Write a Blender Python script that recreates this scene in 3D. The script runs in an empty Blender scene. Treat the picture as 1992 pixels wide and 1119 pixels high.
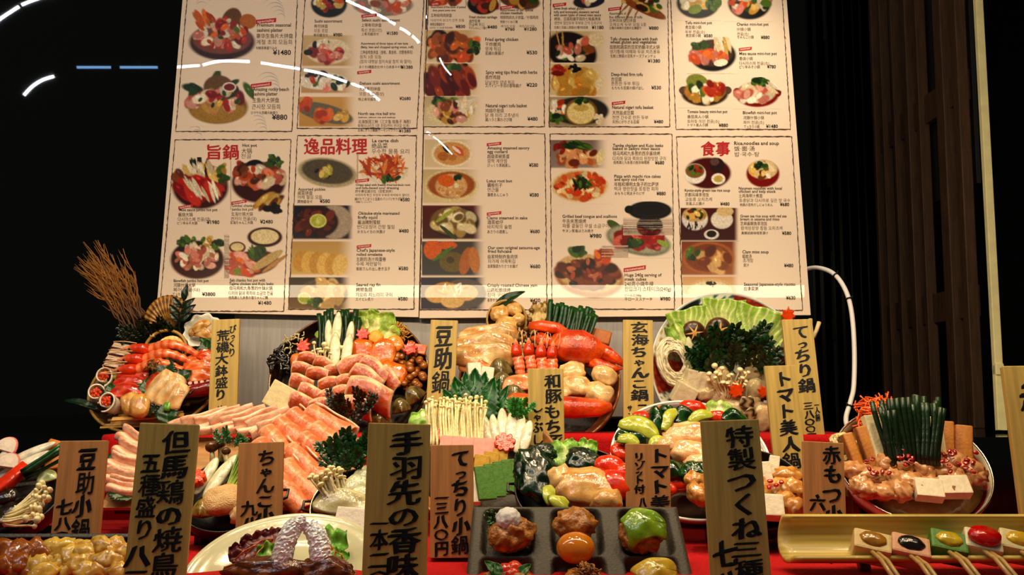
import bpy, bmesh, math, random
import numpy as np
from mathutils import Vector, Matrix, noise

# ---------------------------------------------------------------- camera, world, lights, exposure
S = bpy.context.scene
COL = S.collection
F = 2000.0                      # focal length in pixels of the 1992 x 1119 frame
CXP, CYP = 996.0, 559.5
PITCH = math.radians(6.0)
EYE = Vector((0.0, 0.0, 1.35))
camd = bpy.data.cameras.new('camera')
camd.sensor_width = 36.0
camd.lens = 36.0 * F / 1992.0
camd.clip_start, camd.clip_end = 0.02, 60.0
cam = bpy.data.objects.new('camera', camd)
COL.objects.link(cam)
cam.location = EYE
cam.rotation_euler = (math.radians(90) + PITCH, 0, 0)
S.camera = cam

W = bpy.data.worlds.new('world')
S.world = W
W.use_nodes = True
W.node_tree.nodes['Background'].inputs[0].default_value = (0.75, 0.85, 0.62, 1)
W.node_tree.nodes['Background'].inputs[1].default_value = 0.08

def area(name, loc, aim, sx, sy, power, color, spread=180):
    l = bpy.data.lights.new(name, 'AREA')
    l.shape = 'RECTANGLE'; l.size, l.size_y = sx, sy
    l.energy = power; l.color = color; l.spread = math.radians(spread)
    o = bpy.data.objects.new(name, l); COL.objects.link(o)
    o.location = loc
    o.rotation_euler = (Vector(aim) - Vector(loc)).to_track_quat('-Z', 'Y').to_euler()
    return o
WARM = (1.0, 0.74, 0.42)
def spot(name, loc, aim, power, color, angle, blend=0.6, size=0.03):
    l = bpy.data.lights.new(name, 'SPOT')
    l.energy = power; l.color = color; l.spot_size = math.radians(angle); l.spot_blend = blend; l.shadow_soft_size = size
    o = bpy.data.objects.new(name, l); COL.objects.link(o)
    o.location = loc
    o.rotation_euler = (Vector(aim) - Vector(loc)).to_track_quat('-Z', 'Y').to_euler()
    return o
# fluorescent tube under the front edge of the case ceiling, halogen downlights over the dishes
area('case_tube_lamp', (-0.05, 1.40, 1.985), (-0.05, 2.5, 1.50), 2.2, 0.045, 12.5, (1.0, 0.79, 0.53))
for i_, x_ in enumerate((-0.75, -0.28, 0.2, 0.66)):
    spot('halogen_downlight', (x_, 1.78, 2.35), (x_ * 0.95, 2.08, 1.2), 23, WARM, 75, 0.8)
spot('halogen_downlight', (0.98, 1.75, 2.3), (0.82, 1.8, 1.2), 8, WARM, 60, 0.8)
for x_ in (-0.55, -0.1, 0.4, 0.85):
    spot('front_downlight', (x_, 1.52, 2.30), (x_, 1.50, 1.1), 10, WARM, 62, 0.9)
spot('board_spotlight', (0.60, 2.05, 2.86), (0.57, 2.62, 1.95), 34, (1.0, 0.84, 0.60), 44, 1.0, 0.05)

S.view_settings.view_transform = 'Standard'
S.view_settings.look = 'None'
S.view_settings.gamma = 1.0
S.view_settings.use_curve_mapping = False
S.view_settings.exposure = 0.0

# ---------------------------------------------------------------- picture <-> space
def raydir(px, py):
    u, v = (px - CXP) / F, (CYP - py) / F
    c, s = math.cos(PITCH), math.sin(PITCH)
    return Vector((u, c - v * s, s + v * c))
def at(px, py, Y):
    d = raydir(px, py)
    return EYE + d * (Y / d.y)
def z_at(py, Y): return at(CXP, py, Y).z

class Plane:
    """a support plane (dish, board): centre on the ray of a pixel at depth Y, its normal raised phi degrees above the line to the eye"""
    def __init__(s, px, py, Y, phi, yaw=0.0, roll=0.0, normal=None):
        s.c = at(px, py, Y)
        v = (EYE - s.c); v.x = 0; v.normalize()
        if normal is None:
            n = Matrix.Rotation(-math.radians(phi), 3, 'X') @ v
            n = Matrix.Rotation(math.radians(yaw), 3, 'Z') @ n
        else: n = Vector(normal).normalized()
        s.n = n.normalized()
        x = Vector((0, 0, 1)).cross(s.n) if abs(s.n.z) < 0.999 else Vector((1, 0, 0))
        x.normalize()
        y = s.n.cross(x)
        r = math.radians(roll)
        s.x = x * math.cos(r) + y * math.sin(r)
        s.y = s.n.cross(s.x)
        s.Y, s.phi, s.s = Y, phi, Y / F     # s.s: metres per picture pixel here
    def hit(s, px, py, lift=0.0):
        d = raydir(px, py)
        t = ((s.c + s.n * lift) - EYE).dot(s.n) / d.dot(s.n)
        return EYE + d * t
    def mat(s, p=None, rot=0.0):
        r = math.radians(rot)
        x = s.x * math.cos(r) + s.y * math.sin(r)
        y = s.n.cross(x)
        M = Matrix((x, y, s.n)).transposed().to_4x4()
        M.translation = s.c if p is None else p
        return M
    def ppm(s): return F / s.Y          # pixels per metre

# ---------------------------------------------------------------- colours and materials
def hx(h):
    h = h.lstrip('#')
    return tuple(((int(h[i:i + 2], 16) / 255.0 + 0.055) / 1.055) ** 2.4 if int(h[i:i + 2], 16) > 10 else int(h[i:i + 2], 16) / 255.0 / 12.92 for i in (0, 2, 4))
def C3(c): return np.array(hx(c) if isinstance(c, str) else c, dtype=float)
MATS = {}
def mat(name, color=None, rough=0.5, metal=0.0, var=0.12, scale=40.0, bump=0.0, bscale=120.0, spec=0.5, coat=0.0, emit=0.0, sss=0.0, stretch=None, var_col=None):
    """procedural Principled material; color None reads the mesh's own colour attribute. var = noise share of the base colour"""
    if name in MATS: return MATS[name]
    m = bpy.data.materials.new(name); m.use_nodes = True
    nt = m.node_tree; N = nt.nodes; L = nt.links
    b = N['Principled BSDF']
    b.inputs['Roughness'].default_value = rough
    b.inputs['Metallic'].default_value = metal
    b.inputs['Specular IOR Level'].default_value = spec
    b.inputs['Coat Weight'].default_value = coat
    b.inputs['Coat Roughness'].default_value = 0.06
    if sss:
        b.inputs['Subsurface Weight'].default_value = sss
        b.inputs['Subsurface Radius'].default_value = (0.006, 0.003, 0.0015)
        b.inputs['Subsurface Scale'].default_value = 1.0
    if color is None:
        a = N.new('ShaderNodeAttribute'); a.attribute_name = 'Col'; base = a.outputs['Color']
    else:
        rgb = N.new('ShaderNodeRGB'); rgb.outputs[0].default_value = (*C3(color), 1); base = rgb.outputs[0]
    co = N.new('ShaderNodeTexCoord')
    src = co.outputs['Object']
    if stretch:
        mp = N.new('ShaderNodeMapping'); mp.inputs['Scale'].default_value = stretch
        L.new(src, mp.inputs[0]); src = mp.outputs[0]
    if var:
        t = N.new('ShaderNodeTexNoise'); t.inputs['Scale'].default_value = scale; t.inputs['Detail'].default_value = 4
        L.new(src, t.inputs['Vector'])
        mr = N.new('ShaderNodeMapRange'); mr.inputs[1].default_value = 0.3; mr.inputs[2].default_value = 0.7
        if var_col is None:
            mr.inputs[3].default_value = 1 - var; mr.inputs[4].default_value = 1 + var
            L.new(t.outputs[0], mr.inputs[0])
            mx = N.new('ShaderNodeMix'); mx.data_type = 'RGBA'; mx.blend_type = 'MULTIPLY'; mx.inputs[0].default_value = 1
            L.new(base, mx.inputs[6]); L.new(mr.outputs[0], mx.inputs[7])
        else:
            mr.inputs[3].default_value = 0; mr.inputs[4].default_value = var
            L.new(t.outputs[0], mr.inputs[0])
            mx = N.new('ShaderNodeMix'); mx.data_type = 'RGBA'; L.new(mr.outputs[0], mx.inputs[0])
            L.new(base, mx.inputs[6]); mx.inputs[7].default_value = (*C3(var_col), 1)
        base = mx.outputs[2]
    L.new(base, b.inputs['Base Color'])
    if emit:
        L.new(base, b.inputs['Emission Color']); b.inputs['Emission Strength'].default_value = emit
    if bump:
        t2 = N.new('ShaderNodeTexNoise'); t2.inputs['Scale'].default_value = bscale; t2.inputs['Detail'].default_value = 3
        L.new(src, t2.inputs['Vector'])
        bp = N.new('ShaderNodeBump'); bp.inputs['Strength'].default_value = bump; bp.inputs['Distance'].default_value = 0.004
        L.new(t2.outputs[0], bp.inputs['Height']); L.new(bp.outputs[0], b.inputs['Normal'])
    MATS[name] = m
    return m
def M_food(): return mat('glossy_food', None, 0.28, var=0.22, scale=70, bump=0.5, bscale=110, spec=0.55)
def M_wet(): return mat('wet_food', None, 0.16, var=0.26, scale=60, bump=0.4, bscale=70, spec=0.7)
def M_matte(): return mat('matte_food', None, 0.55, var=0.12, scale=80, bump=0.25, bscale=160)
def M_leaf(): return mat('leaf', None, 0.35, var=0.25, scale=60, bump=0.3, bscale=120)
def M_plain(): return mat('plain_coloured', None, 0.4, var=0.05, scale=60)

# ---------------------------------------------------------------- mesh builders: each returns (verts Nx3, faces, colours Nx3)
class G:
    def __init__(s, v, f, c=None, flat=False):
        s.v = np.asarray(v, float).reshape(-1, 3); s.f = [tuple(int(i) for i in q) for q in f]
        if c is None: c = (0.8, 0.8, 0.8)
        if isinstance(c, str) or (len(np.shape(c)) == 1 and len(c) == 3 and not isinstance(c[0], (list, tuple, np.ndarray))):
            c = np.tile(C3(c), (len(s.v), 1))
        s.c = np.asarray(c, float).reshape(-1, 3); s.flat = flat
    def __add__(s, o):
        n = len(s.v)
        return G(np.vstack((s.v, o.v)), s.f + [tuple(i + n for i in q) for q in o.f], np.vstack((s.c, o.c)), s.flat)
    def xf(s, M):
        M = np.array(M); return G(s.v @ M[:3, :3].T + M[:3, 3], s.f, s.c, s.flat)
    def move(s, x, y, z): return G(s.v + np.array((x, y, z)), s.f, s.c, s.flat)
    def scale(s, x, y=None, z=None):
        y = x if y is None else y; z = x if z is None else z
        return G(s.v * np.array((x, y, z)), s.f, s.c, s.flat)
    def rot(s, deg, ax='Z'): return s.xf(Matrix.Rotation(math.radians(deg), 4, ax))
def join(gs):
    n = 0; v = []; f = []; c = []
    for g in gs:
        v.append(g.v); c.append(g.c); f += [tuple(i + n for i in q) for q in g.f]; n += len(g.v)
    return G(np.vstack(v), f, np.vstack(c), gs[0].flat)
def sm(a, b, t):
    t = np.clip((np.asarray(t, float) - a) / (b - a), 0, 1); return t * t * (3 - 2 * t)
def mixc(a, b, t):
    t = np.asarray(t, float)[..., None]; return C3(a) * (1 - t) + C3(b) * t
def nz(p, seed=0.0): return noise.noise(Vector((p[0] + seed * 7.31, p[1] - seed * 3.17, p[2] + seed * 1.73)))
def nzs(P, freq, seed=0.0): return np.array([nz(p * freq, seed) for p in np.asarray(P, float)])

def sheet(nu, nv, fn, thick, cfn=None, c='#cccccc'):
    """parametric sheet with thickness; fn(u, v) -> x, y, z arrays for u, v in 0..1; cfn(u, v, top) -> colours"""
    u, v = np.meshgrid(np.linspace(0, 1, nu), np.linspace(0, 1, nv), indexing='ij')
    x, y, z = fn(u, v)
    P = np.stack([x + 0 * u, y + 0 * u, z + 0 * u], -1)
    du = np.gradient(P, axis=0); dv = np.gradient(P, axis=1)
    n = np.cross(du, dv); n /= np.maximum(np.linalg.norm(n, axis=-1, keepdims=True), 1e-9)
    top = P + n * thick * 0.5; bot = P - n * thick * 0.5
    V = np.vstack((top.reshape(-1, 3), bot.reshape(-1, 3)))
    k = nu * nv; f = []
    I = lambda i, j: i * nv + j
    for i in range(nu - 1):
        for j in range(nv - 1):
            f.append((I(i, j), I(i + 1, j), I(i + 1, j + 1), I(i, j + 1)))
            f.append((k + I(i, j), k + I(i, j + 1), k + I(i + 1, j + 1), k + I(i + 1, j)))
    ed = [(I(i, 0), I(i + 1, 0)) for i in range(nu - 1)] + [(I(nu - 1, j), I(nu - 1, j + 1)) for j in range(nv - 1)] + \
         [(I(i + 1, nv - 1), I(i, nv - 1)) for i in range(nu - 1)] + [(I(0, j + 1), I(0, j)) for j in range(nv - 1)]
    for a, b in ed: f.append((b, a, k + a, k + b))
    if cfn is None: col = np.tile(C3(c), (2 * k, 1))
    else: col = np.vstack((np.reshape(cfn(u, v, True), (-1, 3)), np.reshape(cfn(u, v, False), (-1, 3))))
    return G(V, f, col)

_ICO = {}
def ico(sub):
    if sub not in _ICO:
        bm = bmesh.new(); bmesh.ops.create_icosphere(bm, subdivisions=sub, radius=1.0)
        _ICO[sub] = (np.array([v.co[:] for v in bm.verts]), [tuple(v.index for v in q.verts) for q in bm.faces]); bm.free()
    return _ICO[sub]
def blob(rx, ry, rz, amp=0.1, freq=2.0, seed=0, sub=3, c='#cccccc', cfn=None, power=None):
    v, f = ico(sub)
    v = v.copy()
    if power:                                     # squarish blob
        v = np.sign(v) * np.abs(v) ** power; v /= np.max(np.abs(v))
    if amp: v = v * (1 + amp * (nzs(v, freq, seed) + 0.5 * nzs(v, freq * 2.3, seed + 5) + (0.3 * nzs(v, freq * 4.6, seed + 8) if amp > 0.13 else 0)))[:, None]
    col = cfn(v) if cfn else c
    return G(v * np.array((rx, ry, rz)), f, col)

def tube(pts, rad, n=8, c='#cccccc', cfn=None, cap=True, flat=1.0):
    P = np.array([tuple(p) for p in pts], float); m = len(P)
    r = np.full(m, rad, float) if np.isscalar(rad) else np.array(rad, float)
    T = np.gradient(P, axis=0); T /= np.maximum(np.linalg.norm(T, axis=1, keepdims=True), 1e-9)
    ref = np.array((0.0, 0.0, 1.0)) if abs(T[0, 2]) < 0.9 else np.array((1.0, 0.0, 0.0))
    V = []
    A = np.cross(T[0], ref); A /= np.linalg.norm(A)
    for i in range(m):
        A = A - T[i] * A.dot(T[i]); A /= max(np.linalg.norm(A), 1e-9)
        B = np.cross(T[i], A)
        for k in range(n):
            a = 2 * math.pi * k / n
            V.append(P[i] + r[i] * (A * math.cos(a) + B * flat * math.sin(a)))
    f = []
    for i in range(m - 1):
        for k in range(n):
            f.append((i * n + k, i * n + (k + 1) % n, (i + 1) * n + (k + 1) % n, (i + 1) * n + k))
    if cap:
        f.append(tuple(reversed(range(n)))); f.append(tuple((m - 1) * n + k for k in range(n)))
    t = np.repeat(np.linspace(0, 1, m), n)
    return G(V, f, cfn(t) if cfn else c)

def lathe(prof, n=48, c='#cccccc', cfn=None, closed=False):
    V = []; f = []; m = len(prof)
    for r, z in prof:
        for k in range(n):
            a = 2 * math.pi * k / n; V.append((r * math.cos(a), r * math.sin(a), z))
    for i in range(m - 1):
        for k in range(n):
            f.append((i * n + k, i * n + (k + 1) % n, (i + 1) * n + (k + 1) % n, (i + 1) * n + k))
    if prof[0][0] > 1e-6: f.append(tuple(reversed(range(n))))
    if prof[-1][0] > 1e-6: f.append(tuple((m - 1) * n + k for k in range(n)))
    g = G(V, f)
    g.c = np.tile(C3(c), (len(V), 1)) if cfn is None else cfn(np.array(V))
    return g

def rbox(w, h, d, bev=0.1, c='#cccccc', cfn=None, amp=0.0, seed=0, cuts=0):
    """bevelled block, centred; bev relative to the smallest side"""
    bm = bmesh.new(); bmesh.ops.create_cube(bm, size=1.0)
    bmesh.ops.scale(bm, vec=(w, h, d), verts=bm.verts)
    if bev: bmesh.ops.bevel(bm, geom=bm.edges[:], offset=bev * min(w, h, d), segments=2, affect='EDGES', profile=0.6)
    if cuts: bmesh.ops.subdivide_edges(bm, edges=bm.edges[:], cuts=cuts, use_grid_fill=True)
    v = np.array([q.co[:] for q in bm.verts]); f = [tuple(q.index for q in p.verts) for p in bm.faces]; bm.free()
    if amp:
        s = max(w, h, d); v = v + amp * s * np.stack([nzs(v / s, 3, seed + k) for k in range(3)], 1)
    return G(v, f, cfn(v) if cfn else c)

def prism(out, z0, z1, c='#cccccc', bev=0.0, cside=None):
    """outline (list of x, y) extruded; bev insets the top edge"""
    o = np.array(out, float); n = len(o)
    V = [(x, y, z0) for x, y in o] + [(x, y, z1 - bev) for x, y in o]
    f = [tuple(reversed(range(n)))]
    for k in range(n): f.append((k, (k + 1) % n, n + (k + 1) % n, n + k))
    if bev:
        ce = o.mean(0); s = 1 - bev / max(np.abs(o - ce).max(), 1e-9)
        V += [(ce[0] + (x - ce[0]) * s, ce[1] + (y - ce[1]) * s, z1) for x, y in o]
        for k in range(n): f.append((n + k, n + (k + 1) % n, 2 * n + (k + 1) % n, 2 * n + k))
        f.append(tuple(2 * n + k for k in range(n)))
    else: f.append(tuple(n + k for k in range(n)))
    return G(V, f, c, True)

# ---------------------------------------------------------------- objects
DEEP = {'glossy_food', 'wet_food', 'matte_food', 'leaf', 'laminated_print', 'crab_shell', 'shiitake_skin', 'chicken_skin', 'fried_meat', 'glazed_chicken', 'wet_leaf'}
def to_mesh(g, name, m=None, smooth=True):
    me = bpy.data.meshes.new(name)
    me.from_pydata(g.v.tolist(), [], g.f)
    ca = me.color_attributes.new('Col', 'FLOAT_COLOR', 'POINT')
    a = np.ones((len(g.v), 4), dtype=np.float32); c = np.clip(g.c, 0, 1)
    if m is None or m.name in DEEP:                  # pigments of the wax food: deep and saturated
        l = c.mean(1, keepdims=True); c = np.clip(l + (c - l) * 1.05, 0.0, 1) ** 1.28
    a[:, :3] = c
    ca.data.foreach_set('color', a.ravel())
    if smooth and not g.flat: me.polygons.foreach_set('use_smooth', [True] * len(me.polygons))
    me.materials.append(m or M_food())
    me.update()
    return me
def obj(name, g, m=None, parent=None, M=None, smooth=True, angle=None):
    me = g if isinstance(g, bpy.types.Mesh) else to_mesh(g, name, m, smooth)
    if angle and not isinstance(g, bpy.types.Mesh): me.set_sharp_from_angle(angle=math.radians(angle))
    o = bpy.data.objects.new(name, me); COL.objects.link(o)
    if parent is not None: o.parent = parent
    if M is not None: o.matrix_local = M
    return o
def tag(o, label=None, cat=None, group=None, kind=None):
    if label: o['label'] = label
    if cat: o['category'] = cat
    if group: o['group'] = group
    if kind: o['kind'] = kind
    return o
def thing(name, label, cat, M=None, group=None):
    o = bpy.data.objects.new(name, None); COL.objects.link(o); o.empty_display_size = 0.02
    if M is not None: o.matrix_world = M
    return tag(o, label, cat, group)
def struct(name, g, m, label=None, M=None, smooth=False, parent=None):
    o = obj(name, g, m, parent, M, smooth)
    if parent is None: tag(o, label, None, None, 'structure')
    return o
def box(x0, x1, y0, y1, z0, z1, c='#888888'):
    return rbox(x1 - x0, y1 - y0, z1 - z0, 0, c).move((x0 + x1) / 2, (y0 + y1) / 2, (z0 + z1) / 2)
rnd = random.Random(7)
# ---------------------------------------------------------------- the setting: black case, red stepped cloth, steel sheet, lattice
ZB, ZF = 1.35 - 0.085, 1.35 - 0.250
ZM = ZF      # back shelf, middle step, front step
M_black = mat('black_lacquer', '#030303', 0.12, var=0.1, spec=0.35)
M_wall = mat('black_glass_wall', '#010101', 0.015, var=0, spec=0.5)
M_dark = mat('dark_matte', '#060505', 0.7, var=0.2)
M_red = mat('red_felt_cloth', '#b8070b', 0.85, var=0.22, scale=300, bump=0.5, bscale=500, spec=0.2)
struct('wall_back', box(-2.6, 2.6, 3.40, 3.44, 0.6, 3.4), M_wall, 'black glossy back wall of the display case')
struct('wall_left', box(-2.44, -2.4, 2.3, 3.40, 0.6, 3.4), M_dark, 'black side wall of the display case')
struct('wall_right', box(2.0, 2.04, 1.0, 3.40, 0.6, 3.4), M_dark, 'black side wall of the display case at the lattice side')
struct('floor', box(-2.0, 2.0, 0.9, 3.40, 0.56, 0.6), M_dark, 'dark floor of the display case')
struct('shelf_back', box(-2.0, 2.0, 2.13, 3.40, 0.6, ZB), M_black, 'black back shelf carrying the large dishes')

def cloth_step(name, y0, y1, ztop, zbot, x0, x1, label, seed):
    """felt laid over a step: rounded front edge, top and riser as one sheet"""
    r = 0.012; prof = [(y1, ztop), (y0 + 0.25 * (y1 - y0), ztop), (y0 + r, ztop)]
    for k in range(1, 6):
        a = math.pi / 2 * k / 5; prof.append((y0 + r - r * math.sin(a), ztop - r + r * math.cos(a)))
    prof.append((y0 - 0.004, zbot))
    pr = np.array(prof); n = len(pr)
    def fn(u, v):
        x = x0 + (x1 - x0) * u
        i = v * (n - 1)
        y = np.interp(i, range(n), pr[:, 0]); z = np.interp(i, range(n), pr[:, 1])
        w = 0.0025 * np.sin(x * 9 + seed) + 0.0015 * np.sin(x * 23 + 2 * seed)
        return x, y + w * (v > 0.6), z
    o = obj(name, sheet(60, n, fn, 0.004, c='#b80a10'), M_red)
    return tag(o, label, 'cloth')
cloth_step('red_cloth', 2.10, 2.30, ZB + 0.004, ZF, -0.83, 0.70, 'red felt cloth hanging over the front edge of the back shelf', 1)
cloth_step('red_cloth', 1.02, 2.10, ZF, 0.75, -1.5, 1.5, 'red felt cloth spread over the front step under the pots and trays', 3)
struct('step_front', box(-1.9, 1.9, 1.04, 2.12, 0.6, ZF - 0.006), M_dark, 'dark block under the front red cloth')

# brushed steel sheet standing behind the dishes, below the menu boards
M_steel = mat('brushed_steel', '#bab4ae', 0.42, metal=0.6, var=0.12, scale=14, stretch=(9, 1, 0.6), bump=0.06, bscale=60)
a_, b_ = at(452, 812, 2.535), at(1545, 606, 2.535)
g_ = rbox(b_.x - a_.x, 0.012, b_.z - a_.z, 0.15)
st = thing('steel_sheet', 'brushed steel sheet standing behind the dishes under the menu boards', 'metal sheet', Matrix.Translation(((a_.x + b_.x) / 2, 2.535, a_.z)))
obj('sheet', g_.move(0, 0, (b_.z - a_.z) / 2), M_steel, st, smooth=False)
obj('foot_rail', rbox(b_.x - a_.x, 0.03, 0.006, 0.2).move(0, -0.01, 0.0), mat('dark_rail', '#3a3632', 0.4, metal=1.0), st, smooth=False)

# wooden lattice screen at the right, running towards the viewer
M_lat = mat('dark_brown_wood', '#4a3018', 0.6, var=0.35, scale=20, stretch=(6, 6, 0.6))
lat = thing('wooden_lattice', 'dark brown wooden lattice screen in the gloom beside the pale upright strip', 'lattice', Matrix.Translation((1.22, 3.0, ZB)))
def lat_y(px): return 1.22 * F / (px - CXP)
for px, w in ((1716, 0.02), (1733, 0.016), (1756, 0.018), (1781, 0.04), (1806, 0.02), (1851, 0.05), (1884, 0.035)):
    obj('slat', rbox(0.03, w, 1.9, 0.1).move(0, lat_y(px + 8) - 3.0, 0.95), M_lat, lat, smooth=False)
for py in (232, 606):
    y = lat_y(1790); z = at(1790, py, y).z
    obj('cross_rail', rbox(0.02, lat_y(1725) - lat_y(1895), 0.085, 0.1).move(0.012, (lat_y(1725) + lat_y(1895)) / 2 - 3.0, z - ZB), M_lat, lat, smooth=False)
obj('backing_board', rbox(0.012, 0.34, 0.85, 0.1).move(0.04, lat_y(1838) - 3.0, at(1838, 100, lat_y(1838)).z - ZB), mat('smoky_board', '#1a1816', 0.6), lat, smooth=False)

# pale upright cable duct at the far right
M_duct = mat('cream_plastic', '#f0e6a6', 0.45, var=0.08)
def strip(p0, p1, w, d): 
    p0, p1 = Vector(p0), Vector(p1); L = (p1 - p0).length; z = (p1 - p0).normalized(); x = Vector((1, 0, 0)); x = (x - z * x.dot(z)).normalized(); y = z.cross(x)
    M = Matrix((x, y, z)).transposed().to_4x4(); M.translation = p0
    return rbox(w, d, L, 0.15).move(0, 0, L / 2), M
p0, p1 = at(1948, 838, 2.35), at(1900, -60, 2.47)
g_, M_ = strip(p0, p1, 0.021, 0.016)
du = thing('cable_duct', 'pale cream upright cable duct at the right edge with a joint clip', 'cable duct', M_)
L_ = (p1 - p0).length
obj('lower_cover', rbox(0.021, 0.016, 0.150, 0.12).move(0, 0, 0.075), M_duct, du, smooth=False)
obj('upper_cover', rbox(0.0185, 0.016, L_ - 0.150, 0.12).move(-0.001, 0, 0.150 + (L_ - 0.150) / 2), M_duct, du, smooth=False)
cl = obj('joint_clip', rbox(0.019, 0.019, 0.027, 0.12).move(-0.001, -0.002, 0.139), M_duct, du, smooth=False)
obj('screw', blob(0.0022, 0.0012, 0.0022, 0, sub=2).move(0, -0.0125, 0.139), mat('dull_screw', '#5a5040', 0.4, metal=1.0), cl)

# white lamp cord with two cable ties, from the board's lower right corner
def smooth_path(pts, n=60):
    P = np.array([tuple(p) for p in pts]); t = np.linspace(0, len(P) - 1, n); out = []
    for q in t:
        i = int(min(q, len(P) - 2)); s = q - i
        p0, p1, p2, p3 = P[max(i - 1, 0)], P[i], P[i + 1], P[min(i + 2, len(P) - 1)]
        out.append(0.5 * ((2 * p1) + (-p0 + p2) * s + (2 * p0 - 5 * p1 + 4 * p2 - p3) * s * s + (-p0 + 3 * p1 - 3 * p2 + p3) * s ** 3))
    return [Vector(o) for o in out]
M_cord = mat('white_pvc', '#fbf4ee', 0.35, var=0.03)
cp = smooth_path([at(1560, 526, 2.60), at(1590, 521, 2.56), at(1622, 533, 2.5), at(1645, 565, 2.46), at(1657, 610, 2.44), at(1662, 680, 2.42), at(1661, 750, 2.4), at(1655, 780, 2.38), at(1646, 812, 2.36), at(1650, 832, 2.34), at(1668, 842, 2.33)], 80)
cd = thing('lamp_cord', 'white lamp cord arching from the menu board down to the red motsu pot', 'cord', Matrix.Translation(cp[-1]))
obj('cord', tube([p - cp[-1] for p in cp], 0.0056, 10, '#ece2dc'), M_cord, cd)
for i in (17, 27, 58):
    T = (cp[i + 1] - cp[i - 1]).normalized(); Mx = T.to_track_quat('Z', 'Y').to_matrix().to_4x4(); Mx.translation = cp[i] - cp[-1]
    obj('cable_tie', lathe([(0.006, -0.002), (0.0075, -0.002), (0.0075, 0.002), (0.006, 0.002)], 12) + rbox(0.003, 0.006, 0.003, 0.1).move(0, 0.011, 0), mat('black_nylon', '#0a0a0a', 0.5), cd, Mx)
# ---------------------------------------------------------------- menu boards: print on glossy laminate
LEAN = math.radians(6.6)
BP = Plane(940, 615, 2.50, 0, normal=(0, -math.cos(LEAN), math.sin(LEAN)))
PAPER = '#f6e4d0'
M_print = mat('laminated_print', None, 0.3, var=0.02, scale=300, spec=0.15, coat=0.36)
M_print.node_tree.nodes['Principled BSDF'].inputs['Coat Roughness'].default_value = 0.004
def ink(name, c): return mat(name, c, 0.45, var=0, spec=0.3)
M_ink = {'e': ink('ink_black', '#1d1512'), 'c': ink('ink_dark_grey', '#40342c'), 'k': ink('ink_grey', '#6a5a4c'), 'j': ink('ink_brown_black', '#2a201a'),
         'p': ink('ink_price', '#120d0b'), 't': ink('ink_red', '#b80d12'), 'w': ink('ink_white', '#f4dcd0'), 'r': ink('ink_red_tag', '#c01418'), 'b': ink('ink_border', '#4e2c1c')}

_TX = {}
def text_geo(s, bold=0.0):
    """a string in em units as (verts, faces, width), from the built-in font"""
    k = (s, bold)
    if k not in _TX:
        if not _TX:
            c = bpy.data.curves.new('t', 'FONT'); c.resolution_u = 2; c.fill_mode = 'FRONT'; _TX[0] = bpy.data.objects.new('t', c)
        o = _TX[0]; o.data.body = s; o.data.offset = bold
        me = o.to_mesh()
        v = np.empty(len(me.vertices) * 3); me.vertices.foreach_get('co', v); v = v.reshape(-1, 3)
        f = [tuple(p.vertices) for p in me.polygons]
        o.to_mesh_clear()
        _TX[k] = (v, f)
    return _TX[k]

def board_local(B, px, py): 
    p = BP.hit(px, py); d = p - B['o']; return d.dot(BP.x), d.dot(BP.y)
def board_xy(B, px, py, lift):
    u, v = (np.asarray(px, float) - CXP) / F, (CYP - np.asarray(py, float)) / F
    c, sn = math.cos(PITCH), math.sin(PITCH)
    d = np.stack([u, c - v * sn, sn + v * c], 1)
    t = (BP.c - EYE).dot(BP.n) / (d @ np.array(BP.n))
    p = d * t[:, None] + np.array(EYE - B['o'])
    return np.stack([p @ np.array(BP.x), p @ np.array(BP.y), np.full(len(p), lift)], 1)
def make_board(name, cs, label):
    """cs: picture points of the corners TL, TR, BR, BL; the top runs on above the frame"""
    o = BP.hit((cs[2][0] + cs[3][0]) / 2, (cs[2][1] + cs[3][1]) / 2)
    B = {'o': o}
    t = thing(name, label, 'menu board', BP.mat(o)); B['t'] = t
    q = [board_local(B, *p) for p in reversed(cs)]
    g = prism(q, -0.010, 0.0, PAPER)
    obj('panel', g, M_print, t, smooth=False)
    e = prism([(x * 1.0, y) for x, y in q], -0.012, -0.0098, '#2a1d16')
    obj('backing', e, M_plain(), t, smooth=False)
    return B
BL = make_board('menu_board', [(371, -190), (833, -190), (814, 617), (304, 607)], 'left menu board of two columns, headed with red characters for hot pot and dishes')
BR = make_board('menu_board', [(836, -190), (1516, -190), (1577, 613), (816, 619)], 'wide right menu board of three columns under the bright lamp spot')
def B_of(px, py): return BL if px < 815 + (617 - py) * 0.024 else BR

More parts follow.
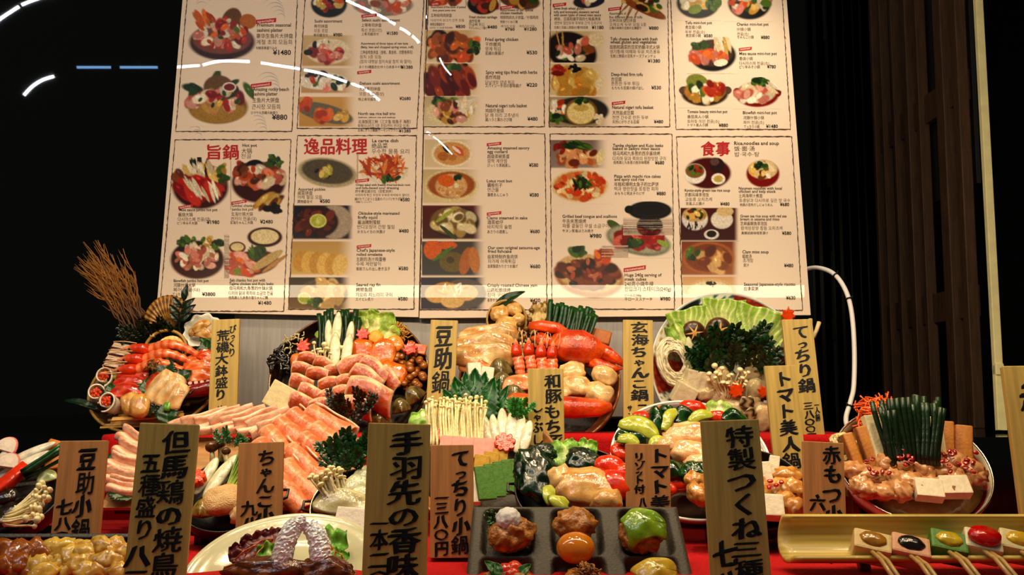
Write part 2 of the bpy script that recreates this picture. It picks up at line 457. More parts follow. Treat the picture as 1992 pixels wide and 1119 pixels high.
def rope_border(B, x0t, x1t, yt, x0b, x1b, yb, seed, top=True):
    """hand drawn rope frame of one menu cell"""
    P = [(x0t, yt), (x1t, yt), (x1b, yb), (x0b, yb)]
    gs = []
    r = random.Random(seed)
    for a, b in ((0, 1), (1, 2), (2, 3), (3, 0)):
        if a == 0 and not top: continue
        (ax, ay), (bx, by) = board_local(B, *P[a]), board_local(B, *P[b])
        L = math.hypot(bx - ax, by - ay); n = max(8, int(L / 0.006)); V = []; f = []
        ux, uy = (bx - ax) / L, (by - ay) / L
        for i in range(n + 1):
            s = i / n; j = r.uniform(-1, 1) * 0.0006; w = (0.0011 if a % 2 else 0.0015) * r.uniform(0.45, 1.35)
            cx, cy = ax + (bx - ax) * s - uy * j, ay + (by - ay) * s + ux * j
            V += [(cx - uy * w, cy + ux * w, 0.0006), (cx + uy * w, cy - ux * w, 0.0006)]
            if i: k = 2 * i; f.append((k - 2, k - 1, k + 1, k))
        gs.append(G(V, f, '#4e2c1c', True))
        for i in range(0, n, 2):                     # frayed strokes of the rope
            s = r.random(); j = r.uniform(-1.6, 1.6) * 0.0012; l = r.uniform(0.003, 0.008); w = 0.0005
            cx, cy = ax + (bx - ax) * s - uy * j, ay + (by - ay) * s + ux * j; tl = r.uniform(-0.3, 0.3)
            dx, dy = ux * l - uy * l * tl, uy * l + ux * l * tl
            gs.append(G([(cx, cy, 0.0008), (cx + dx, cy + dy, 0.0008), (cx + dx - uy * w, cy + dy + ux * w, 0.0008), (cx - uy * w, cy + ux * w, 0.0008)], [(3, 2, 1, 0)] if False else [(0, 1, 2, 3)], '#4e2c1c', True))
    obj('cell_border', join(gs), M_ink['b'], B['t'], smooth=False)
for i, (B, a) in enumerate([
    (BL, (369, 581, -60, 342, 568, 256, 0)), (BL, (597, 828, -60, 578, 811, 250, 0)), (BR, (836, 1056, -60, 823, 1059, 247, 0)), (BR, (1072, 1298, -60, 1068, 1303, 247, 0)), (BR, (1302, 1518, -60, 1315, 1538, 252, 0)),
    (BL, (341, 566, 272, 310, 552, 606, 1)), (BL, (579, 810, 264, 561, 805, 602, 1)), (BR, (823, 1060, 260, 817, 1064, 603, 1)), (BR, (1070, 1307, 261, 1074, 1312, 602, 1)), (BR, (1316, 1540, 266, 1328, 1561, 604, 1))]):
    rope_border(B, *a[:6], 40 + i, bool(a[6]))

# --- printed dish pictures: colour grids painted stroke by stroke
class Pic:
    def __init__(s, x0, y0, x1, y1, seed):
        s.box = (x0, y0, x1, y1); s.w, s.h = int((x1 - x0) / 1.25), int((y1 - y0) / 1.25)
        s.a = np.tile(C3(PAPER), (s.h, s.w, 1)); s.r = np.random.RandomState(seed)
        yy, xx = np.mgrid[0:s.h, 0:s.w]; s.X = x0 + (xx + 0.5) / s.w * (x1 - x0); s.Yy = y0 + (yy + 0.5) / s.h * (y1 - y0)
        g = s.r.rand(s.h // 2 + 3, s.w // 2 + 3)
        s.n = np.kron(g, np.ones((2, 2)))[:s.h, :s.w]
    def put(s, m, c):
        c = C3(c); s.a = s.a * (1 - m[..., None]) + c * m[..., None]
    def ell(s, cx, cy, rx, ry, c, rot=0, soft=0.12, tex=0.25):
        x0, y0, x1, y1 = s.box; R = max(rx, ry) * 1.05 + 1
        i0, i1 = max(int((cx - R - x0) / (x1 - x0) * s.w), 0), min(int((cx + R - x0) / (x1 - x0) * s.w) + 2, s.w)
        j0, j1 = max(int((cy - R - y0) / (y1 - y0) * s.h), 0), min(int((cy + R - y0) / (y1 - y0) * s.h) + 2, s.h)
        if i1 <= i0 or j1 <= j0: return
        w = (slice(j0, j1), slice(i0, i1))
        t = math.radians(rot); dx, dy = s.X[w] - cx, s.Yy[w] - cy
        u = (dx * math.cos(t) + dy * math.sin(t)) / rx; v = (-dx * math.sin(t) + dy * math.cos(t)) / ry
        d = np.sqrt(u * u + v * v); m = (1 - sm(1 - soft, 1 + soft * 0.3, d))[..., None]
        cc = C3(c) * (1 + tex * (s.n[w][..., None] - 0.5)); s.a[w] = s.a[w] * (1 - m) + cc * m
    def rect(s, c, fade=0.35, c2=None, x1=None):
        x0, y0, xe, y1 = s.box; u = (s.X - x0) / ((x1 or xe) - x0); m = 1 - sm(1 - fade, 1.0, u)
        m = m * (1 - sm(0.93, 1.0, (s.Yy - y0) / (y1 - y0))) * sm(0, 0.04, (s.Yy - y0) / (y1 - y0))
        cc = C3(c) if c2 is None else mixc(c, c2, (s.Yy - y0) / (y1 - y0))
        s.a = s.a * (1 - m[..., None]) + cc * m[..., None]
    def scat(s, n, cx, cy, rx, ry, size, pal, asp=1.6, rot=None):
        for k in range(n):
            a = s.r.uniform(0, 6.28); q = math.sqrt(s.r.rand()); z = size * s.r.uniform(0.6, 1.3)
            x, y = cx + rx * q * math.cos(a), cy + ry * q * math.sin(a)
            c = C3(pal[s.r.randint(len(pal))]) * s.r.uniform(0.75, 1.15); ro = s.r.uniform(0, 180) if rot is None else rot + s.r.uniform(-15, 15)
            s.ell(x, y, z * asp, z, c, ro, 0.3, 0.2)
            if s.r.rand() < 0.4: s.ell(x - z * 0.3, y - z * 0.4, z * 0.5, z * 0.25, np.minimum(c * 1.7 + 0.05, 1), ro, 0.6, 0)
    def build(s, B):
        x0, y0, x1, y1 = s.box
        jj, ii = np.mgrid[0:s.h, 0:s.w]
        V = board_xy(B, (x0 + ii / (s.w - 1) * (x1 - x0)).ravel(), (y0 + jj / (s.h - 1) * (y1 - y0)).ravel(), 0.0004)
        f = [(j * s.w + i, (j + 1) * s.w + i, (j + 1) * s.w + i + 1, j * s.w + i + 1) for j in range(s.h - 1) for i in range(s.w - 1)]
        return obj('dish_picture', G(V, f, np.clip(s.a, 0, 1).reshape(-1, 3), True), M_print, B['t'], smooth=False)
GR, RD, PK, WH, YE, BR_, DK, OR = ['#3d5a20', '#24401a', '#5f7d2c'], ['#a8301c', '#8a1e12', '#c04a30'], ['#d99080', '#c9705c', '#e6b3a0'], ['#efe2c8', '#e6d3b0', '#f6ecd8'], ['#d8b060', '#e6c47a', '#c79a48'], ['#7a4420', '#96582a', '#5c3016'], ['#20140e', '#3a261a', '#120c0a'], ['#d2622a', '#e07f3c', '#b84c1e']
# pic: box, then strokes  e=ellipse(cx,cy,rx,ry,col[,rot])  s=scatter(n,cx,cy,rx,ry,size,palette[,aspect,rot])  r=background(col[,fade,col2])
PICS = [
 ((362, 8, 500, 122), [('e', 432, 82, 66, 36, '#4a2c22'), ('e', 432, 76, 60, 30, '#8c5a48'), ('e', 450, 42, 20, 28, '#7a5426', 20), ('e', 482, 42, 17, 15, '#c07a30', 12), ('s', 46, 432, 66, 50, 26, 7, RD + PK + WH), ('s', 12, 430, 60, 56, 24, 5, GR + OR), ('s', 9, 400, 40, 16, 16, 5, OR, 3, 60)]),
 ((352, 138, 494, 246), [('e', 424, 208, 60, 34, '#8a6a2c'), ('e', 424, 214, 56, 26, '#b08c44'), ('s', 14, 424, 178, 62, 22, 8, GR, 2.6), ('e', 425, 170, 30, 24, '#7a5a30'), ('s', 40, 420, 196, 54, 18, 8, RD + PK + WH + YE), ('e', 446, 170, 14, 10, '#e8dcd0'), ('e', 446, 170, 11, 7, '#8a3020'), ('s', 6, 425, 190, 46, 16, 4, GR)]),
 ((600, -30, 680, 38), [('e', 640, 8, 36, 27, '#14100e'), ('s', 26, 640, 2, 28, 18, 6, OR + WH + RD + YE)]),
 ((680, -20, 810, 34), [('e', 745, 10, 60, 22, '#a08e80'), ('s', 26, 748, 8, 48, 14, 7, OR + WH + PK + ['#9a6040'])]),
 ((588, 68, 696, 130), [('r', '#d9c096', .3, '#c9a673'), ('e', 640, 100, 46, 25, '#e9dabd'), ('s', 7, 625, 85, 18, 6, 6, DK + WH), ('s', 20, 637, 104, 32, 12, 8, RD + PK, 1.4), ('e', 600, 102, 9, 6, '#2a2018')]),
 ((586, 132, 696, 182), [('r', '#dccbb0', .35, '#c8a06c'), ('e', 628, 158, 50, 17, '#efe6da'), ('s', 7, 610, 146, 22, 6, 5, DK), ('s', 26, 636, 162, 42, 9, 6, OR + WH + PK + GR)]),
 ((582, 188, 696, 248), [('r', '#d4aa64', .3, '#c79c58'), ('e', 632, 220, 58, 18, '#7c7660', 14), ('s', 9, 594, 206, 10, 9, 7, OR), ('s', 12, 632, 226, 17, 10, 8, OR, 1.5), ('s', 10, 666, 228, 10, 12, 6, YE)]),
 ((832, -20, 908, 12), [('s', 22, 868, 0, 30, 9, 7, BR_ + RD + OR)]),
 ((905, -20, 974, 32), [('e', 939, 8, 31, 21, '#1c1210'), ('s', 22, 938, 4, 24, 14, 7, RD + BR_), ('e', 958, 10, 6, 13, '#c8a050', 20)]),
 ((970, -24, 1054, 20), [('e', 1010, 0, 42, 18, '#6e4a34', 10), ('s', 16, 1014, 0, 28, 10, 7, YE + BR_ + GR)]),
 ((826, 58, 940, 122), [('r', '#d8bd8e', .3, '#e6d2ae'), ('s', 8, 850, 72, 24, 10, 10, DK), ('s', 70, 880, 92, 46, 25, 8, OR + BR_ + ['#c47430', '#a85a20']), ('s', 12, 922, 94, 9, 14, 5, GR)]),
 ((824, 123, 944, 187), [('r', '#dcc08e', .35, '#e0c79a'), ('e', 872, 158, 52, 27, '#7a4624'), ('s', 60, 872, 158, 50, 22, 9, ['#7a2a10', '#963c18', '#5c1c0a', '#b05424'], 2.2, 65), ('s', 9, 890, 130, 20, 5, 5, GR)]),
 ((823, 187, 942, 247), [('r', '#cbb791', .35, '#dfd0ae'), ('e', 876, 220, 50, 26, '#e2d3ac'), ('s', 20, 874, 202, 26, 9, 7, GR + ['#8a9a40']), ('s', 46, 876, 220, 30, 18, 7, YE + BR_ + PK), ('s', 16, 906, 208, 16, 12, 4, WH, 3)]),
 ((1112, -20, 1176, 20), [('e', 1146, 2, 32, 14, '#3a3444', -6), ('s', 8, 1146, -2, 18, 7, 6, PK + WH)]),
 ((1182, -20, 1296, 44), [('s', 8, 1220, 14, 26, 12, 1.3, ['#a87840'], 16, 120), ('e', 1250, 14, 52, 11, '#9a5a30', 26), ('s', 16, 1246, 10, 40, 16, 6, GR + YE + ['#5c2a18'], 1.5, 26)]),
 ((1068, 60, 1190, 122), [('r', '#d6c296', .45, '#d2bd92'), ('e', 1112, 100, 52, 38, '#2c1a18', 20), ('e', 1158, 78, 17, 13, '#ead9b4'), ('s', 34, 1114, 96, 34, 20, 7, WH + PK + GR + BR_), ('s', 5, 1090, 80, 8, 12, 1.3, ['#c09a60'], 14, 80)]),
 ((1068, 123, 1190, 187), [('r', '#e3cfa4', .35, '#dfc899'), ('e', 1122, 158, 54, 29, '#ecdcb8'), ('s', 56, 1120, 160, 42, 22, 9, YE + ['#d49a3c', '#c88a34']), ('s', 9, 1120, 134, 14, 6, 4, DK), ('s', 6, 1084, 138, 9, 8, 5, RD, 2.5)]),
 ((1068, 188, 1190, 248), [('r', '#b8a888', .3, '#a89878'), ('e', 1128, 216, 58, 28, '#3a3430'), ('s', 22, 1084, 212, 16, 14, 5, OR + WH), ('s', 12, 1082, 228, 14, 8, 5, GR), ('e', 1130, 218, 33, 27, '#8c6c30'), ('e', 1130, 219, 28, 23, '#e8d49a'), ('e', 1130, 210, 15, 7, '#d0b46c'), ('s', 7, 1130, 198, 12, 4, 5, GR), ('s', 7, 1166, 230, 9, 9, 5, WH)]),
 ((1312, -30, 1404, 40), [('e', 1358, 6, 43, 31, '#1e1a18'), ('s', 16, 1345, -2, 30, 15, 9, WH + YE), ('s', 14, 1386, 4, 13, 16, 6, GR), ('e', 1352, 18, 14, 9, '#8a9a40', -15)]),
 ((1410, -30, 1506, 42), [('e', 1458, 6, 43, 33, '#1e1a18'), ('s', 44, 1458, 0, 36, 22, 7, OR + WH + YE + GR + PK)]),
 ((1336, 72, 1440, 144), [('e', 1387, 108, 46, 32, '#16110f'), ('e', 1387, 104, 40, 26, '#5a3a28'), ('s', 16, 1364, 92, 15, 9, 5, GR), ('s', 16, 1398, 88, 22, 12, 4, WH + YE, 5, 80), ('s', 26, 1380, 110, 34, 10, 7, PK + OR), ('e', 1402, 122, 14, 7, '#f0e6d0', -8)]),
 ((1320, 143, 1424, 210), [('e', 1371, 182, 47, 25, '#4a3428'), ('e', 1330, 176, 9, 8, '#6a5040'), ('e', 1414, 176, 9, 8, '#6a5040'), ('e', 1371, 178, 41, 22, '#c08a40'), ('e', 1356, 160, 22, 16, '#8c9040', 10), ('s', 28, 1376, 180, 34, 16, 7, YE + WH + GR), ('s', 12, 1390, 172, 18, 10, 8, RD + OR)]),
 ((1426, 150, 1520, 212), [('e', 1473, 184, 43, 25, '#8c1a14'), ('e', 1434, 180, 8, 9, '#8c1a14'), ('e', 1512, 180, 8, 9, '#8c1a14'), ('e', 1473, 180, 37, 21, '#d8c0a0'), ('s', 26, 1470, 180, 32, 16, 8, WH + PK), ('s', 12, 1478, 161, 12, 7, 5, GR), ('s', 8, 1504, 170, 12, 6, 3, WH, 4, 40)]),
 ((334, 306, 450, 408), [('e', 390, 364, 56, 44, '#4e150e'), ('e', 391, 352, 52, 34, '#7a4028'), ('s', 18, 388, 322, 18, 12, 3, DK + GR, 5, 85), ('s', 34, 392, 338, 42, 14, 5, WH + YE, 3, 70), ('s', 14, 350, 346, 12, 14, 6, BR_ + RD), ('s', 30, 386, 368, 44, 18, 9, ['#b8281c', '#c84434', '#a01c14'], 2, 40), ('s', 14, 392, 366, 40, 14, 3, WH, 6, 60), ('s', 10, 432, 338, 10, 16, 6, YE + GR)]),
 ((448, 300, 562, 424), [('e', 503, 356, 54, 40, '#4a140e'), ('e', 503, 340, 50, 26, '#7c4426'), ('e', 494, 322, 18, 11, '#10120a', -10), ('s', 20, 533, 314, 16, 11, 5, GR), ('s', 46, 504, 346, 46, 18, 8, OR + PK + BR_ + WH), ('s', 14, 470, 334, 12, 14, 6, RD + BR_), ('s', 12, 528, 394, 24, 12, 7, YE + BR_, 2.4, -40), ('s', 10, 534, 406, 16, 6, 6, DK)]),
 ((326, 456, 446, 546), [('e', 384, 506, 54, 38, '#521a10'), ('e', 384, 498, 49, 30, '#2c1610'), ('s', 22, 374, 472, 28, 8, 5, GR), ('s', 14, 372, 490, 22, 10, 5, WH, 2.5, 80), ('s', 16, 408, 478, 10, 14, 5, YE + WH), ('s', 60, 384, 504, 42, 20, 6, WH + PK + ['#b07c5c', '#8c5a40']), ('s', 10, 424, 476, 10, 8, 5, GR)]),
 ((436, 440, 560, 542), [('e', 515, 462, 35, 20, '#4a1812'), ('e', 515, 461, 28, 15, '#ead9ae'), ('e', 462, 482, 17, 12, '#7a4a24'), ('e', 462, 481, 13, 8, '#e6d4a4'), ('e', 490, 512, 54, 25, '#6a2a1c', -8), ('s', 36, 468, 514, 30, 18, 7, PK + OR, 2, 30), ('e', 500, 492, 20, 13, '#4a5a2c', -25), ('s', 8, 500, 492, 14, 10, 3, GR, 4, 70), ('e', 520, 506, 36, 9, '#cdb27c', -32), ('e', 535, 512, 32, 4, '#c79a5c', -35), ('e', 462, 528, 8, 7, '#8c9a40')]),
 ((578, 300, 697, 370), [('e', 637, 336, 60, 29, '#b8ac8a', 8), ('e', 637, 334, 52, 24, '#665c4a', 8), ('s', 16, 632, 334, 16, 10, 5, ['#b8b050', '#d8c880', '#c05a30', '#2a2418', '#a07c3c'])]),
 ((694, 296, 800, 360), [('e', 748, 334, 49, 23, '#e8dcc4'), ('s', 90, 748, 326, 44, 20, 2.6, OR + ['#d88a4a', '#e6a868', '#b85a24'], 5), ('s', 8, 752, 348, 34, 5, 4, GR)]),
 ((570, 399, 688, 467), [('r', '#241c30', .12, '#3a2c34'), ('e', 650, 432, 36, 34, '#b8a894'), ('e', 616, 432, 44, 32, '#3a1c18'), ('s', 50, 612, 434, 38, 25, 7, ['#4a1c14', '#6a2c1c', '#2c100c', '#7c3c2a']), ('e', 619, 430, 17, 14, '#d8d888'), ('e', 619, 430, 14, 11, '#b8b84c'), ('s', 6, 619, 430, 8, 6, 4, ['#cfd27a'])]),
 ((566, 469, 692, 536), [('r', '#c8a468', .3, '#d8b878')] + [('e', 586 + 15 * k, 508 + 1.5 * k, 15, 22, c, 15) for k, c in enumerate(['#d0a04c', '#e2bc6a', '#d0a24e', '#e4c072', '#d4a854', '#e8c880'])]),
 ((562, 539, 684, 603), [('r', '#3c322c', .2, '#8c6c3c'), ('e', 628, 572, 50, 30, '#6a5e48'), ('s', 40, 630, 572, 36, 24, 9, ['#d8b478', '#e6cc98', '#c89c58']), ('e', 592, 580, 13, 12, '#cfd080'), ('e', 592, 580, 10, 9, '#b4b850'), ('s', 6, 612, 586, 14, 7, 6, GR)]),
 ((826, 271, 930, 327), [('r', '#d8c6a0', .4, '#e0cca8'), ('e', 879, 299, 41, 27, '#efe2c4'), ('e', 879, 299, 36, 23, '#d3a468'), ('e', 862, 304, 11, 9, '#b87a38'), ('e', 880, 306, 8, 7, '#c08844'), ('e', 868, 290, 5, 10, '#2e3c1c', -40), ('e', 892, 294, 13, 7, '#d86a4c', 40), ('e', 888, 292, 11, 3, '#f0e0cc', 40)]),
 ((823, 329, 940, 397), [('r', '#c9b890', .4, '#e0cda4'), ('e', 878, 362, 54, 32, '#e4d3a4'), ('e', 878, 360, 48, 27, '#a8642c'), ('e', 878, 362, 32, 24, '#d8b080'), ('s', 30, 880, 368, 26, 16, 4, ['#e0bc8c', '#c89860'], 1), ('e', 868, 352, 17, 12, '#d8742c', 10), ('s', 4, 890, 345, 10, 4, 4, GR), ('e', 888, 361, 5, 5, '#e8dcb0')]),
 ((822, 399, 942, 467), [('r', '#6a2418', .2, '#54281c'), ('e', 884, 432, 50, 32, '#3a2a28'), ('e', 880, 430, 44, 28, '#8c6c40'), ('s', 30, 884, 432, 38, 22, 9, ['#d8c48c', '#b89c60', '#e6d8b0', '#8c7448'], 1.4), ('e', 866, 420, 24, 4, '#a8b04c', -35), ('e', 872, 452, 22, 4, '#4a5c2c', 40)]),
 ((821, 469, 946, 538), [('r', '#5a5248', .25, '#4c4a48'), ('e', 842, 486, 18, 20, '#d8702c'), ('e', 870, 478, 20, 8, '#d8702c'), ('e', 880, 510, 26, 20, '#7a6a34'), ('e', 876, 506, 8, 7, '#5c4c24'), ('e', 906, 508, 12, 28, '#b8743c', 15), ('e', 922, 506, 11, 26, '#c8884c', -8), ('e', 862, 494, 26, 4, '#5c8034', -35)]),
 ((819, 539, 948, 604), [('r', '#3a3448', .2, '#463c4c'), ('e', 902, 572, 46, 30, '#6a625c'), ('e', 850, 572, 24, 18, '#d8b070'), ('e', 880, 584, 24, 16, '#e0bc80'), ('e', 906, 570, 24, 16, '#d8b478'), ('e', 866, 562, 24, 13, '#c8964c'), ('s', 26, 880, 562, 22, 9, 2.5, YE + WH, 4)]),
 ((1071, 272, 1184, 328), [('r', '#8a7870', .3, '#a09088'), ('s', 34, 1128, 306, 38, 14, 8, ['#d8a070', '#b86a3c', '#e6c090', '#7a3418'], 1.5), ('s', 9, 1092, 286, 12, 9, 6, RD), ('s', 24, 1126, 284, 24, 7, 3, GR, 4, 20), ('e', 1168, 306, 8, 16, '#e6d6a8', 10)]),
 ((1071, 329, 1194, 397), [('e', 1128, 362, 57, 32, '#e4cfa0'), ('e', 1128, 362, 52, 29, '#d88a50'), ('s', 60, 1128, 362, 46, 25, 6, ['#e8c890', '#d8642c', '#f0dcb0', '#c8481c']), ('s', 24, 1132, 356, 18, 10, 3, DK + GR, 3)]),
 ((1212, 392, 1312, 458), [('e', 1264, 440, 26, 22, '#120f10'), ('e', 1264, 410, 44, 19, '#1a1618'), ('e', 1264, 408, 39, 15, '#2c282a'), ('e', 1264, 409, 30, 10, '#242022'), ('e', 1224, 408, 9, 8, '#1a1618')]),
 ((1170, 424, 1313, 502), [('e', 1196, 440, 18, 8, '#5a6a34', 35), ('e', 1242, 468, 66, 29, '#8c9078', 12), ('e', 1242, 466, 60, 25, '#b0ac94', 12), ('s', 50, 1244, 464, 46, 18, 8, ['#a8241c', '#c04838', '#8a1812', '#d07060'], 1.8), ('s', 7, 1236, 474, 18, 6, 6, GR), ('e', 1290, 474, 14, 5, '#9cb050', 25)]),
 ((1074, 478, 1222, 584), [('e', 1146, 538, 70, 42, '#b07848', 10), ('e', 1146, 532, 66, 38, '#d8b888', 10), ('s', 70, 1144, 532, 54, 26, 10, ['#4a2418', '#6a3420', '#8c4c30', '#321610', '#7c3424'], 1.5, 20), ('s', 12, 1146, 526, 44, 18, 4, ['#b0553c', '#c07858'], 2), ('s', 10, 1126, 490, 12, 8, 7, GR), ('s', 7, 1174, 496, 17, 9, 9, OR)]),
 ((1328, 303, 1424, 370), [('e', 1377, 337, 46, 31, '#5c0e10'), ('e', 1352, 338, 22, 20, '#efe6da'), ('e', 1352, 333, 19, 14, '#8c6a3c'), ('s', 10, 1352, 332, 12, 8, 4, GR + RD), ('e', 1394, 322, 15, 15, '#3a2220'), ('e', 1390, 315, 9, 8, '#6a4c48'), ('e', 1397, 348, 14, 11, '#efe6da'), ('e', 1397, 348, 9, 7, '#c8b060')]),
 ((1448, 306, 1520, 367), [('e', 1484, 338, 33, 27, '#8c1614'), ('e', 1484, 330, 29, 19, '#e0c898'), ('s', 24, 1482, 332, 22, 13, 6, YE + BR_ + WH), ('s', 8, 1482, 322, 12, 5, 4, GR)]),
 ((1324, 404, 1438, 470), [('r', '#5c1418', .1, '#4a1014'), ('e', 1352, 426, 26, 23, '#e0d8d0'), ('e', 1352, 418, 24, 15, '#c8a878'), ('s', 18, 1352, 418, 17, 9, 5, GR + RD + YE), ('s', 12, 1352, 442, 22, 6, 1.3, DK, 5, 90), ('e', 1404, 428, 22, 18, '#e6dccc'), ('e', 1410, 412, 17, 10, '#d8c090'), ('e', 1384, 456, 15, 10, '#e6dcd4'), ('e', 1384, 455, 10, 7, '#2a1410')]),
 ((1326, 469, 1438, 537), [('r', '#8c4824', .15, '#a86838'), ('e', 1378, 502, 52, 32, '#b8743c'), ('e', 1378, 502, 46, 28, '#8c4a20'), ('s', 24, 1384, 506, 32, 18, 9, ['#c89058', '#a06030', '#e0b880', '#7a3c18'], 1.5), ('s', 8, 1352, 496, 14, 9, 6, GR)]),
 ((1328, 538, 1438, 572), [('r', '#d8a878', .15, '#e6c8a0'), ('e', 1382, 568, 50, 26, '#e0c090'), ('e', 1382, 568, 44, 21, '#efe0c0'), ('s', 9, 1384, 553, 12, 3, 3, BR_ + DK)]),
]
for i, (b, ops) in enumerate(PICS):
    p = Pic(*b, 100 + i)
    for o in ops:
        k = o[0]
        if k == 'e': p.ell(*o[1:6], rot=o[6] if len(o) > 6 else 0)
        elif k == 's': p.scat(*o[1:])
        else: p.rect(*o[1:])
    p.build(B_of((b[0] + b[2]) / 2, (b[1] + b[3]) / 2))

# pale wave drawings behind the first cell
def wave(px, py, s, flip=1):
    B = BL; gs = []
    for k in range(5):
        pts = []
        for i in range(15):
            a = i / 14 * (2.2 + 0.25 * k); rr = s * (1 - 0.15 * k) * (1 - 0.35 * i / 14)
            x, y = px + flip * (rr * math.cos(2.6 - a) + 3 * k), py - rr * math.sin(2.6 - a) + 4 * k
            pts.append((*board_local(B, x, y), 0.0003))
        w = 0.0016; V = []; f = []
        for i, (x, y, z) in enumerate(pts):
            t = 1 - abs(i / 14 - 0.5) * 1.6
            V += [(x, y - w * t, z), (x, y + w * t, z)]
            if i: f.append((2 * i - 2, 2 * i, 2 * i + 1, 2 * i - 1))
        gs.append(G(V, f, '#c9bfb8', True))
    obj('wave_drawing', join(gs), ink('ink_pale_blue', '#c4b9b4'), B['t'], smooth=False)
for a in ((535, 20, 26), (400, 4, 26, -1), (525, 165, 28), (500, 240, 26), (480, 210, 18, -1), (375, 250, 20)): wave(*a)

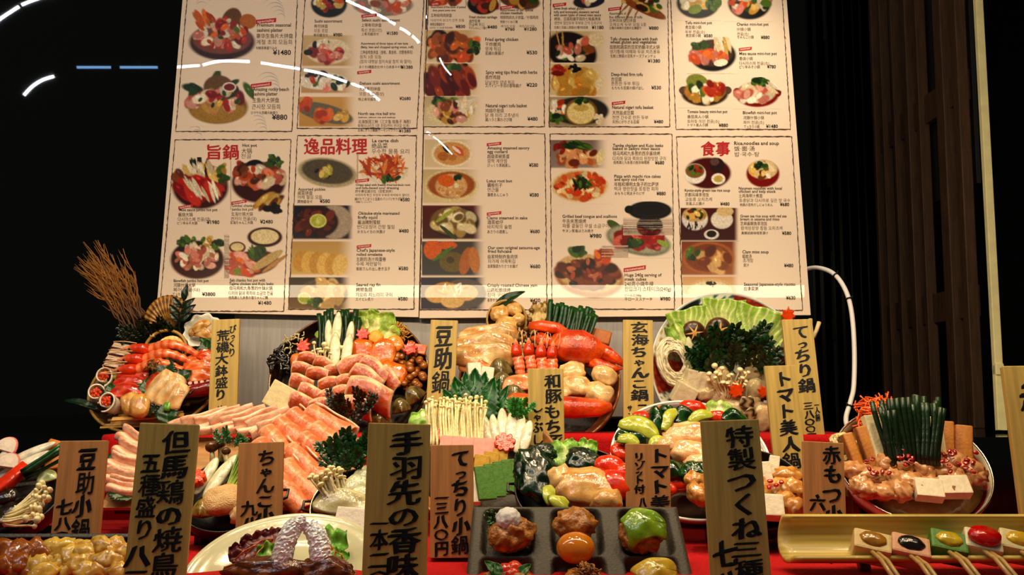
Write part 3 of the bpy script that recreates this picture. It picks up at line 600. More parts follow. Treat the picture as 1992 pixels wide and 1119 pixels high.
# --- lettering: x | baseline y | width or 0 | em size | style | words
TXT = """
500|52|66|9.5|e|Premium seasonal
500|62|50|9.5|e|sashimi platter
499|74|71|10|c|豪华生鱼片大拼盘
499|86|69|10.5|k|계절 초회 모듬회
498|96|41|6.5|j|旬鮮豪華盛り込み
531|107|35|13.5|p|¥1480
492|177|70|9.5|e|Amazing rocky beach
492|186|48|9.5|e|sashimi platter
491|199|52|10.5|c|生鱼片大拼盘
490|212|55|11|k|큰시장 모듬회
488|222|52|6.5|j|びっくり荒磯大鉢盛り
529|233|30|14|p|¥880
612|44|54|8|e|Sushi assortment
611|54|27|7.5|c|寿司拼盘
611|63|27|8|k|모듬 초밥
610|71|28|6.5|j|寿司盛合せ
648|71|18|9|p|¥980
704|42|74|8|e|Select sushi assortment
703|52|39|7.5|c|上等寿司拼盘
703|62|40|8|k|특선 초밥(1인)
703|69|34|6.5|j|上寿司盛合せ
752|68|22|9|p|¥1580
702|87|92|6.5|e|Assortment of three types of raw tuna
702|94|102|6.5|e|(fatty, lean and chopped spring onion, roll)
701|105|102|8|c|三种金枪鱼拼盘（金枪、黑金枪、切葱卷寿司）
700|114|42|8|k|참치 3종 모듬
700|123|100|8|k|(참치 대뱃살 참치속살 참치 파 말이)
699|133|86|6.5|j|まぐろ3種盛合せ(中トロ赤身ネギ巻)
780|134|23|9|p|¥1380
700|165|78|8|e|Deluxe sushi assortment
699|176|41|7.5|c|大级寿司拼盘
699|186|48|8|k|모듬 초밥(특상)
697|196|40|6.5|j|特上寿司盛合せ
777|195|22|9|p|¥2680
697|224|72|8|e|North sea rice ball trio
697|230|72|4.5|e|(salmon, salmon roe and scallop)
697|240|102|8|c|北海饭团三种（三文鱼 鲑鱼子 海胆）
696|248|100|8|k|북해이나리즈 3종 초밥(연어 연어알 성게)
696|256|84|6.5|j|北海にぎり三種盛(サーモンイクラウニ)
776|258|23|9|p|¥1380
838|16|68|6|e|Assortment of five kinds of potted
842|22|44|5|e|(duck, gizzard, potato, okra)
838|33|41|7.5|c|五种烧鸡肉拼盘
838|42|65|6|k|다섯가지 닭고기 안주 모듬
837|50|28|6.5|j|串焼五種盛合せ
836|56|45|4.5|j|(ねぎま つくね 皮 手羽 砂肝)
886|55|19|9|p|¥830
913|36|54|7.5|e|Fried chicken cartilage
912|44|22|7.5|c|油炸软骨
912|51|30|7.5|k|연골뼈 튀김
912|57|36|6|j|やげんなんこつ揚げ
948|56|19|9|p|¥480
973|22|64|7.5|e|Assortment of our special
973|28|44|7.5|e|chicken meatballs
973|37|74|7.5|c|特制鸡肉丸子拼盘／什锦鸡肉
973|45|34|6|j|特製つくね三種
974|53|28|5|k|세가지 모듬
1010|53|30|5|k|여섯가지 모듬
982|60|19|8.5|p|¥760
1019|60|25|9|p|¥1280
944|80|64|9.5|e|Fried spring chicken
944|90|30|9|c|干炸嫩鸡
944|99|30|9|k|영계 튀김
944|107|36|8|j|若鶏の唐揚げ
1024|106|21|10|p|¥530
945|144|100|9.5|e|Spicy wing tips fried with herbs
944|154|29|9|c|香炸鸡翅
944|164|56|9|k|닭날개맛 양념 튀김
944|170|70|8|j|スパイシー手羽の香味揚げ
1024|169|21|10|p|¥220
945|209|80|9.5|e|Natural nigari tofu basket
944|219|36|9|c|鸡翅尽是烧
944|228|64|9|k|닭 깨 미리 고추냉이
944|236|52|8|j|鶏ハラミ黒わさび焼
1026|235|20|10|p|¥480
1077|19|60|7.5|e|Seven fresh wheat gluten,
1077|26|88|7.5|e|tofu and konnyaku skewers served
1077|32|92|7.5|e|with seven types of sweet miso sauce
1078|40|90|7.5|c|烤麸、豆腐和魔芋蒟的七味酱烤串
1078|48|92|7.5|k|생면부 말린두부 두부와 곤약 꼬치구이
1078|56|66|6|j|生麩と豆腐と蒟蒻の7種7味田楽
1151|57|23|9.5|p|¥1180
1185|29|33|7.5|e|Assortment of
1185|36|64|7.5|e|five different kinds of tofu
1185|43|52|7.5|c|五种风味豆豆拼盘
1185|51|72|7.5|k|코게오게 두부 모듬 5종
1185|57|62|6|j|五種の味噌の豆腐の五種盛り
1262|58|19|9|p|¥880
1187|79|92|9|e|Tofu cheese fondue with fresh
1187|85|90|9|e|wheat gluten and vegetables
1186|95|97|8.5|c|面筋和蔬菜的豆浆奶酪洋式火锅
1186|104|98|8.5|k|생기통례 야채와 두유 치즈퐁듀
1187|112|88|7|j|生麩と野菜の豆乳チーズフォンデュ
1260|122|24|9.5|p|¥1380
1189|148|61|9|e|Deep-fried firm tofu
1189|158|20|9|c|炸豆腐
1189|166|54|8.5|k|튼튼한 두부 튀김
1190|174|62|7|j|もちもち豆腐の揚げ出し
1267|174|19|9.5|p|¥530
1191|212|80|9|e|Natural nigari tofu basket
1191|223|42|9|c|天然盐卤豆腐
1191|232|70|8.5|k|천연 간수로 만든 두부
1191|240|52|7|j|天然にがりざる豆腐
1272|240|18|9|p|¥480
1333|47|52|8|e|Tofu mini-hot pot
1333|56|31|7.5|c|煮豆腐小锅
1333|65|38|7.5|k|두부 전골(소)
1334|72|29|7|j|煮豆腐小鍋
1369|73|17|9|p|¥580
1433|50|62|8|e|Chanko mini-hot pot
1433|60|27|7.5|c|什锦小锅
1434|69|22|7.5|k|전골(소)
1434|75|32|7|j|ちゃんこ小鍋
1480|76|17|9|p|¥880
1438|107|73|8|e|Miso sauce mini-hot pot
1438|117|26|7.5|c|香烧小锅
1438|126|58|7.5|k|다시마스페 전골(소)
1438|133|40|7|j|ピリ辛みそ小鍋
1492|133|17|9|p|¥780
1337|220|78|8|e|Tomato beauty mini-hot pot
1337|230|41|7.5|c|番茄美人小锅
1337|239|62|7.5|k|토마토 미인 전골(소)
1338|246|39|7|j|トマト美人小鍋
1398|247|18|9|p|¥880
1445|222|66|8|e|Blowfish mini-hot pot
1446|232|40|7.5|c|河豚什锦小锅
1446|241|40|7.5|k|복어 전골(소)
1447|249|30|7|j|てっちり小鍋
1490|249|23|9|p|¥1480
404|308|60|31|t|旨鍋
472|286|28|9|e|Hot pot
470|298|20|11|c|大锅
469|308|20|10|k|전골
349|411|74|8|e|Miso sauce jumbo hot pot
347|421|28|8.5|c|酱烧大锅
346|430|63|8.5|k|다시마스페 전골(대)
345|437|39|7|j|ピリ辛みそ大鍋
402|436|25|10|p|¥1980
451|403|44|8|e|Genkai chanko
451|410|42|8|e|jumbo hot pot
450|420|42|8.5|c|玄海什锦大锅
449|429|50|8.5|k|겐카이 전골(대)
448|436|44|7|j|玄海ちゃんこ大鍋
506|435|25|10|p|¥2480
338|549|68|8|e|Blowfish jumbo hot pot
338|558|42|8.5|c|河豚什锦大锅
337|567|52|8.5|k|복어 전골(대)
336|575|31|7|j|てっちり大鍋
393|576|26|10|p|¥3800
447|548|69|8|e|Salt chanko hot pot with
446|555|86|8|e|Tajima chicken and Kujo leeks
446|564|84|8.5|c|但马鸡和九条葱的什锦火锅
445|574|86|8.5|k|다지마 닭과 쪽파의 소금맛 전골
445|582|76|7|j|但馬鶏と九条葱の塩ちゃんこ鍋
502|593|26|10|p|¥1480
592|298|122|34|t|逸品料理
724|277|51|9|e|La carte dish
723|288|31|11|c|绝品菜
723|299|73|11|k|우수한 물품 요리
580|371|53|8|e|Assorted pickles
579|379|29|8.5|c|咸菜拼盘
579|387|48|8.5|k|야채 절임 모듬
578|395|30|7|j|漬物盛合せ
622|395|20|10|p|¥580
692|362|106|6.5|e|Crispy salad with freshly fried burdock root
692|368|84|6.5|e|and tofu-based sour dressing
691|375|72|6.5|c|炸牛蒡豆腐沙拉（豆浆凉拌）
691|382|106|6|k|사각하게 튀긴 우엉과 두부의 바삭바삭 샐러드
690|390|88|6.5|j|揚げたてごぼうと豆腐のパリパリサラダ
690|395|34|4.5|j|〜和風ドレッシング〜
778|392|19|10|p|¥580
697|418|80|8.5|e|Okizuke-style marinated
696|426|38|8.5|e|firefly squid
696|436|44|9|c|酱油腌制萤鱿
695|445|72|9|k|반디오징어 간장 절임
695|454|54|7.5|j|ホタルイカの沖漬け
776|453|19|10|p|¥480
694|490|74|8.5|e|Chef's Japanese-style
694|498|50|8.5|e|rolled omelette
693|508|58|9|c|主厨的汤汁鸡蛋卷
693|517|48|9|k|수제 계란말이
693|526|66|7.5|j|板前さんの出し巻き玉子
775|526|19|10|p|¥580
693|557|47|8.5|e|Seared ray fin
693|567|31|9|c|烤鲼鱼翅
692|577|71|9|k|가오리 지느러미 구이
692|585|34|7.5|j|エイヒレ炙り
774|585|19|10|p|¥580
948|291|82|8.5|e|Amazing steamed savory
948|298|39|8.5|e|egg custard
948|308|43|9|c|超级茶碗蒸蛋
948|317|38|9|k|깜짝 계란찜
948|325|45|7.5|j|びっくり茶碗蒸し
1029|325|18|10|p|¥580
947|355|49|8.5|e|Lotus root bun
948|364|29|9|c|藕根包子
948|373|22|9|k|연근볼
948|382|40|7.5|j|蓮根まんじゅう
1030|383|18|10|p|¥580
947|427|79|8.5|e|Clams steamed in sake
948|436|31|9|c|酒蒸蛤仔
948|445|47|9|k|바지락의 술찜
948|454|40|7.5|j|あさりの酒蒸し
1031|454|19|10|p|¥680
949|485|101|8.5|e|Our own original satsuma-age
949|492|46|8.5|e|fried fishcake
949|503|58|9|c|自家特制炸鱼肉饼
949|512|53|9|k|자가제 어묵튀김
949|521|58|7.5|j|自家製変わりさつま揚げ
1031|522|20|10|p|¥680
948|558|97|8.5|e|Crisply roasted Chinese yam
948|568|45|9|c|山药松脆烧烤
948|577|34|9|k|참마 구이
948|587|40|7.5|j|長芋サクサク焼き
1031|588|20|10|p|¥420
1192|286|98|8.5|e|Tamba chicken and Kujo leeks
1192|292|92|8.5|e|baked in Saikyo miso sauce
1192|302|92|9|c|但马鸡和九条葱的西京酱烧烤
1192|312|103|9|k|다지마 닭과 쪽파의 된장맛장 구이
1193|319|70|7|j|但馬鶏と九条葱の西京味噌焼
1274|320|18|9.5|p|¥680
1195|346|90|8.5|e|Pizza with mochi rice cakes
1195|352|58|8.5|e|and spicy cod roe
1195|362|86|9|c|年糕和辣明太鱼子的比萨饼
1195|371|86|9|k|떡과 명란젓을 토핑한 피자
1196|379|58|7|j|おもちと明太子のピザ
1277|380|18|9.5|p|¥880
1094|424|106|8.5|e|Grilled beef tongue and scallions
1094|434|46|9|c|牛舌夹葱烧烤
1094|443|90|9|k|파를 곁들인 우설 소금구이
1094|452|60|7|j|牛タン葱塩はさみ焼き
1147|463|23|11|p|¥980
1215|538|72|8.5|e|Huge 240g serving of
1215|546|42|8.5|e|steak cubes
1215|556|56|10|c|240克小烧牛排
1215|566|90|10|k|한입크기 스테이크(240g)
1215|577|32|6|j|どーんと240g
1215|585|54|8|j|牛ロースステーキ
1284|585|20|10|p|¥980
1364|301|55|30|t|食事
1428|282|87|9.5|e|Rice,noodles and soup
1428|293|40|10|c|饭·面·汤
1429|304|48|10|k|밥·국수·탕
1332|373|88|7.5|e|Kyoto-style green tea rice soup
1332|382|47|8|c|京都风味茶泡饭
1333|391|52|8|k|교토풍 오차즈케
1334|399|36|7|j|京風ぶぶ漬け
1401|400|18|9|p|¥480
1437|369|84|7.5|e|Nyumen noodles with local
1437|375|72|7.5|e|chicken and kelp stock
1437|384|46|8|c|土鸡海带汁煮面
1438|393|99|8|k|토종닭과 다시마로 깊은 맛 국수
1439|401|64|6.5|j|地鶏の昆布だしにゅうめん
1517|401|18|9|p|¥680
1440|423|90|7.5|e|Green tea rice soup with red sea
1440|429|76|7.5|e|bream in sesame and miso
1440|438|52|8|c|芝麻酱鲷鱼茶泡饭
1441|447|81|8|k|참깨된장양 참돔 오차즈케
1442|456|52|6.5|j|真鯛胡麻味噌茶漬け
1521|457|18|9|p|¥580
1444|493|51|8.5|e|Clam miso soup
1444|502|18|8.5|c|蚬蛤汤
1445|510|20|8.5|k|조개탕
1446|519|11|7.5|j|貝汁
1525|520|18|9.5|p|¥480
1447|556|100|8.5|e|Seasonal Japanese-style risotto
1447|565|28|8.5|c|应季菜粥
1529|583|18|9.5|p|¥630
"""
BOLD = {'e': 0.012, 'c': 0.0, 'k': 0.0, 'j': 0.0, 'p': 0.02, 't': 0.0, 'w': 0.01}
NAMES = {'e': 'lettering', 'c': 'lettering', 'k': 'lettering', 'j': 'lettering', 'p': 'price', 't': 'heading', 'w': 'lettering'}
def letter(px, py, w, em, st, s, rot=0, lift=0.0009):
    B = B_of(px, py)
    v, f = text_geo(s, BOLD[st])
    wid = v[:, 0].max() - v[:, 0].min()
    sx = (w / wid) if w else em
    x = (v[:, 0] - v[:, 0].min()) * sx; y = v[:, 1] * em; c, sn = math.cos(rot), math.sin(rot)
    gs = []
    for k in ((-1, 0, 1) if st == 't' else (0,)):           # brush headings: a broad nib drawn through the strokes
        V = board_xy(B, px + x * c + y * sn + k * 0.9, py - y * c + x * sn - k * 0.7, lift + 0.0001 * k)
        gs.append(G(V, f, '#1d1512', True))
    return obj(NAMES[st], join(gs), M_ink[st], B['t'], smooth=False)
for ln in TXT.strip().split('\n'):
    x, y, w, em, st, s = ln.split('|')
    letter(float(x), float(y), float(w), float(em), st, s)
# small red tags
for x0, y0, x1, y1, s in ((498, 39, 537, 35, 'specialty'), (488, 164, 528, 159, 'recommend'), (703, 29, 733, 26, 'specialty'), (695, 139, 722, 136, 'specialty'), (838, 6, 856, 4, 'specialty'), (973, 13, 1000, 10, 'specialty'), (1075, 8, 1101, 5, 'specialty'),
                          (1183, 16, 1208, 13, 'recommend'), (1190, 199, 1216, 196, 'specialty'), (1437, 94, 1462, 91, 'recommend'), (347, 402, 375, 397, 'specialty'), (450, 393, 480, 388, 'specialty'), (691, 350, 718, 347, 'specialty'), (694, 478, 722, 475, 'recommend'),
                          (947, 279, 975, 276, 'specialty'), (947, 414, 975, 411, 'specialty'), (1213, 522, 1256, 516, 'recommend')):
    B = B_of(x0, y0); h = 6 if x1 - x0 < 35 else 8
    q = [board_local(B, *p) for p in ((x0, y0 + h), (x1, y1 + h), (x1 + 0.5, y1), (x0, y0))]
    obj('red_tag', prism(q, 0.0002, 0.0007, '#c01418'), M_ink['r'], B['t'], smooth=False)
    letter(x0 + 3, y0 + h - 2.0, (x1 - x0) - 6, h * 0.85, 'w', s, math.atan2(y1 - y0, x1 - x0), 0.0012)

# --- neon tubes of the arcade across the passage: real lamps, seen mirrored in the laminate and in the black wall
M_neon = mat('neon_white', '#f2f4ff', 0.4, var=0, emit=135)
M_neonb = mat('neon_blue_white', '#8fc4ff', 0.4, var=0, emit=14)
WP = Plane(996, 560, 3.40, 0, normal=(0, -1, 0))
def mirror(p, P): return p - P.n * (2 * (p - P.c).dot(P.n))
def neon(pts, P, dist, wpx, label, m=None):
    q = [mirror(EYE + raydir(*p).normalized() * dist, P) for p in smooth_path([(x, y, 0) for x, y in pts], 6 * len(pts)) for p in [(p.x, p.y)]]
    t = thing('neon_tube', label, 'neon lamp', Matrix.Translation(q[0]), 'neon tubes of the arcade behind the viewer')
    obj('glass_tube', tube([p - q[0] for p in q], wpx / 2 / F * dist, 8, '#f2f4ff'), m or M_neon, t)
    for e in (0, -1):
        obj('end_cap', blob(wpx / F * dist * 0.55, wpx / F * dist * 0.55, wpx / F * dist * 0.55, 0, sub=2).move(*(q[e] - q[0])), mat('neon_socket', '#101010', 0.5), t)
NB = 'white neon tube of the arcade, mirrored in the menu board'
NW = 'blue white neon tube of the arcade, mirrored in the black wall'
for pts in (((340, 131), (365, 129), (390, 127)), ((393, 127), (430, 119), (487, 120)), ((506, 122), (545, 128), (584, 134)), ((590, 136), (625, 143), (676, 160)), ((682, 162), (705, 171), (725, 184), (739, 197)),
            ((672, 0), (705, 15), (740, 31), (770, 48)), ((777, 54), (790, 61), (799, 68)), ((801, 69), (810, 77), (816, 85)), ((855, 112), (864, 130), (878, 147)), ((829, 256), (838, 262)), ((842, 265), (858, 278), (880, 301))):
    neon(pts, BP, 5.6, 5.2 if pts[0][0] < 840 else 3.0, NB)
neon(((148, 131), (182, 131), (217, 131)), WP, 7.6, 4.5, NW, M_neonb); neon(((232, 131), (270, 131), (308, 131)), WP, 7.6, 4.5, NW, M_neonb)
for pts in (((-30, 60), (0, 37), (38, 12)), ((41, 10), (66, 0), (110, -14)), ((46, 186), (62, 169), (82, 156), (106, 148))): neon(pts, WP, 7.6, 5.0, 'white neon arc of the arcade, mirrored in the black wall')
# ---------------------------------------------------------------- wooden name tablets with brush lettering
M_wood = mat('pale_cypress_wood', '#b4984c', 0.5, var=0.22, scale=5, stretch=(28, 1.1, 28), bump=0.08, bscale=40)
M_wood2 = mat('reddish_cypress_wood', '#b27c45', 0.5, var=0.24, scale=5, stretch=(26, 1.0, 26), bump=0.08, bscale=40)
M_brush = mat('brush_ink', '#0b0c12', 0.45, var=0, spec=0.3)
SLOT = {'っ': 0.6, 'ゃ': 0.65, 'ッ': 0.6, '一': 0.45, '二': 0.7, '三': 0.8, '〇': 0.7, 'こ': 0.8, 'の': 0.85, 'り': 1.0, '八': 0.9}
def brush(ch, seed):
    """one character, em box 0..1, drawn with a slanted broad nib and an unsteady hand"""
    v, f = text_geo(ch, 0.0)
    v = v.copy(); ce = np.array((0.5, 0.38, 0))
    v -= ce
    v[:, 1] += 0.07 * v[:, 0]
    wob = np.stack([nzs(v, 2.2, seed), nzs(v, 2.2, seed + 9), np.zeros(len(v))], 1) * 0.07
    v = v + wob
    gs = []
    for k in (-1.5, -0.5, 0.5, 1.5):
        th = (0.036 if len(v) < 45 else 0.026 if len(v) < 75 else 0.017) * (1 + 0.3 * math.sin(seed))
        gs.append(G(v + np.array((th * k, th * 0.55 * k, 0.0004 * k)), f, '#0b0c12', True))
    return join(gs)
def sign(tl, tr, bl, Y, lean, zb, cols, label, m=None, yaw=0.0, thick=0.010, base=True):
    a = at(*tl, Y); b = at(*tr, Y + yaw)
    dz = a.z - at(*bl, Y).z
    c = at(*bl, Y - dz * math.tan(math.radians(lean)))
    up = (a - c).normalized(); x = (b - a); wid = x.length; x = (x - up * x.dot(up)).normalized(); n = x.cross(up)
    H = (a.z - zb) / up.z
    M = Matrix((x, up, n)).transposed().to_4x4(); M.translation = a - up * H + x * wid / 2
    t = thing('wooden_sign', label, 'sign', M, 'wooden name signs between the dishes')
    # a board with its top edge chamfered; y runs up along the grain
    g = rbox(wid, H, thick, 0.12).move(0, H / 2, -thick / 2)
    g.v = g.v[:, [0, 1, 2]]
    o = obj('board', g, m or M_wood, t, smooth=False)
    Mi = M.inverted()
    def loc(px, py):
        d = raydir(px, py); q = EYE + d * ((a - EYE).dot(n) / d.dot(n)); return Mi @ q
    for ci, (cx, y0, y1, w, s) in enumerate(cols):
        p0 = loc(cx, y0); scale = wid / math.hypot(tr[0] - tl[0], tr[1] - tl[1])
        Ltot = (y1 - y0) * scale / max(up.z, 0.5) ; tot = sum(SLOT.get(ch, 1.0) for ch in s); y = p0.y
        gs = []
        for k, ch in enumerate(s):
            sl = SLOT.get(ch, 1.0); h = Ltot * sl / tot
            cw = w * scale * (0.75 if sl in (0.6, 0.65) else 1.0)
            hh = h * 1.08 if sl >= 0.7 else h / sl * (0.7 if sl < 0.5 else 0.75)
            gs.append(brush(ch, 3.7 * k + ci + len(label)).scale(cw * 0.98, hh * 0.94, 1).move(p0.x + 0.03 * cw * math.sin(k * 2.1), y - h / 2, 0.0008))
            y -= h
        G_ = join(gs); keep = G_.v[:, 1].min() > 0.002
        obj('lettering', G_, M_brush, t, smooth=False)
    if base: obj('foot_block', rbox(wid * 1.04, 0.014, 0.045, 0.1).move(0, 0.012, -0.030), m or M_wood, t, smooth=False)
    return t
sign((412, 622), (466, 622), (405, 808), 2.20, 8, ZB, [(434, 642, 778, 26, '荒磯大鉢盛り'), (453, 632, 694, 15, 'びっくり'), (428, 788, 812, 18, '八'), (449, 790, 812, 9, '一人'), (413, 796, 812, 9, 'サ')], 'wooden sign lettered 荒磯大鉢盛り beside the sashimi platter')
sign((838, 622), (891, 622), (829, 790), 2.24, 8, ZB, [(864, 632, 764, 36, '豆助鍋')], 'wooden sign lettered 豆助鍋 behind the enoki, between two large bowls')
sign((1212, 622), (1270, 622), (1213, 812), 2.20, 8, ZB, [(1243, 626, 780, 36, '玄海ちゃんこ鍋'), (1249, 784, 806, 22, '二'), (1225, 788, 814, 10, 'サン')], 'wooden sign lettered 玄海ちゃんこ鍋 between the crab bowl and the patterned plate')
sign((1521, 622), (1580, 622), (1545, 856), 2.16, 10, ZB, [(1556, 632, 764, 34, 'てっちり鍋'), (1571, 782, 858, 20, '三八〇〇円'), (1588, 785, 818, 10, '一人前')], 'tilted wooden sign lettered てっちり鍋 at the edge of the patterned plate')
sign((1487, 712), (1548, 714), (1505, 890), 2.02, 10, ZM, [(1522, 722, 908, 36, 'トマト美人鍋')], 'wooden sign lettered トマト美人鍋 in front of the てっちり鍋 sign')
sign((1027, 717), (1096, 719), (1028, 872), 2.00, 9, ZM, [(1075, 727, 872, 34, '和豚もち豚'), (1045, 780, 880, 24, 'しゃぶしゃ')], 'wooden sign lettered 和豚もち豚しゃぶ in front of the crab bowl')
sign((117, 858), (208, 858), (98, 1046), 1.60, 9, ZF, [(172, 872, 1046, 38, '豆助小鍋'), (127, 970, 1052, 34, '七八〇')], 'short wooden sign lettered 豆助小鍋 beside the small pot at the left', M_wood2)
sign((272, 822), (388, 824), (240, 1119), 1.38, 11, ZF, [(345, 836, 1122, 56, '但馬鶏の焼鳥'), (296, 880, 1050, 40, '五種盛り'), (270, 1058, 1180, 52, '八三〇')], 'tall wooden sign lettered 但馬鶏の焼鳥五種盛り', None, 0.015, 0.014)
sign((464, 862), (551, 861), (457, 1046), 1.62, 9, ZF, [(519, 874, 1048, 38, 'ちゃんこ小鍋'), (486, 974, 1050, 34, '九八〇')], 'short wooden sign lettered ちゃんこ小鍋 in front of the rolled meat', M_wood2)
sign((717, 822), (838, 826), (704, 1119), 1.38, 11, ZF, [(792, 838, 1160, 64, '手羽先の香味揚'), (738, 1010, 1066, 36, '一本'), (738, 1072, 1140, 44, '二〇')], 'tall wooden sign lettered 手羽先の香味揚 beside the foil wrapped wings', None, 0.012, 0.014)
sign((838, 866), (921, 866), (836, 1075), 1.60, 9, z_at(1084, 1.585), [(896, 874, 1070, 36, 'てっちり小鍋'), (859, 962, 1076, 28, '一三八〇円')], 'short reddish wooden sign lettered てっちり小鍋 beside the stone tray', M_wood2)
sign((1217, 863), (1303, 862), (1218, 1025), 1.66, 9, ZF, [(1282, 872, 988, 38, 'トマト美'), (1243, 880, 958, 22, 'リゾット付'), (1250, 966, 990, 16, '八')], 'short wooden sign lettered トマト美リゾット付 beside the tomatoes', M_wood2)
sign((1362, 819), (1476, 817), (1381, 1119), 1.38, 11, ZF, [(1436, 828, 1122, 58, '特製つくね三種'), (1408, 1050, 1190, 50, '七八〇')], 'tall wooden sign lettered 特製つくね三種 between tomato pot and bamboo tray', None, -0.012, 0.014)
sign((1562, 858), (1641, 857), (1566, 1025), 1.64, 9, ZF, [(1617, 866, 1052, 38, '赤もつ小鍋'), (1590, 962, 1046, 32, '六八〇')], 'short wooden sign lettered 赤もつ小鍋 behind the bamboo tray', M_wood2)
sign((1950, 712), (2068, 712), (2002, 1119), 1.66, 10, ZF, [(2004, 735, 1060, 56, '赤もつ鍋')], 'tilted wooden sign cut off by the right edge', None, -0.01, 0.014)
# ---------------------------------------------------------------- food builders; sizes in picture pixels at the dish, x right, y up the dish, z off the dish
def eul(e): return Matrix.Rotation(math.radians(e[2]), 4, 'Z') @ Matrix.Rotation(math.radians(e[0]), 4, 'X') @ Matrix.Rotation(math.radians(e[1]), 4, 'Y')
def frame(P, px, py, lift=0.0, e=(0, 0, 0), sc=1.0):
    return P.mat(P.hit(px, py, lift * P.s)) @ eul(e) @ Matrix.Scale(sc, 4)
def put(name, g, P, px, py, label, cat, group=None, lift=0.0, e=(0, 0, 0), m=None, sc=1.0, smooth=True):
    """one food thing of a single mesh; g in pixels (scaled to metres here) or a ready mesh"""
    if not isinstance(g, bpy.types.Mesh): g = to_mesh(g.scale(P.s), name, m, smooth)
    o = obj(name, g, None, None, frame(P, px, py, lift, e, sc))
    return tag(o, label, cat, group)
def root(name, P, px, py, label, cat, group=None, lift=0.0, e=(0, 0, 0)):
    return thing(name, label, cat, frame(P, px, py, lift, e), group)
def kid(name, g, P, t, m=None, M=None, smooth=True):
    if not isinstance(g, bpy.types.Mesh): g = to_mesh(g.scale(P.s), name, m, smooth)
    if M is not None: M = M.copy(); M.translation = M.translation * P.s
    return obj(name, g, None, t, M)
def ml(P, g, name, m=None, smooth=True): return to_mesh(g.scale(P.s), name, m, smooth)
T = Matrix.Translation

def meat(w, h, seed=0, core='#c0623c', fat='#f8dcb8', arch=0.36, streak=0.22, curl=0.0, rim=0.17, thick=2.4):
    def fn(u, v):
        a = (u - 0.5); x = w * a * (1 - 0.10 * v); y = h * (v - 0.5) + h * 0.22 * np.cos(a * 3.0 + 0.3 * seed)
        z = arch * h * np.sin(np.pi * np.clip(v, 0, 1) * 0.9 + 0.2) + 0.05 * w * np.sin(u * 7 + seed) + 0.10 * h * np.cos(a * 3.1) + curl * h * (v - 0.5) ** 2
        return x, y, z
    def cf(u, v, top):
        n = np.sin(u * 9 + 3 * np.sin(v * 5 + seed) + seed) * 0.5 + 0.5
        f = np.maximum(sm(1 - rim, 1 - rim * 0.3, v + 0.03 * np.sin(u * 11 + seed)), sm(0.93, 1.0, np.abs(u - 0.5) * 2) * 0.8)
        f = np.maximum(f, streak * sm(0.86, 1.0, n) * 0.7)
        return mixc(core, fat, np.clip(f, 0, 1))
    return sheet(16, 11, fn, thick, cf)
def roll(L, R, seed=0, core='#dc8a60', fat='#f6d8b8', turns=1.7):
    def fn(u, v):
        t = 2 * np.pi * turns * v + 0.35 * np.sin(u * 4 + seed) + 2.2; r = R * (0.45 + 0.55 * v) * (1 + 0.05 * np.sin(u * 9 + seed))
        return L * (u - 0.5) + 0.06 * L * np.sin(t) * (1 - v), r * np.cos(t), r * np.sin(t) * 0.92
    def cf(u, v, top):
        n = np.sin(u * 16 + 5 * np.sin(v * 7 + seed)) * 0.5 + 0.5
        f = np.maximum(sm(0.95, 0.99, v) * 0.8, sm(0.8, 1, n) * 0.35)
        f = np.maximum(f, sm(0.95, 1.0, np.abs(u - 0.5) * 2) * 0.6)
        return mixc(core, fat, f)
    return sheet(18, 30, fn, R * 0.14, cf)
def negi(w, h, t=5, c1='#e8e6c8', c2='#b8bf86'):
    def cf(v): 
        r = np.sqrt(v[:, 0] ** 2 + v[:, 1] ** 2); return mixc(c1, c2, 0.5 * sm(0.75, 1.0, r) + 0.35 * sm(0.7, 1, np.sin(r * 26) * 0.5 + 0.5) * (r < 0.85))
    return blob(w / 2, h / 2, t, 0.03, 1.5, w, 3, cfn=cf)
def stalk(L, r, c='#1f5a22', c2='#2f7a30', seed=0, bend=0.05):
    pts = [(bend * L * math.sin(seed + i / 6 * 2.2) * (i / 6), i / 6 * L, bend * L * math.cos(seed * 1.7) * (i / 6) ** 2) for i in range(7)]
    return tube(pts, [r * (0.95 + 0.1 * math.sin(i + seed)) for i in range(7)], 8, cfn=lambda t: mixc(c, c2, t), flat=0.8)
def chives(P, px, py, w, L, n, label, base=0.6, lean=0, lift=10, r=3.2, e=(20, 0, 0), c='#143d17', c2='#2a6a28', fan=10, cat='chives', name='chive_bundle'):
    """bunch of cut green stalks standing side by side; px, py is the foot of the bunch"""
    t = root(name, P, px, py, label, cat, None, lift, e)
    ms = [ml(P, stalk(L * (0.9 + 0.06 * k), r, c, c2, k, 0.05), 'stalk', M_leaf()) for k in range(4)]
    for i in range(n):
        q = (i + 0.5) / n - 0.5; row = (i * 7) % 3
        M = T((q * w * base, 0, row * r * 1.1)) @ Matrix.Rotation(math.radians(-q * fan * 2 - lean + rnd.uniform(-3, 3)), 4, 'Z') @ Matrix.Rotation(math.radians(rnd.uniform(-5, 8)), 4, 'X')
        kid('stalk', ms[rnd.randrange(4)], P, t, None, M)
    return t
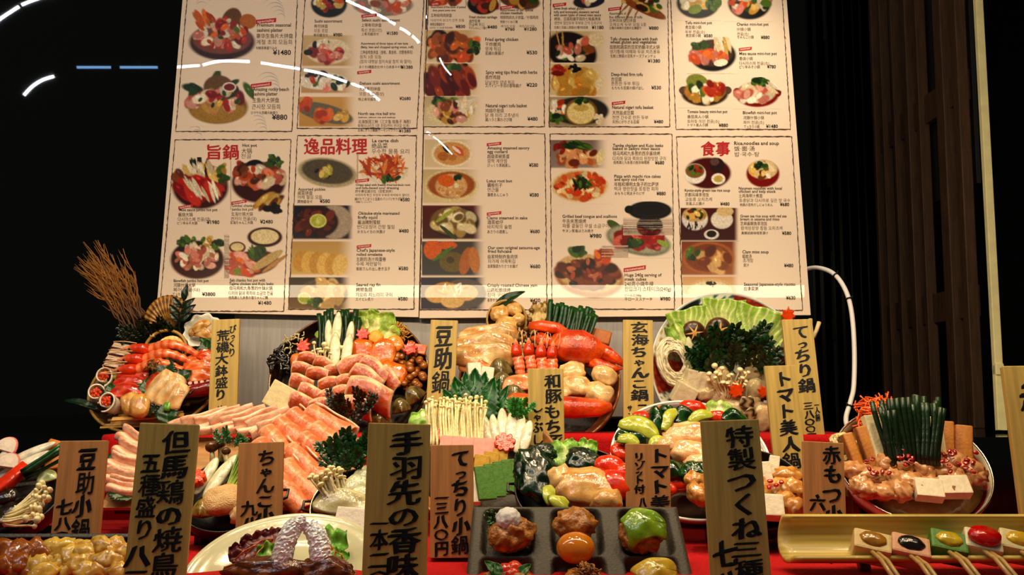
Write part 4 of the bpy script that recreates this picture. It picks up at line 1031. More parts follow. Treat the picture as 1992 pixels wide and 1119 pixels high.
def enoki(P, px, py, w, L, n, label, lean=0, lift=8, e=(20, 0, 0), r=1.5, cap=4.0, fan=12, var=0.3, c='#f4e8bc', name='enoki_bundle', cat='mushrooms', capc='#fbf2c8', rows=3, base=0.45):
    t = root(name, P, px, py, label, cat, None, lift, e)
    sm_ = [ml(P, tube([(2.0 * math.sin(k + i * 0.9), i / 5 * L, 1.5 * math.cos(k + i)) for i in range(6)], [r * (1.15 - 0.06 * i) for i in range(6)], 6, c), 'stem', M_food()) for k in range(3)]
    cf = lambda v: mixc(capc, '#ecdca6', sm(0.2, -0.7, v[:, 1]))
    cm = [ml(P, blob(cap * q, cap * 0.85 * q, cap * q, 0.05, 2, k, 2, cfn=cf), 'cap', M_food()) for k, q in enumerate((1.0, 0.8, 1.15))]
    tip = [(2.0 * math.sin(k + 4.5), L, 1.5 * math.cos(k + 5)) for k in range(3)]
    for i in range(n):
        q = (i + 0.5) / n - 0.5; k = rnd.randrange(3); s = 1 - var * rnd.random()
        M = T((q * w * base, rnd.uniform(-2, 2), (i * 5 % rows) * cap * 0.9)) @ Matrix.Rotation(math.radians(-q * fan * 2 - lean + rnd.uniform(-4, 4)), 4, 'Z') @ Matrix.Rotation(math.radians(rnd.uniform(-4, 9)), 4, 'X') @ Matrix.Diagonal((1, s, 1, 1))
        st = kid('stem', sm_[k], P, t, None, M)
        kid('cap', cm[rnd.randrange(3)], P, st, None, T(tip[k]))
    return t
def flower_outline(w, kind='maple'):
    out = []
    if kind == 'maple':
        for k in range(7):
            a = math.radians(90 + (k - 3) * 47); 
            for d, r in ((-16, 0.30), (-7, 0.42), (0, 0.56 - 0.06 * abs(k - 3)), (7, 0.42)): out.append((w * r * math.cos(a + math.radians(d)), w * r * math.sin(a + math.radians(d))))
    else:
        for k in range(48):
            a = 2 * math.pi * k / 48; r = 0.5 * (0.72 + 0.28 * abs(math.cos(a * 4)) ** 0.7); out.append((w * r * math.cos(a), w * r * math.sin(a)))
    return out
def carrot(w, kind='maple', d=7, c='#e65c22'): 
    g = prism(flower_outline(w, kind), 0, d, c, 1.5); return g
def cabbage(w, h, seed=0, c1='#e6e6b0', c2='#9fc052', c3='#6ea03a', amp=0.06, rib=True, thick=2.5):
    def fn(u, v):
        a = u - 0.5; wid = w * (0.72 + 0.28 * np.sin(np.pi * np.clip(v * 0.9 + 0.1, 0, 1)))
        x = wid * a; y = h * (v - 0.5) + h * 0.05 * np.sin(u * 9 + seed)
        edge = np.maximum(np.abs(a) * 2, v)
        z = amp * h * np.sin(u * 17 + seed + 3 * v) * edge ** 2 + amp * h * 0.9 * np.sin(v * 13 + seed * 2) * edge ** 2 + 0.16 * h * np.cos(a * 2.6) + 0.03 * h * np.abs(np.sin(u * 24))
        return x, y, z
    def cf(u, v, top):
        a = np.abs(u - 0.5) * 2; vein = np.exp(-(a / (0.22 * (1.15 - v))) ** 2)
        vv = np.exp(-((np.mod(a * 3.2 + v * 2.4, 0.5) - 0.25) / 0.05) ** 2) * 0.55
        t = np.clip(0.25 + 0.5 * v + 0.35 * a - 0.9 * vein * rib - vv * 0.6, 0, 1)
        return mixc(c1, c2, sm(0, 0.7, t)) * (1 - sm(0.8, 1.1, t))[..., None] + C3(c3) * sm(0.8, 1.1, t)[..., None]
    return sheet(26, 22, fn, thick, cf)
def napa(w, h, seed=0):
    """flat cut piece of napa cabbage, white veins fanning out from its foot"""
    def fn(u, v):
        a = u - 0.5; an = a / (0.45 + 0.55 * v) * 11 + seed
        return w * a * (0.86 + 0.14 * v), h * (v - 0.5) + 0.02 * h * np.sin(u * 14 + seed), 0.10 * h * np.cos(a * 2.6) + 0.012 * h * np.cos(an * 2) + 0.03 * h * np.sin(u * 9 + seed) * v ** 2
    def cf(u, v, top):
        a = u - 0.5; an = a / (0.45 + 0.55 * v) * 11 + seed
        vein = np.exp(-((np.mod(an / 1.6 + 0.25 * np.sin(v * 9 + u * 5), 1) - 0.5) / 0.13) ** 2)
        t = np.clip(0.2 + 0.75 * v + 0.25 * np.abs(a) - 0.75 * vein - 0.5 * np.exp(-(a / 0.1) ** 2) * (1 - v), 0, 1)
        return mixc('#e8ecb4', '#8fb63c', t)
    return sheet(44, 24, fn, 3, cf)
def tofu(w, h, d, c='#ece2c6'): return rbox(w, h, d, 0.10, c, amp=0.0)
def clam(w, h=None, seed=0, c1='#8a744c', c2='#3c3226', d=0.34):
    h = h or w * 0.8
    def fn(u, v):
        a = np.pi * (0.02 + 0.96 * u); r = 0.02 + 0.98 * v
        x = 0.5 * w * r * np.cos(a) * (1 - 0.10 * np.sin(a)); y = h * (r * np.sin(a) * 0.92 - 0.42)
        z = d * w * (1 - r ** 2.2) * (0.35 + 0.65 * np.sin(a)) + 0.012 * w * np.sin(r * 46)
        return x, y, z
    def cf(u, v, top):
        n = 0.5 + 0.5 * np.sin(v * 40 + seed); q = 0.5 + 0.5 * np.sin(u * 17 + seed * 3 + 4 * np.sin(v * 6))
        return mixc(c1, c2, np.clip(0.35 * n + 0.55 * sm(0.55, 0.9, q) * v, 0, 1))
    g = sheet(26, 14, fn, 1.2, cf)
    g2 = G(g.v * np.array((0.98, 0.98, -0.8)) + np.array((0, -h * 0.02, -1.0)), [tuple(reversed(q)) for q in g.f], g.c * 0.8)
    return g + g2
def shiitake(P, px, py, w, label, e=(15, 0, 0), lift=14, rot=10):
    t = root('shiitake_mushroom', P, px, py, label, 'mushroom', 'shiitake mushrooms on the patterned plate', lift, e)
    R = w / 2; prof = [(R * 0.01, R * 0.52)] + [(R * math.sin(a), R * 0.52 * math.cos(a)) for a in np.linspace(0.15, 1.62, 10)] + [(R * 0.86, -R * 0.12), (R * 0.3, -R * 0.05), (R * 0.02, -R * 0.05)]
    kid('cap', lathe(prof, 28, cfn=lambda v: mixc('#3c2210', '#6a4224', sm(0.6 * R, R, np.hypot(v[:, 0], v[:, 1])))), P, t, mat('shiitake_skin', None, 0.3, var=0.2, scale=90, bump=0.2))
    for k in range(3):                                # star cut: six pale tapering grooves
        V = []; f = []
        for i in range(13):
            s = (i / 12 - 0.5) * 1.5; x = R * s; wd = R * 0.085 * max(0.02, 1 - (abs(s) / 0.75) ** 1.6) + 0.15
            z = R * 0.52 * math.sqrt(max(0, 1 - s * s)) + 0.5
            V += [(x, -wd, z), (x, 0, z + 0.7), (x, wd, z)]
            if i: j = 3 * i; f += [(j - 3, j, j + 1, j - 2), (j - 2, j + 1, j + 2, j - 1)]
        kid('star_cut', G(V, f, '#d8ab62'), P, t, M_matte(), Matrix.Rotation(math.radians(60 * k + rot), 4, 'Z'))
    kid('stem', tube([(0, 0, -R * 0.55), (0, 0, 0)], R * 0.22, 8, '#d8c498'), P, t, M_matte())
    return t
def sprig(L, seed=0, c='#1c4a1c', c2='#3b7a2c', n=9, wid=0.34, curl=0.3):
    """one feathery leaf: a bent midrib with paired toothed leaflets"""
    r = random.Random(seed); gs = [tube([(0.06 * L * math.sin(seed + i), i / 5 * L, curl * L * (i / 5) ** 2) for i in range(6)], [L * 0.02 * (1.2 - i / 6) for i in range(6)], 5, c)]
    for k in range(n):
        s = 0.18 + 0.82 * k / (n - 1); y0 = s * L; z0 = curl * L * s * s; x0 = 0.06 * L * math.sin(seed + s * 5)
        for sd in (-1, 1):
            l = L * wid * (1.15 - 0.6 * abs(s - 0.6)) * r.uniform(0.75, 1.2); a = math.radians(r.uniform(28, 62)); up = r.uniform(-0.2, 0.6)
            dx, dy, dz = sd * math.sin(a) * l, math.cos(a) * l, up * l * 0.6
            px, py = -dy / l * l * 0.26, dx / l * l * 0.26
            V = [(x0, y0, z0), (x0 + dx * 0.4 + px, y0 + dy * 0.4 + py, z0 + dz * 0.5 - l * 0.06), (x0 + dx * 0.45, y0 + dy * 0.45, z0 + dz * 0.5 + l * 0.08), (x0 + dx * 0.4 - px, y0 + dy * 0.4 - py, z0 + dz * 0.5 - l * 0.06),
                 (x0 + dx * 0.75 + px * 0.9, y0 + dy * 0.75 + py * 0.9, z0 + dz), (x0 + dx * 0.75 - px * 0.9, y0 + dy * 0.75 - py * 0.9, z0 + dz), (x0 + dx, y0 + dy, z0 + dz * 1.1)]
            gs.append(G(V, [(0, 2, 1), (0, 3, 2), (1, 2, 4), (2, 3, 5), (2, 6, 4), (2, 5, 6)], mixc(c, c2, np.array([0.2, 0.6, 0.1, 0.6, 1, 1, 1]) * r.uniform(0.5, 1)), True))
    return join(gs)
def greens(P, px, py, w, h, n, L, label, lift=6, e=(0, 0, 0), c='#123a14', c2='#2c6a26', name='chrysanthemum_greens', cat='greens', spread=150, part='sprig', wid=0.34):
    t = root(name, P, px, py, label, cat, None, lift, e)
    ms = [ml(P, sprig(L * q, k, c, c2, wid=wid), part, M_leaf(), False) for k, q in enumerate((1, 0.85, 1.1, 0.95))]
    for i in range(n):
        x, y = rnd.uniform(-0.5, 0.5) * w, rnd.uniform(-0.5, 0.35) * h
        M = T((x * 0.75, y * 0.75 - h * 0.1, rnd.uniform(0, 0.2) * h)) @ Matrix.Rotation(math.radians(-x / w * spread + rnd.uniform(-28, 28)), 4, 'Z') @ Matrix.Rotation(math.radians(rnd.uniform(0, 48)), 4, 'X')
        kid(part, ms[i % 4], P, t, None, M, False)
    return t
def leaf(w, h, seed=0, c='#1d5a20', c2='#3f8a34', teeth=14, bend=0.12, thick=1.2):
    """pointed leaf with a toothed edge and pale veins"""
    def fn(u, v):
        a = (u - 0.5) * 2; half = 0.5 * w * np.sin(np.pi * np.clip(v, 0, 1) ** 0.75) ** 0.8
        tooth = 1 + (0.42 * np.abs(np.sin(v * np.pi * teeth)) - 0.16) * (np.abs(a) > 0.92) if teeth else 1
        x = a * half * tooth; y = h * (v - 0.5) + np.abs(a) * 0.03 * h
        return x, y, bend * h * np.sin(np.pi * v) + 0.10 * w * np.abs(a) + 0.02 * w * np.sin(v * 20 + a * 3)
    def cf(u, v, top):
        a = np.abs(u - 0.5) * 2; t = np.exp(-(a / 0.06) ** 2) + 0.6 * np.exp(-((np.mod(v * 7 - a * 1.6, 1) - 0.5) / 0.09) ** 2)
        return mixc(c, c2, np.clip(t, 0, 1))
    return sheet(13, 4 * teeth + 3 if teeth else 16, fn, thick, cf)
def slab(w, h, seed=0, c='#e2c49a', c2='#f0dcbc', arch=0.18, thick=4, taper=0.2, wave=0.04):
    """soft raw fish or meat slab"""
    def fn(u, v):
        a = u - 0.5; b = v - 0.5
        x = w * a * (1 - taper * (v - 0.5)) * (1 - 0.12 * (2 * b) ** 4); y = h * b * (1 - 0.25 * (2 * a) ** 4)
        return x, y, arch * h * np.cos(a * 2.8) + arch * h * 0.5 * np.cos(b * 2.6) + wave * w * np.sin(u * 6 + seed + v * 3)
    def cf(u, v, top): return mixc(c, c2, 0.5 + 0.5 * np.sin(u * 10 + seed + 5 * v + 2 * np.sin(v * 7)))
    return sheet(14, 12, fn, thick, cf)
def chunk(w, h, d, seed=0, c='#d8a468', c2='#eccf9c', amp=0.34, sub=3, power=0.85, freq=2.1):
    def cf(v): return mixc(c, c2, 0.5 + 0.5 * nzs(v, 2.6, seed + 3) * 1.6)
    return blob(w / 2, h / 2, d / 2, amp, freq, seed, sub, cfn=lambda v: np.clip(cf(v), 0, 1), power=power)
def bowl_prof(R, depth, foot=0.45, rim=4, wall=5):
    """px profile: outer foot up to the rim at z 0 and down the inside"""
    out = [(R * foot, -depth), (R * foot + 2, -depth - 6), (R * (foot + 0.06), -depth - 6), (R * (foot + 0.08), -depth)]
    out += [(R * (foot + 0.08 + (0.92 - foot) * math.sin(t)), -depth * math.cos(t)) for t in np.linspace(0.25, 1.57, 9)]
    out += [(R, rim * 0.3), (R - rim * 0.5, rim * 0.5), (R - rim, 0)]
    out += [((R - wall) * math.sin(t), -(depth - wall) * math.cos(t)) for t in np.linspace(1.5, 0.02, 10)]
    return out
def dish(name, P, R, label, prof, m, cat='bowl', c='#1a0d08', cfn=None, n=64, extra=None):
    t = thing(name, label, cat, P.mat(P.c))
    kid('body', lathe(prof, n, c, cfn), P, t, m)
    return t
def ring(R, r, n=64, c='#cccccc', z=0.0): return tube([(R * math.cos(2 * math.pi * k / n), R * math.sin(2 * math.pi * k / n), z) for k in range(n + 1)], r, 8, c, cap=False)
def strands(w, h, n, r, c, c2, seed=0, loops=1.5, kind='nest', d=10):
    rr = random.Random(seed); gs = []
    for i in range(n):
        if kind == 'nest':
            a0 = rr.uniform(0, 6.28); q = rr.uniform(0.45, 1.0); pts = [(0.5 * w * q * math.cos(a0 + t * loops) + rr.uniform(-1, 1), 0.5 * h * q * math.sin(a0 + t * loops), d * rr.uniform(0.2, 1) * (1.1 - q * 0.6)) for t in np.linspace(0, 3.2, 9)]
        else:
            x, y, a = max(-0.4, min(0.4, rr.gauss(0, 0.2))) * w, max(-0.4, min(0.4, rr.gauss(0, 0.2))) * h, rr.uniform(0, 6.28); l = rr.uniform(0.18, 0.34) * w; b = rr.uniform(-1, 1)
            hz = d * max(0, 1 - (2 * x / w) ** 2 - (2 * y / h) ** 2) * rr.uniform(0.6, 1.05)
            pts = [(x + l * s * math.cos(a + b * s), y + l * s * math.sin(a + b * s), hz + 3 * math.sin(s * 4 + i)) for s in np.linspace(-0.5, 0.5, 5)]
        gs.append(tube(pts, r * rr.uniform(0.8, 1.2), 5, mixc(c, c2, np.array(rr.random())).tolist()))
    return join(gs)
def prawn(P, t, L, w, seed=0, c='#d8602c', c2='#f4a47c', head=True):
    """shell-on prawn along +y: ringed body, tail fan below, head with eyes and feelers above"""
    n = 22; pts = [(0.05 * L * math.sin(i / n * 3), -L * 0.5 + L * 0.72 * i / n, 0.12 * L * math.sin(math.pi * i / n)) for i in range(n + 1)]
    rad = [w * 0.5 * (0.55 + 0.45 * min(1, i / n * 1.6)) * (1 + 0.07 * math.sin(i * 2.0)) for i in range(n + 1)]
    kid('body', tube(pts, rad, 12, cfn=lambda q: mixc(c, c2, 0.5 + 0.5 * np.sin(q * 44)), flat=0.85), P, t, M_wet())
    for k in (-1, 0, 1):
        kid('tail_fin', leaf(w * 0.5, L * 0.2, k, '#d04a20', '#f08450', 0).rot(180 + 26 * k).move(k * w * 0.35, -L * 0.56, 0), P, t, M_wet())
    if head:
        kid('head', tube([(0, L * 0.2, 4), (0, L * 0.3, 5), (0, L * 0.42, 5), (0, L * 0.5, 4), (0, L * 0.58, 3)], [w * 0.5, w * 0.52, w * 0.42, w * 0.22, w * 0.04], 12, cfn=lambda q: mixc('#d0481e', '#f4bc94', sm(0.4, 1, q))), P, t, M_wet())
        for sx in (-1, 1):
            kid('eye', blob(w * 0.11, w * 0.11, w * 0.11, 0, sub=2, c='#0a0606').move(sx * w * 0.26, L * 0.46, w * 0.38), P, t, M_wet())
            kid('feeler', tube([(sx * w * 0.1, L * 0.55, 3), (sx * w * 0.35, L * 0.72, 6), (sx * w * 0.55, L * 0.74, 8), (sx * w * 0.62, L * 0.58, 9), (sx * w * 0.5, L * 0.4, 9)], 0.9, 5, '#f0c8a0'), P, t, M_food())
# ================================================================ back row: dark lacquer bowl of meat
PB = Plane(680, 738, 2.33, 30)
M_lac = mat('brown_lacquer', None, 0.14, var=0.06, spec=0.5, coat=0.4)
tB = dish('lacquer_bowl', PB, 155, 'large dark brown lacquer bowl tilted up, heaped with red meat slices', bowl_prof(155, 48), M_lac, c='#1e0f08')
kid('rim', ring(154, 2.2, 72, '#6a3f1c', 2), PB, tB, M_lac)
kid('bed', lathe([(0.1, -4), (70, -6), (128, -16), (140, -20), (120, -30), (0.1, -34)], 40, '#3a2a16'), PB, tB, M_matte())
b_ = 'in the dark lacquer bowl'
chives(PB, 655, 690, 78, 84, 44, 'dark green chive bunch standing ' + b_, lift=4, e=(10, 0, 0), fan=5, base=0.92, r=4.2, c='#0d2c10', c2='#1c4c1c')
for i, (x, y, w, h, r) in enumerate(((639, 650, 15, 60, 4), (655, 645, 19, 84, -2), (681, 652, 16, 58, -4), (652, 683, 21, 76, 2), (675, 684, 21, 74, -6))):
    put('leek_slice', negi(w, h, 4), PB, x, y, 'pale oblique leek slice before the chives ' + b_, 'leek', 'leek slices in the lacquer bowl', 32 + 5 * (i > 2), (14, 0, r), M_wet())
for x, y, w, r, k, l in ((706, 652, 32, 8, 18, 'orange red carrot maple leaf beside the leek slices ' + b_), (591, 676, 34, -25, 14, 'orange red carrot maple leaf behind the enoki ' + b_), (798, 680, 34, 15, 22, 'orange red carrot maple leaf on the brown nameko ' + b_)):
    put('carrot_cutout', carrot(w), PB, x, y, l, 'carrot', 'carrot cutouts in the lacquer bowl', k, (12, 0, r), M_wet(), smooth=False)
enoki(PB, 634, 712, 64, 44, 17, 'small enoki mushroom cluster ' + b_, lean=14, lift=14, e=(25, 0, 0), cap=5.6, fan=34, var=0.45, r=1.7)
for i, (x, y, w, h, r) in enumerate(((735, 632, 78, 50, -8), (718, 622, 50, 36, 10), (758, 650, 50, 36, -30))):
    put('cabbage_leaf', cabbage(w, h, i, '#dfe2a0', '#a8c060', '#86a848', 0.11), PB, x, y, 'ruffled pale green cabbage leaf at the top of the lacquer bowl', 'cabbage', 'cabbage leaves in the lacquer bowl', 6 + 4 * i, (22, 0, r), M_leaf())
put('fried_burdock_shreds', strands(56, 46, 46, 1.3, '#d8b060', '#b8863c', 4, kind='pile', d=14), PB, 778, 650, 'heap of golden fried burdock shreds at the rim of the lacquer bowl', 'burdock shreds', None, 8)['kind'] = 'stuff'
put('pumpkin_slice', rbox(30, 20, 8, 0.2, '#d87c1c', amp=0.03), PB, 815, 680, 'flat orange pumpkin slice at the rim of the lacquer bowl', 'pumpkin', None, 12, (10, 0, -12), M_wet())
for i, (x, y, w, h, c, c2, r) in enumerate(((704, 690, 50, 66, '#d8661c', '#e88a3c', 6), (744, 690, 52, 66, '#d06018', '#f0a050', -20), (768, 670, 34, 34, '#d8802c', '#f0b060', 20), (760, 730, 60, 56, '#d4641a', '#ee9440', -25), (577, 705, 24, 36, '#c8601c', '#e8964c', 10))):
    put('orange_fish_piece', chunk(w, h, 16, i, c, c2, 0.16), PB, x, y, 'smooth orange fish piece above the meat ' + b_, 'fish piece', 'orange fish pieces in the lacquer bowl', 16, (14, 0, r), M_wet())
put('egg_crumb_lump', chunk(30, 30, 16, 8, '#d8a03c', '#f0c868', 0.2, power=None, freq=4), PB, 731, 656, 'crumbly yellow lump beside a carrot leaf ' + b_, 'egg crumbs', None, 18, (0, 0, 0), M_matte())
put('broccoli_bit', chunk(16, 18, 12, 6, '#7aa040', '#b4cc74', 0.3, power=None, freq=4), PB, 621, 652, 'small pale green bit beside the leek slices ' + b_, 'vegetable bit', None, 18)
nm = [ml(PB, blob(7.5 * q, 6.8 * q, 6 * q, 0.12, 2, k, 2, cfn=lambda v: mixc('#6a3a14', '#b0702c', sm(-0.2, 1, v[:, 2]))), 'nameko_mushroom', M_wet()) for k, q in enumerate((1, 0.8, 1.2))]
for i in range(56):
    a = rnd.uniform(0, 6.28); q = math.sqrt(rnd.random())
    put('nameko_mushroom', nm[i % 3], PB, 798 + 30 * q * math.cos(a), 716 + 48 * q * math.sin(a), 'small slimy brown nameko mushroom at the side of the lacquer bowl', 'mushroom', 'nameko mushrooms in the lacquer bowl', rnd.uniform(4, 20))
for i in range(11):
    g = tube([(10 * math.sin(i + t * 1.7), -26 + 52 * t / 5, 4 * math.cos(i * 2 + t * 2)) for t in range(6)], 3.4, 7, '#2c281c')
    put('konnyaku_noodle', g, PB, 548 + 4 * (i % 4) - 4, 700 + 6 * (i % 5) - 12, 'dark grey konnyaku noodle at the left rim of the lacquer bowl', 'noodle', 'konnyaku noodles in the lacquer bowl', 4 + 2.2 * (i % 4), (0, 0, 90 * (i % 2) + 17 * i), M_wet())
put('bean_sprout_heap', strands(46, 60, 26, 1.2, '#e0d8b0', '#b8ab7c', 11, kind='pile', d=10), PB, 570, 668, 'tangle of pale bean sprouts at the left rim of the lacquer bowl', 'bean sprouts', None, 8)['kind'] = 'stuff'
ms = [ml(PB, meat(62, 34, k, core=c, arch=0.30), 'meat_slice') for k, c in enumerate(('#bc5c34', '#c4663c', '#b4542c', '#be6038'))]
for i, (x, y, s, r, k) in enumerate(((600, 701, .62, -6, 20), (631, 712, .62, -24, 24), (590, 722, .66, -4, 26), (656, 724, .66, 22, 28), (618, 732, .66, -8, 32), (687, 716, .9, 32, 30), (728, 728, 1.0, -34, 30), (588, 748, .72, -8, 32), (643, 752, .7, 10, 36), (676, 744, .62, 14, 38), (714, 744, 1.05, -26, 38), (608, 772, .85, -12, 38), (640, 776, .7, 16, 42), (672, 768, .7, 6, 44), (720, 774, 1.35, -12, 46), (590, 787, .8, -10, 40), (628, 796, .8, 6, 44), (690, 798, 1.0, -4, 44), (756, 742, .8, -40, 30))):
    put('meat_slice', ms[i % 4], PB, x, y, 'folded raw red meat slice with pale fat rim ' + b_, 'meat slice', 'meat slices in the lacquer bowl', k, (30, 0, r), sc=s * 1.12)
for x, y, w, h, r, l in ((548, 774, 54, 50, -30, 'larger white tofu block leaning at the left rim of the lacquer bowl'), (566, 806, 46, 34, 35, 'lower white tofu block in front of the lacquer bowl')):
    put('tofu_block', tofu(w, h, 24, '#e6dcb4'), PB, x, y, l, 'tofu', 'tofu blocks in the lacquer bowl', 22, (20, 10, r), M_matte(), smooth=False)
for i, (x, y, w, r, l) in enumerate(((805, 768, 44, 40, 'grey brown clam nearest the right rim of the lacquer bowl'), (779, 790, 38, 15, 'striped clam between two others in the lacquer bowl'), (738, 812, 46, 5, 'dark speckled clam behind the 手羽先 sign'))):
    put('clam', clam(w, None, i, '#8c7a4c', '#2e2a1c'), PB, x, y, l, 'clam', 'clams in the lacquer bowl', 30, (25, 0, r), M_wet())
greens(PB, 684, 812, 66, 60, 14, 42, 'dark feathery fern frond in front of the meat slices', lift=56, c='#141c0c', c2='#34401c', name='fern_frond', cat='fern', spread=110, wid=0.24)

# ================================================================ crab bowl
PC = Plane(1050, 738, 2.32, 33)
M_tub = mat('red_brown_wood', None, 0.35, var=0.3, scale=8, stretch=(1, 1, 6), coat=0.2)
tC = dish('wooden_bowl', PC, 157, 'large red brown wooden bowl heaped with crab and prawns', bowl_prof(157, 56, 0.5, 6, 9), M_tub, c='#7a3f1a')
kid('rim', ring(154, 3.0, 72, '#9a5a28', 1), PC, tC, M_tub)
kid('bed', lathe([(0.1, -4), (80, -8), (132, -18), (143, -24), (120, -36), (0.1, -40)], 40, '#2c1c10'), PC, tC, M_matte())
c_ = 'in the crab bowl'
bc = root('bamboo_cup', PC, 986, 622, 'cut bamboo cup tilted forward at the top of the crab bowl', 'bamboo cup', None, 8, (20, 0, 15))
kid('wall', lathe([(40, -30), (42, 0), (42, 3), (38.5, 3), (37, -28)], 40, '#b08a3c'), PC, bc, mat('bamboo', None, 0.4, var=0.2, scale=12, stretch=(1, 1, 5)))
kid('bottom', lathe([(0.1, -22), (37, -22), (37, -27), (0.1, -27)], 32, '#6a4c20'), PC, bc, M_matte())
for i, (x, y, w, h, r) in enumerate(((972, 610, 38, 34, 20), (1000, 602, 34, 28, -20), (986, 632, 44, 34, -10), (1008, 622, 26, 26, 40))):
    put('chicken_piece', chunk(w, h, 24, i, '#cf9a56', '#eccf94', 0.22), PC, x, y, 'glossy pale chicken piece in the bamboo cup', 'chicken piece', 'chicken pieces in the bamboo cup', 14, (0, 0, r), M_wet())
put('green_leaf', leaf(24, 74, 1, '#173d14', '#2e6424', 0), PC, 990, 586, 'dark green leaf strip along the top of the bamboo cup', 'leaf', None, 16, (25, 0, -72), M_leaf())
for i, (x, y, r) in enumerate(((1014, 660, 6), (1024, 640, 7), (1010, 632, 6), (1030, 622, 6), (1020, 655, 7), (1006, 648, 6), (1034, 604, 6), (1050, 598, 5.5), (1026, 668, 5), (1003, 664, 5), (1040, 590, 5), (1062, 590, 5))):
    t = root('shimeji_mushroom', PC, x, y, 'small brown capped shimeji mushroom ' + c_, 'mushroom', 'shimeji mushrooms in the crab bowl', 30, (20, 0, -20 + 9 * (i % 5)))
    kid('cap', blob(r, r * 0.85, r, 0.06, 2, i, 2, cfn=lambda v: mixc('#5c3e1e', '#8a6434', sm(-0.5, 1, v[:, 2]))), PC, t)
    kid('stem', tube([(0, -22, -8), (0.6, -10, -4), (0, 0, -1)], [3, 2.4, 2], 7, '#e0cc9c'), PC, t)
for i, (x, y, w, h) in enumerate(((1046, 612, 34, 40), (1060, 606, 24, 36), (1046, 636, 44, 20))):
    put('maitake_frond', cabbage(w, h, i + 2, '#efe0b0', '#cdb47c', '#6a4e28', 0.14, False), PC, x, y, 'frilled cream maitake mushroom frond beside the chives ' + c_, 'mushroom', 'maitake fronds in the crab bowl', 18 + 4 * i, (25, 0, -10 + 14 * i), M_matte())
chives(PC, 1102, 652, 96, 58, 30, 'dark green chive bunch fanned behind the crab claw', lift=18, e=(18, 0, -14), fan=4, base=0.9, r=5, c='#0c3210', c2='#1c5a20')
chives(PC, 1128, 658, 40, 52, 8, 'short row of cut chives beside the bigger chive bunch', lift=30, e=(18, 0, -18), fan=6, base=0.9, r=4.4, c='#0c3210', c2='#1c5a20')
enoki(PC, 1020, 702, 50, 34, 13, 'pale enoki mushroom tuft behind the prawns', lift=24, cap=4.2, fan=10, var=0.2)
M_crab = mat('crab_shell', None, 0.22, var=0.4, scale=38, bump=0.35, bscale=150, spec=0.6)
def crabc(q): return mixc('#bc3c14', '#e46a30', q)
t = root('crab_claw', PC, 1120, 682, 'big glossy red crab claw lying across the bowl', 'crab', None, 40, (6, 0, -16))
def crabtube(pts, rad, seed, flat=0.7):
    g = tube(pts, rad, 14, cfn=lambda q: crabc(0.5 + 0.5 * np.sin(q * 7 + seed)), flat=flat); n = nzs(g.v, 0.09, seed); g.v = g.v + np.stack([1.5 * n, 3.0 * nzs(g.v, 0.07, seed + 2), 3.5 * n], 1); g.c = g.c + np.maximum(0, nzs(g.v, 0.2, seed + 4))[:, None] * np.array((0.5, 0.22, 0.08)); return g
kid('palm', crabtube([(-52, -10, 0), (-40, -4, 4), (-20, 2, 8), (8, 6, 10), (34, 4, 8), (52, -1, 5)], [8, 25, 33, 35, 28, 18], 1), PC, t, M_crab)
kid('fixed_finger', crabtube([(40, 8, 6), (62, 6, 6), (84, -2, 4), (100, -12, 2)], [18, 14, 9, 2], 2), PC, t, M_crab)
kid('moving_finger', crabtube([(36, -16, 4), (58, -22, 6), (80, -22, 4), (96, -17, 2)], [13, 12, 8, 2], 3), PC, t, M_crab)
kid('wrist', crabtube([(-80, 12, 0), (-66, 4, 2), (-50, -4, 2)], [10, 14, 10], 4), PC, t, M_crab)
for i, (p, q, w) in enumerate((((1030, 634), (1108, 650), 12), ((1034, 658), (1090, 672), 8), ((1040, 672), (1090, 686), 7), ((1140, 708), (1196, 724), 10))):
    a = PC.hit(*p, 0); t = root('crab_limb', PC, p[0], p[1], ('thick upper red crab leg above the claw', 'second thin red crab leg under the thick one', 'third thin red crab leg above the prawns', 'short red crab leg under the claw tip')[i], 'crab', 'crab legs in the crab bowl', 46 - 6 * i, (0, 0, 0))
    dx, dy = q[0] - p[0], -(q[1] - p[1]) / math.cos(math.radians(33))
    kid('shell', crabtube([(0, 0, 0), (dx * 0.3, dy * 0.3 + 4, 4), (dx * 0.7, dy * 0.7 + 3, 4), (dx, dy, 0)], [w * 0.6, w, w * 0.95, w * 0.5], i, 0.9), PC, t, M_crab)
    kid('joint', blob(w * 0.75, w * 0.75, w * 0.7, 0.1, 2, i, 2, '#c85a34').move(dx, dy, 0), PC, t, M_crab)
t = root('crab_limb', PC, 1084, 794, 'long red crab leg lying across the front of the bowl', 'crab', 'crab legs in the crab bowl', 58, (0, 0, -3))
kid('shell', crabtube([(-100, 4, -4), (-80, 6, 2), (-30, 0, 6), (30, -2, 6), (75, 2, 4), (98, 8, 0)], [10, 19, 21, 20, 17, 8], 7, 0.9), PC, t, M_crab)
kid('joint', blob(16, 15, 13, 0.15, 2, 3, 3, '#c8431f').move(-84, 2, 4), PC, t, M_crab)
for i in range(7): kid('spine', tube([(0, 0, 0), (1, 5, 3)], [1.6, 0.3], 5, '#b8301a').move(-60 + 22 * i, 14, 10), PC, t, M_crab)
put('fried_tofu', rbox(46, 28, 16, 0.2, '#b87430', amp=0.03), PC, 1166, 656, 'browned fried tofu piece behind the crab claw', 'fried tofu', None, 20, (15, 0, -16), M_matte())
for i, (x, y, r) in enumerate(((1006, 712, 4), (1029, 710, 1), (1051, 714, -3), (1071, 716, -7))):
    t = root('prawn', PC, x, y, 'red shell-on prawn standing head up behind the 和豚 sign', 'prawn', 'prawns standing in the crab bowl', 40, (24, 0, r))
    prawn(PC, t, 90, 21, i)
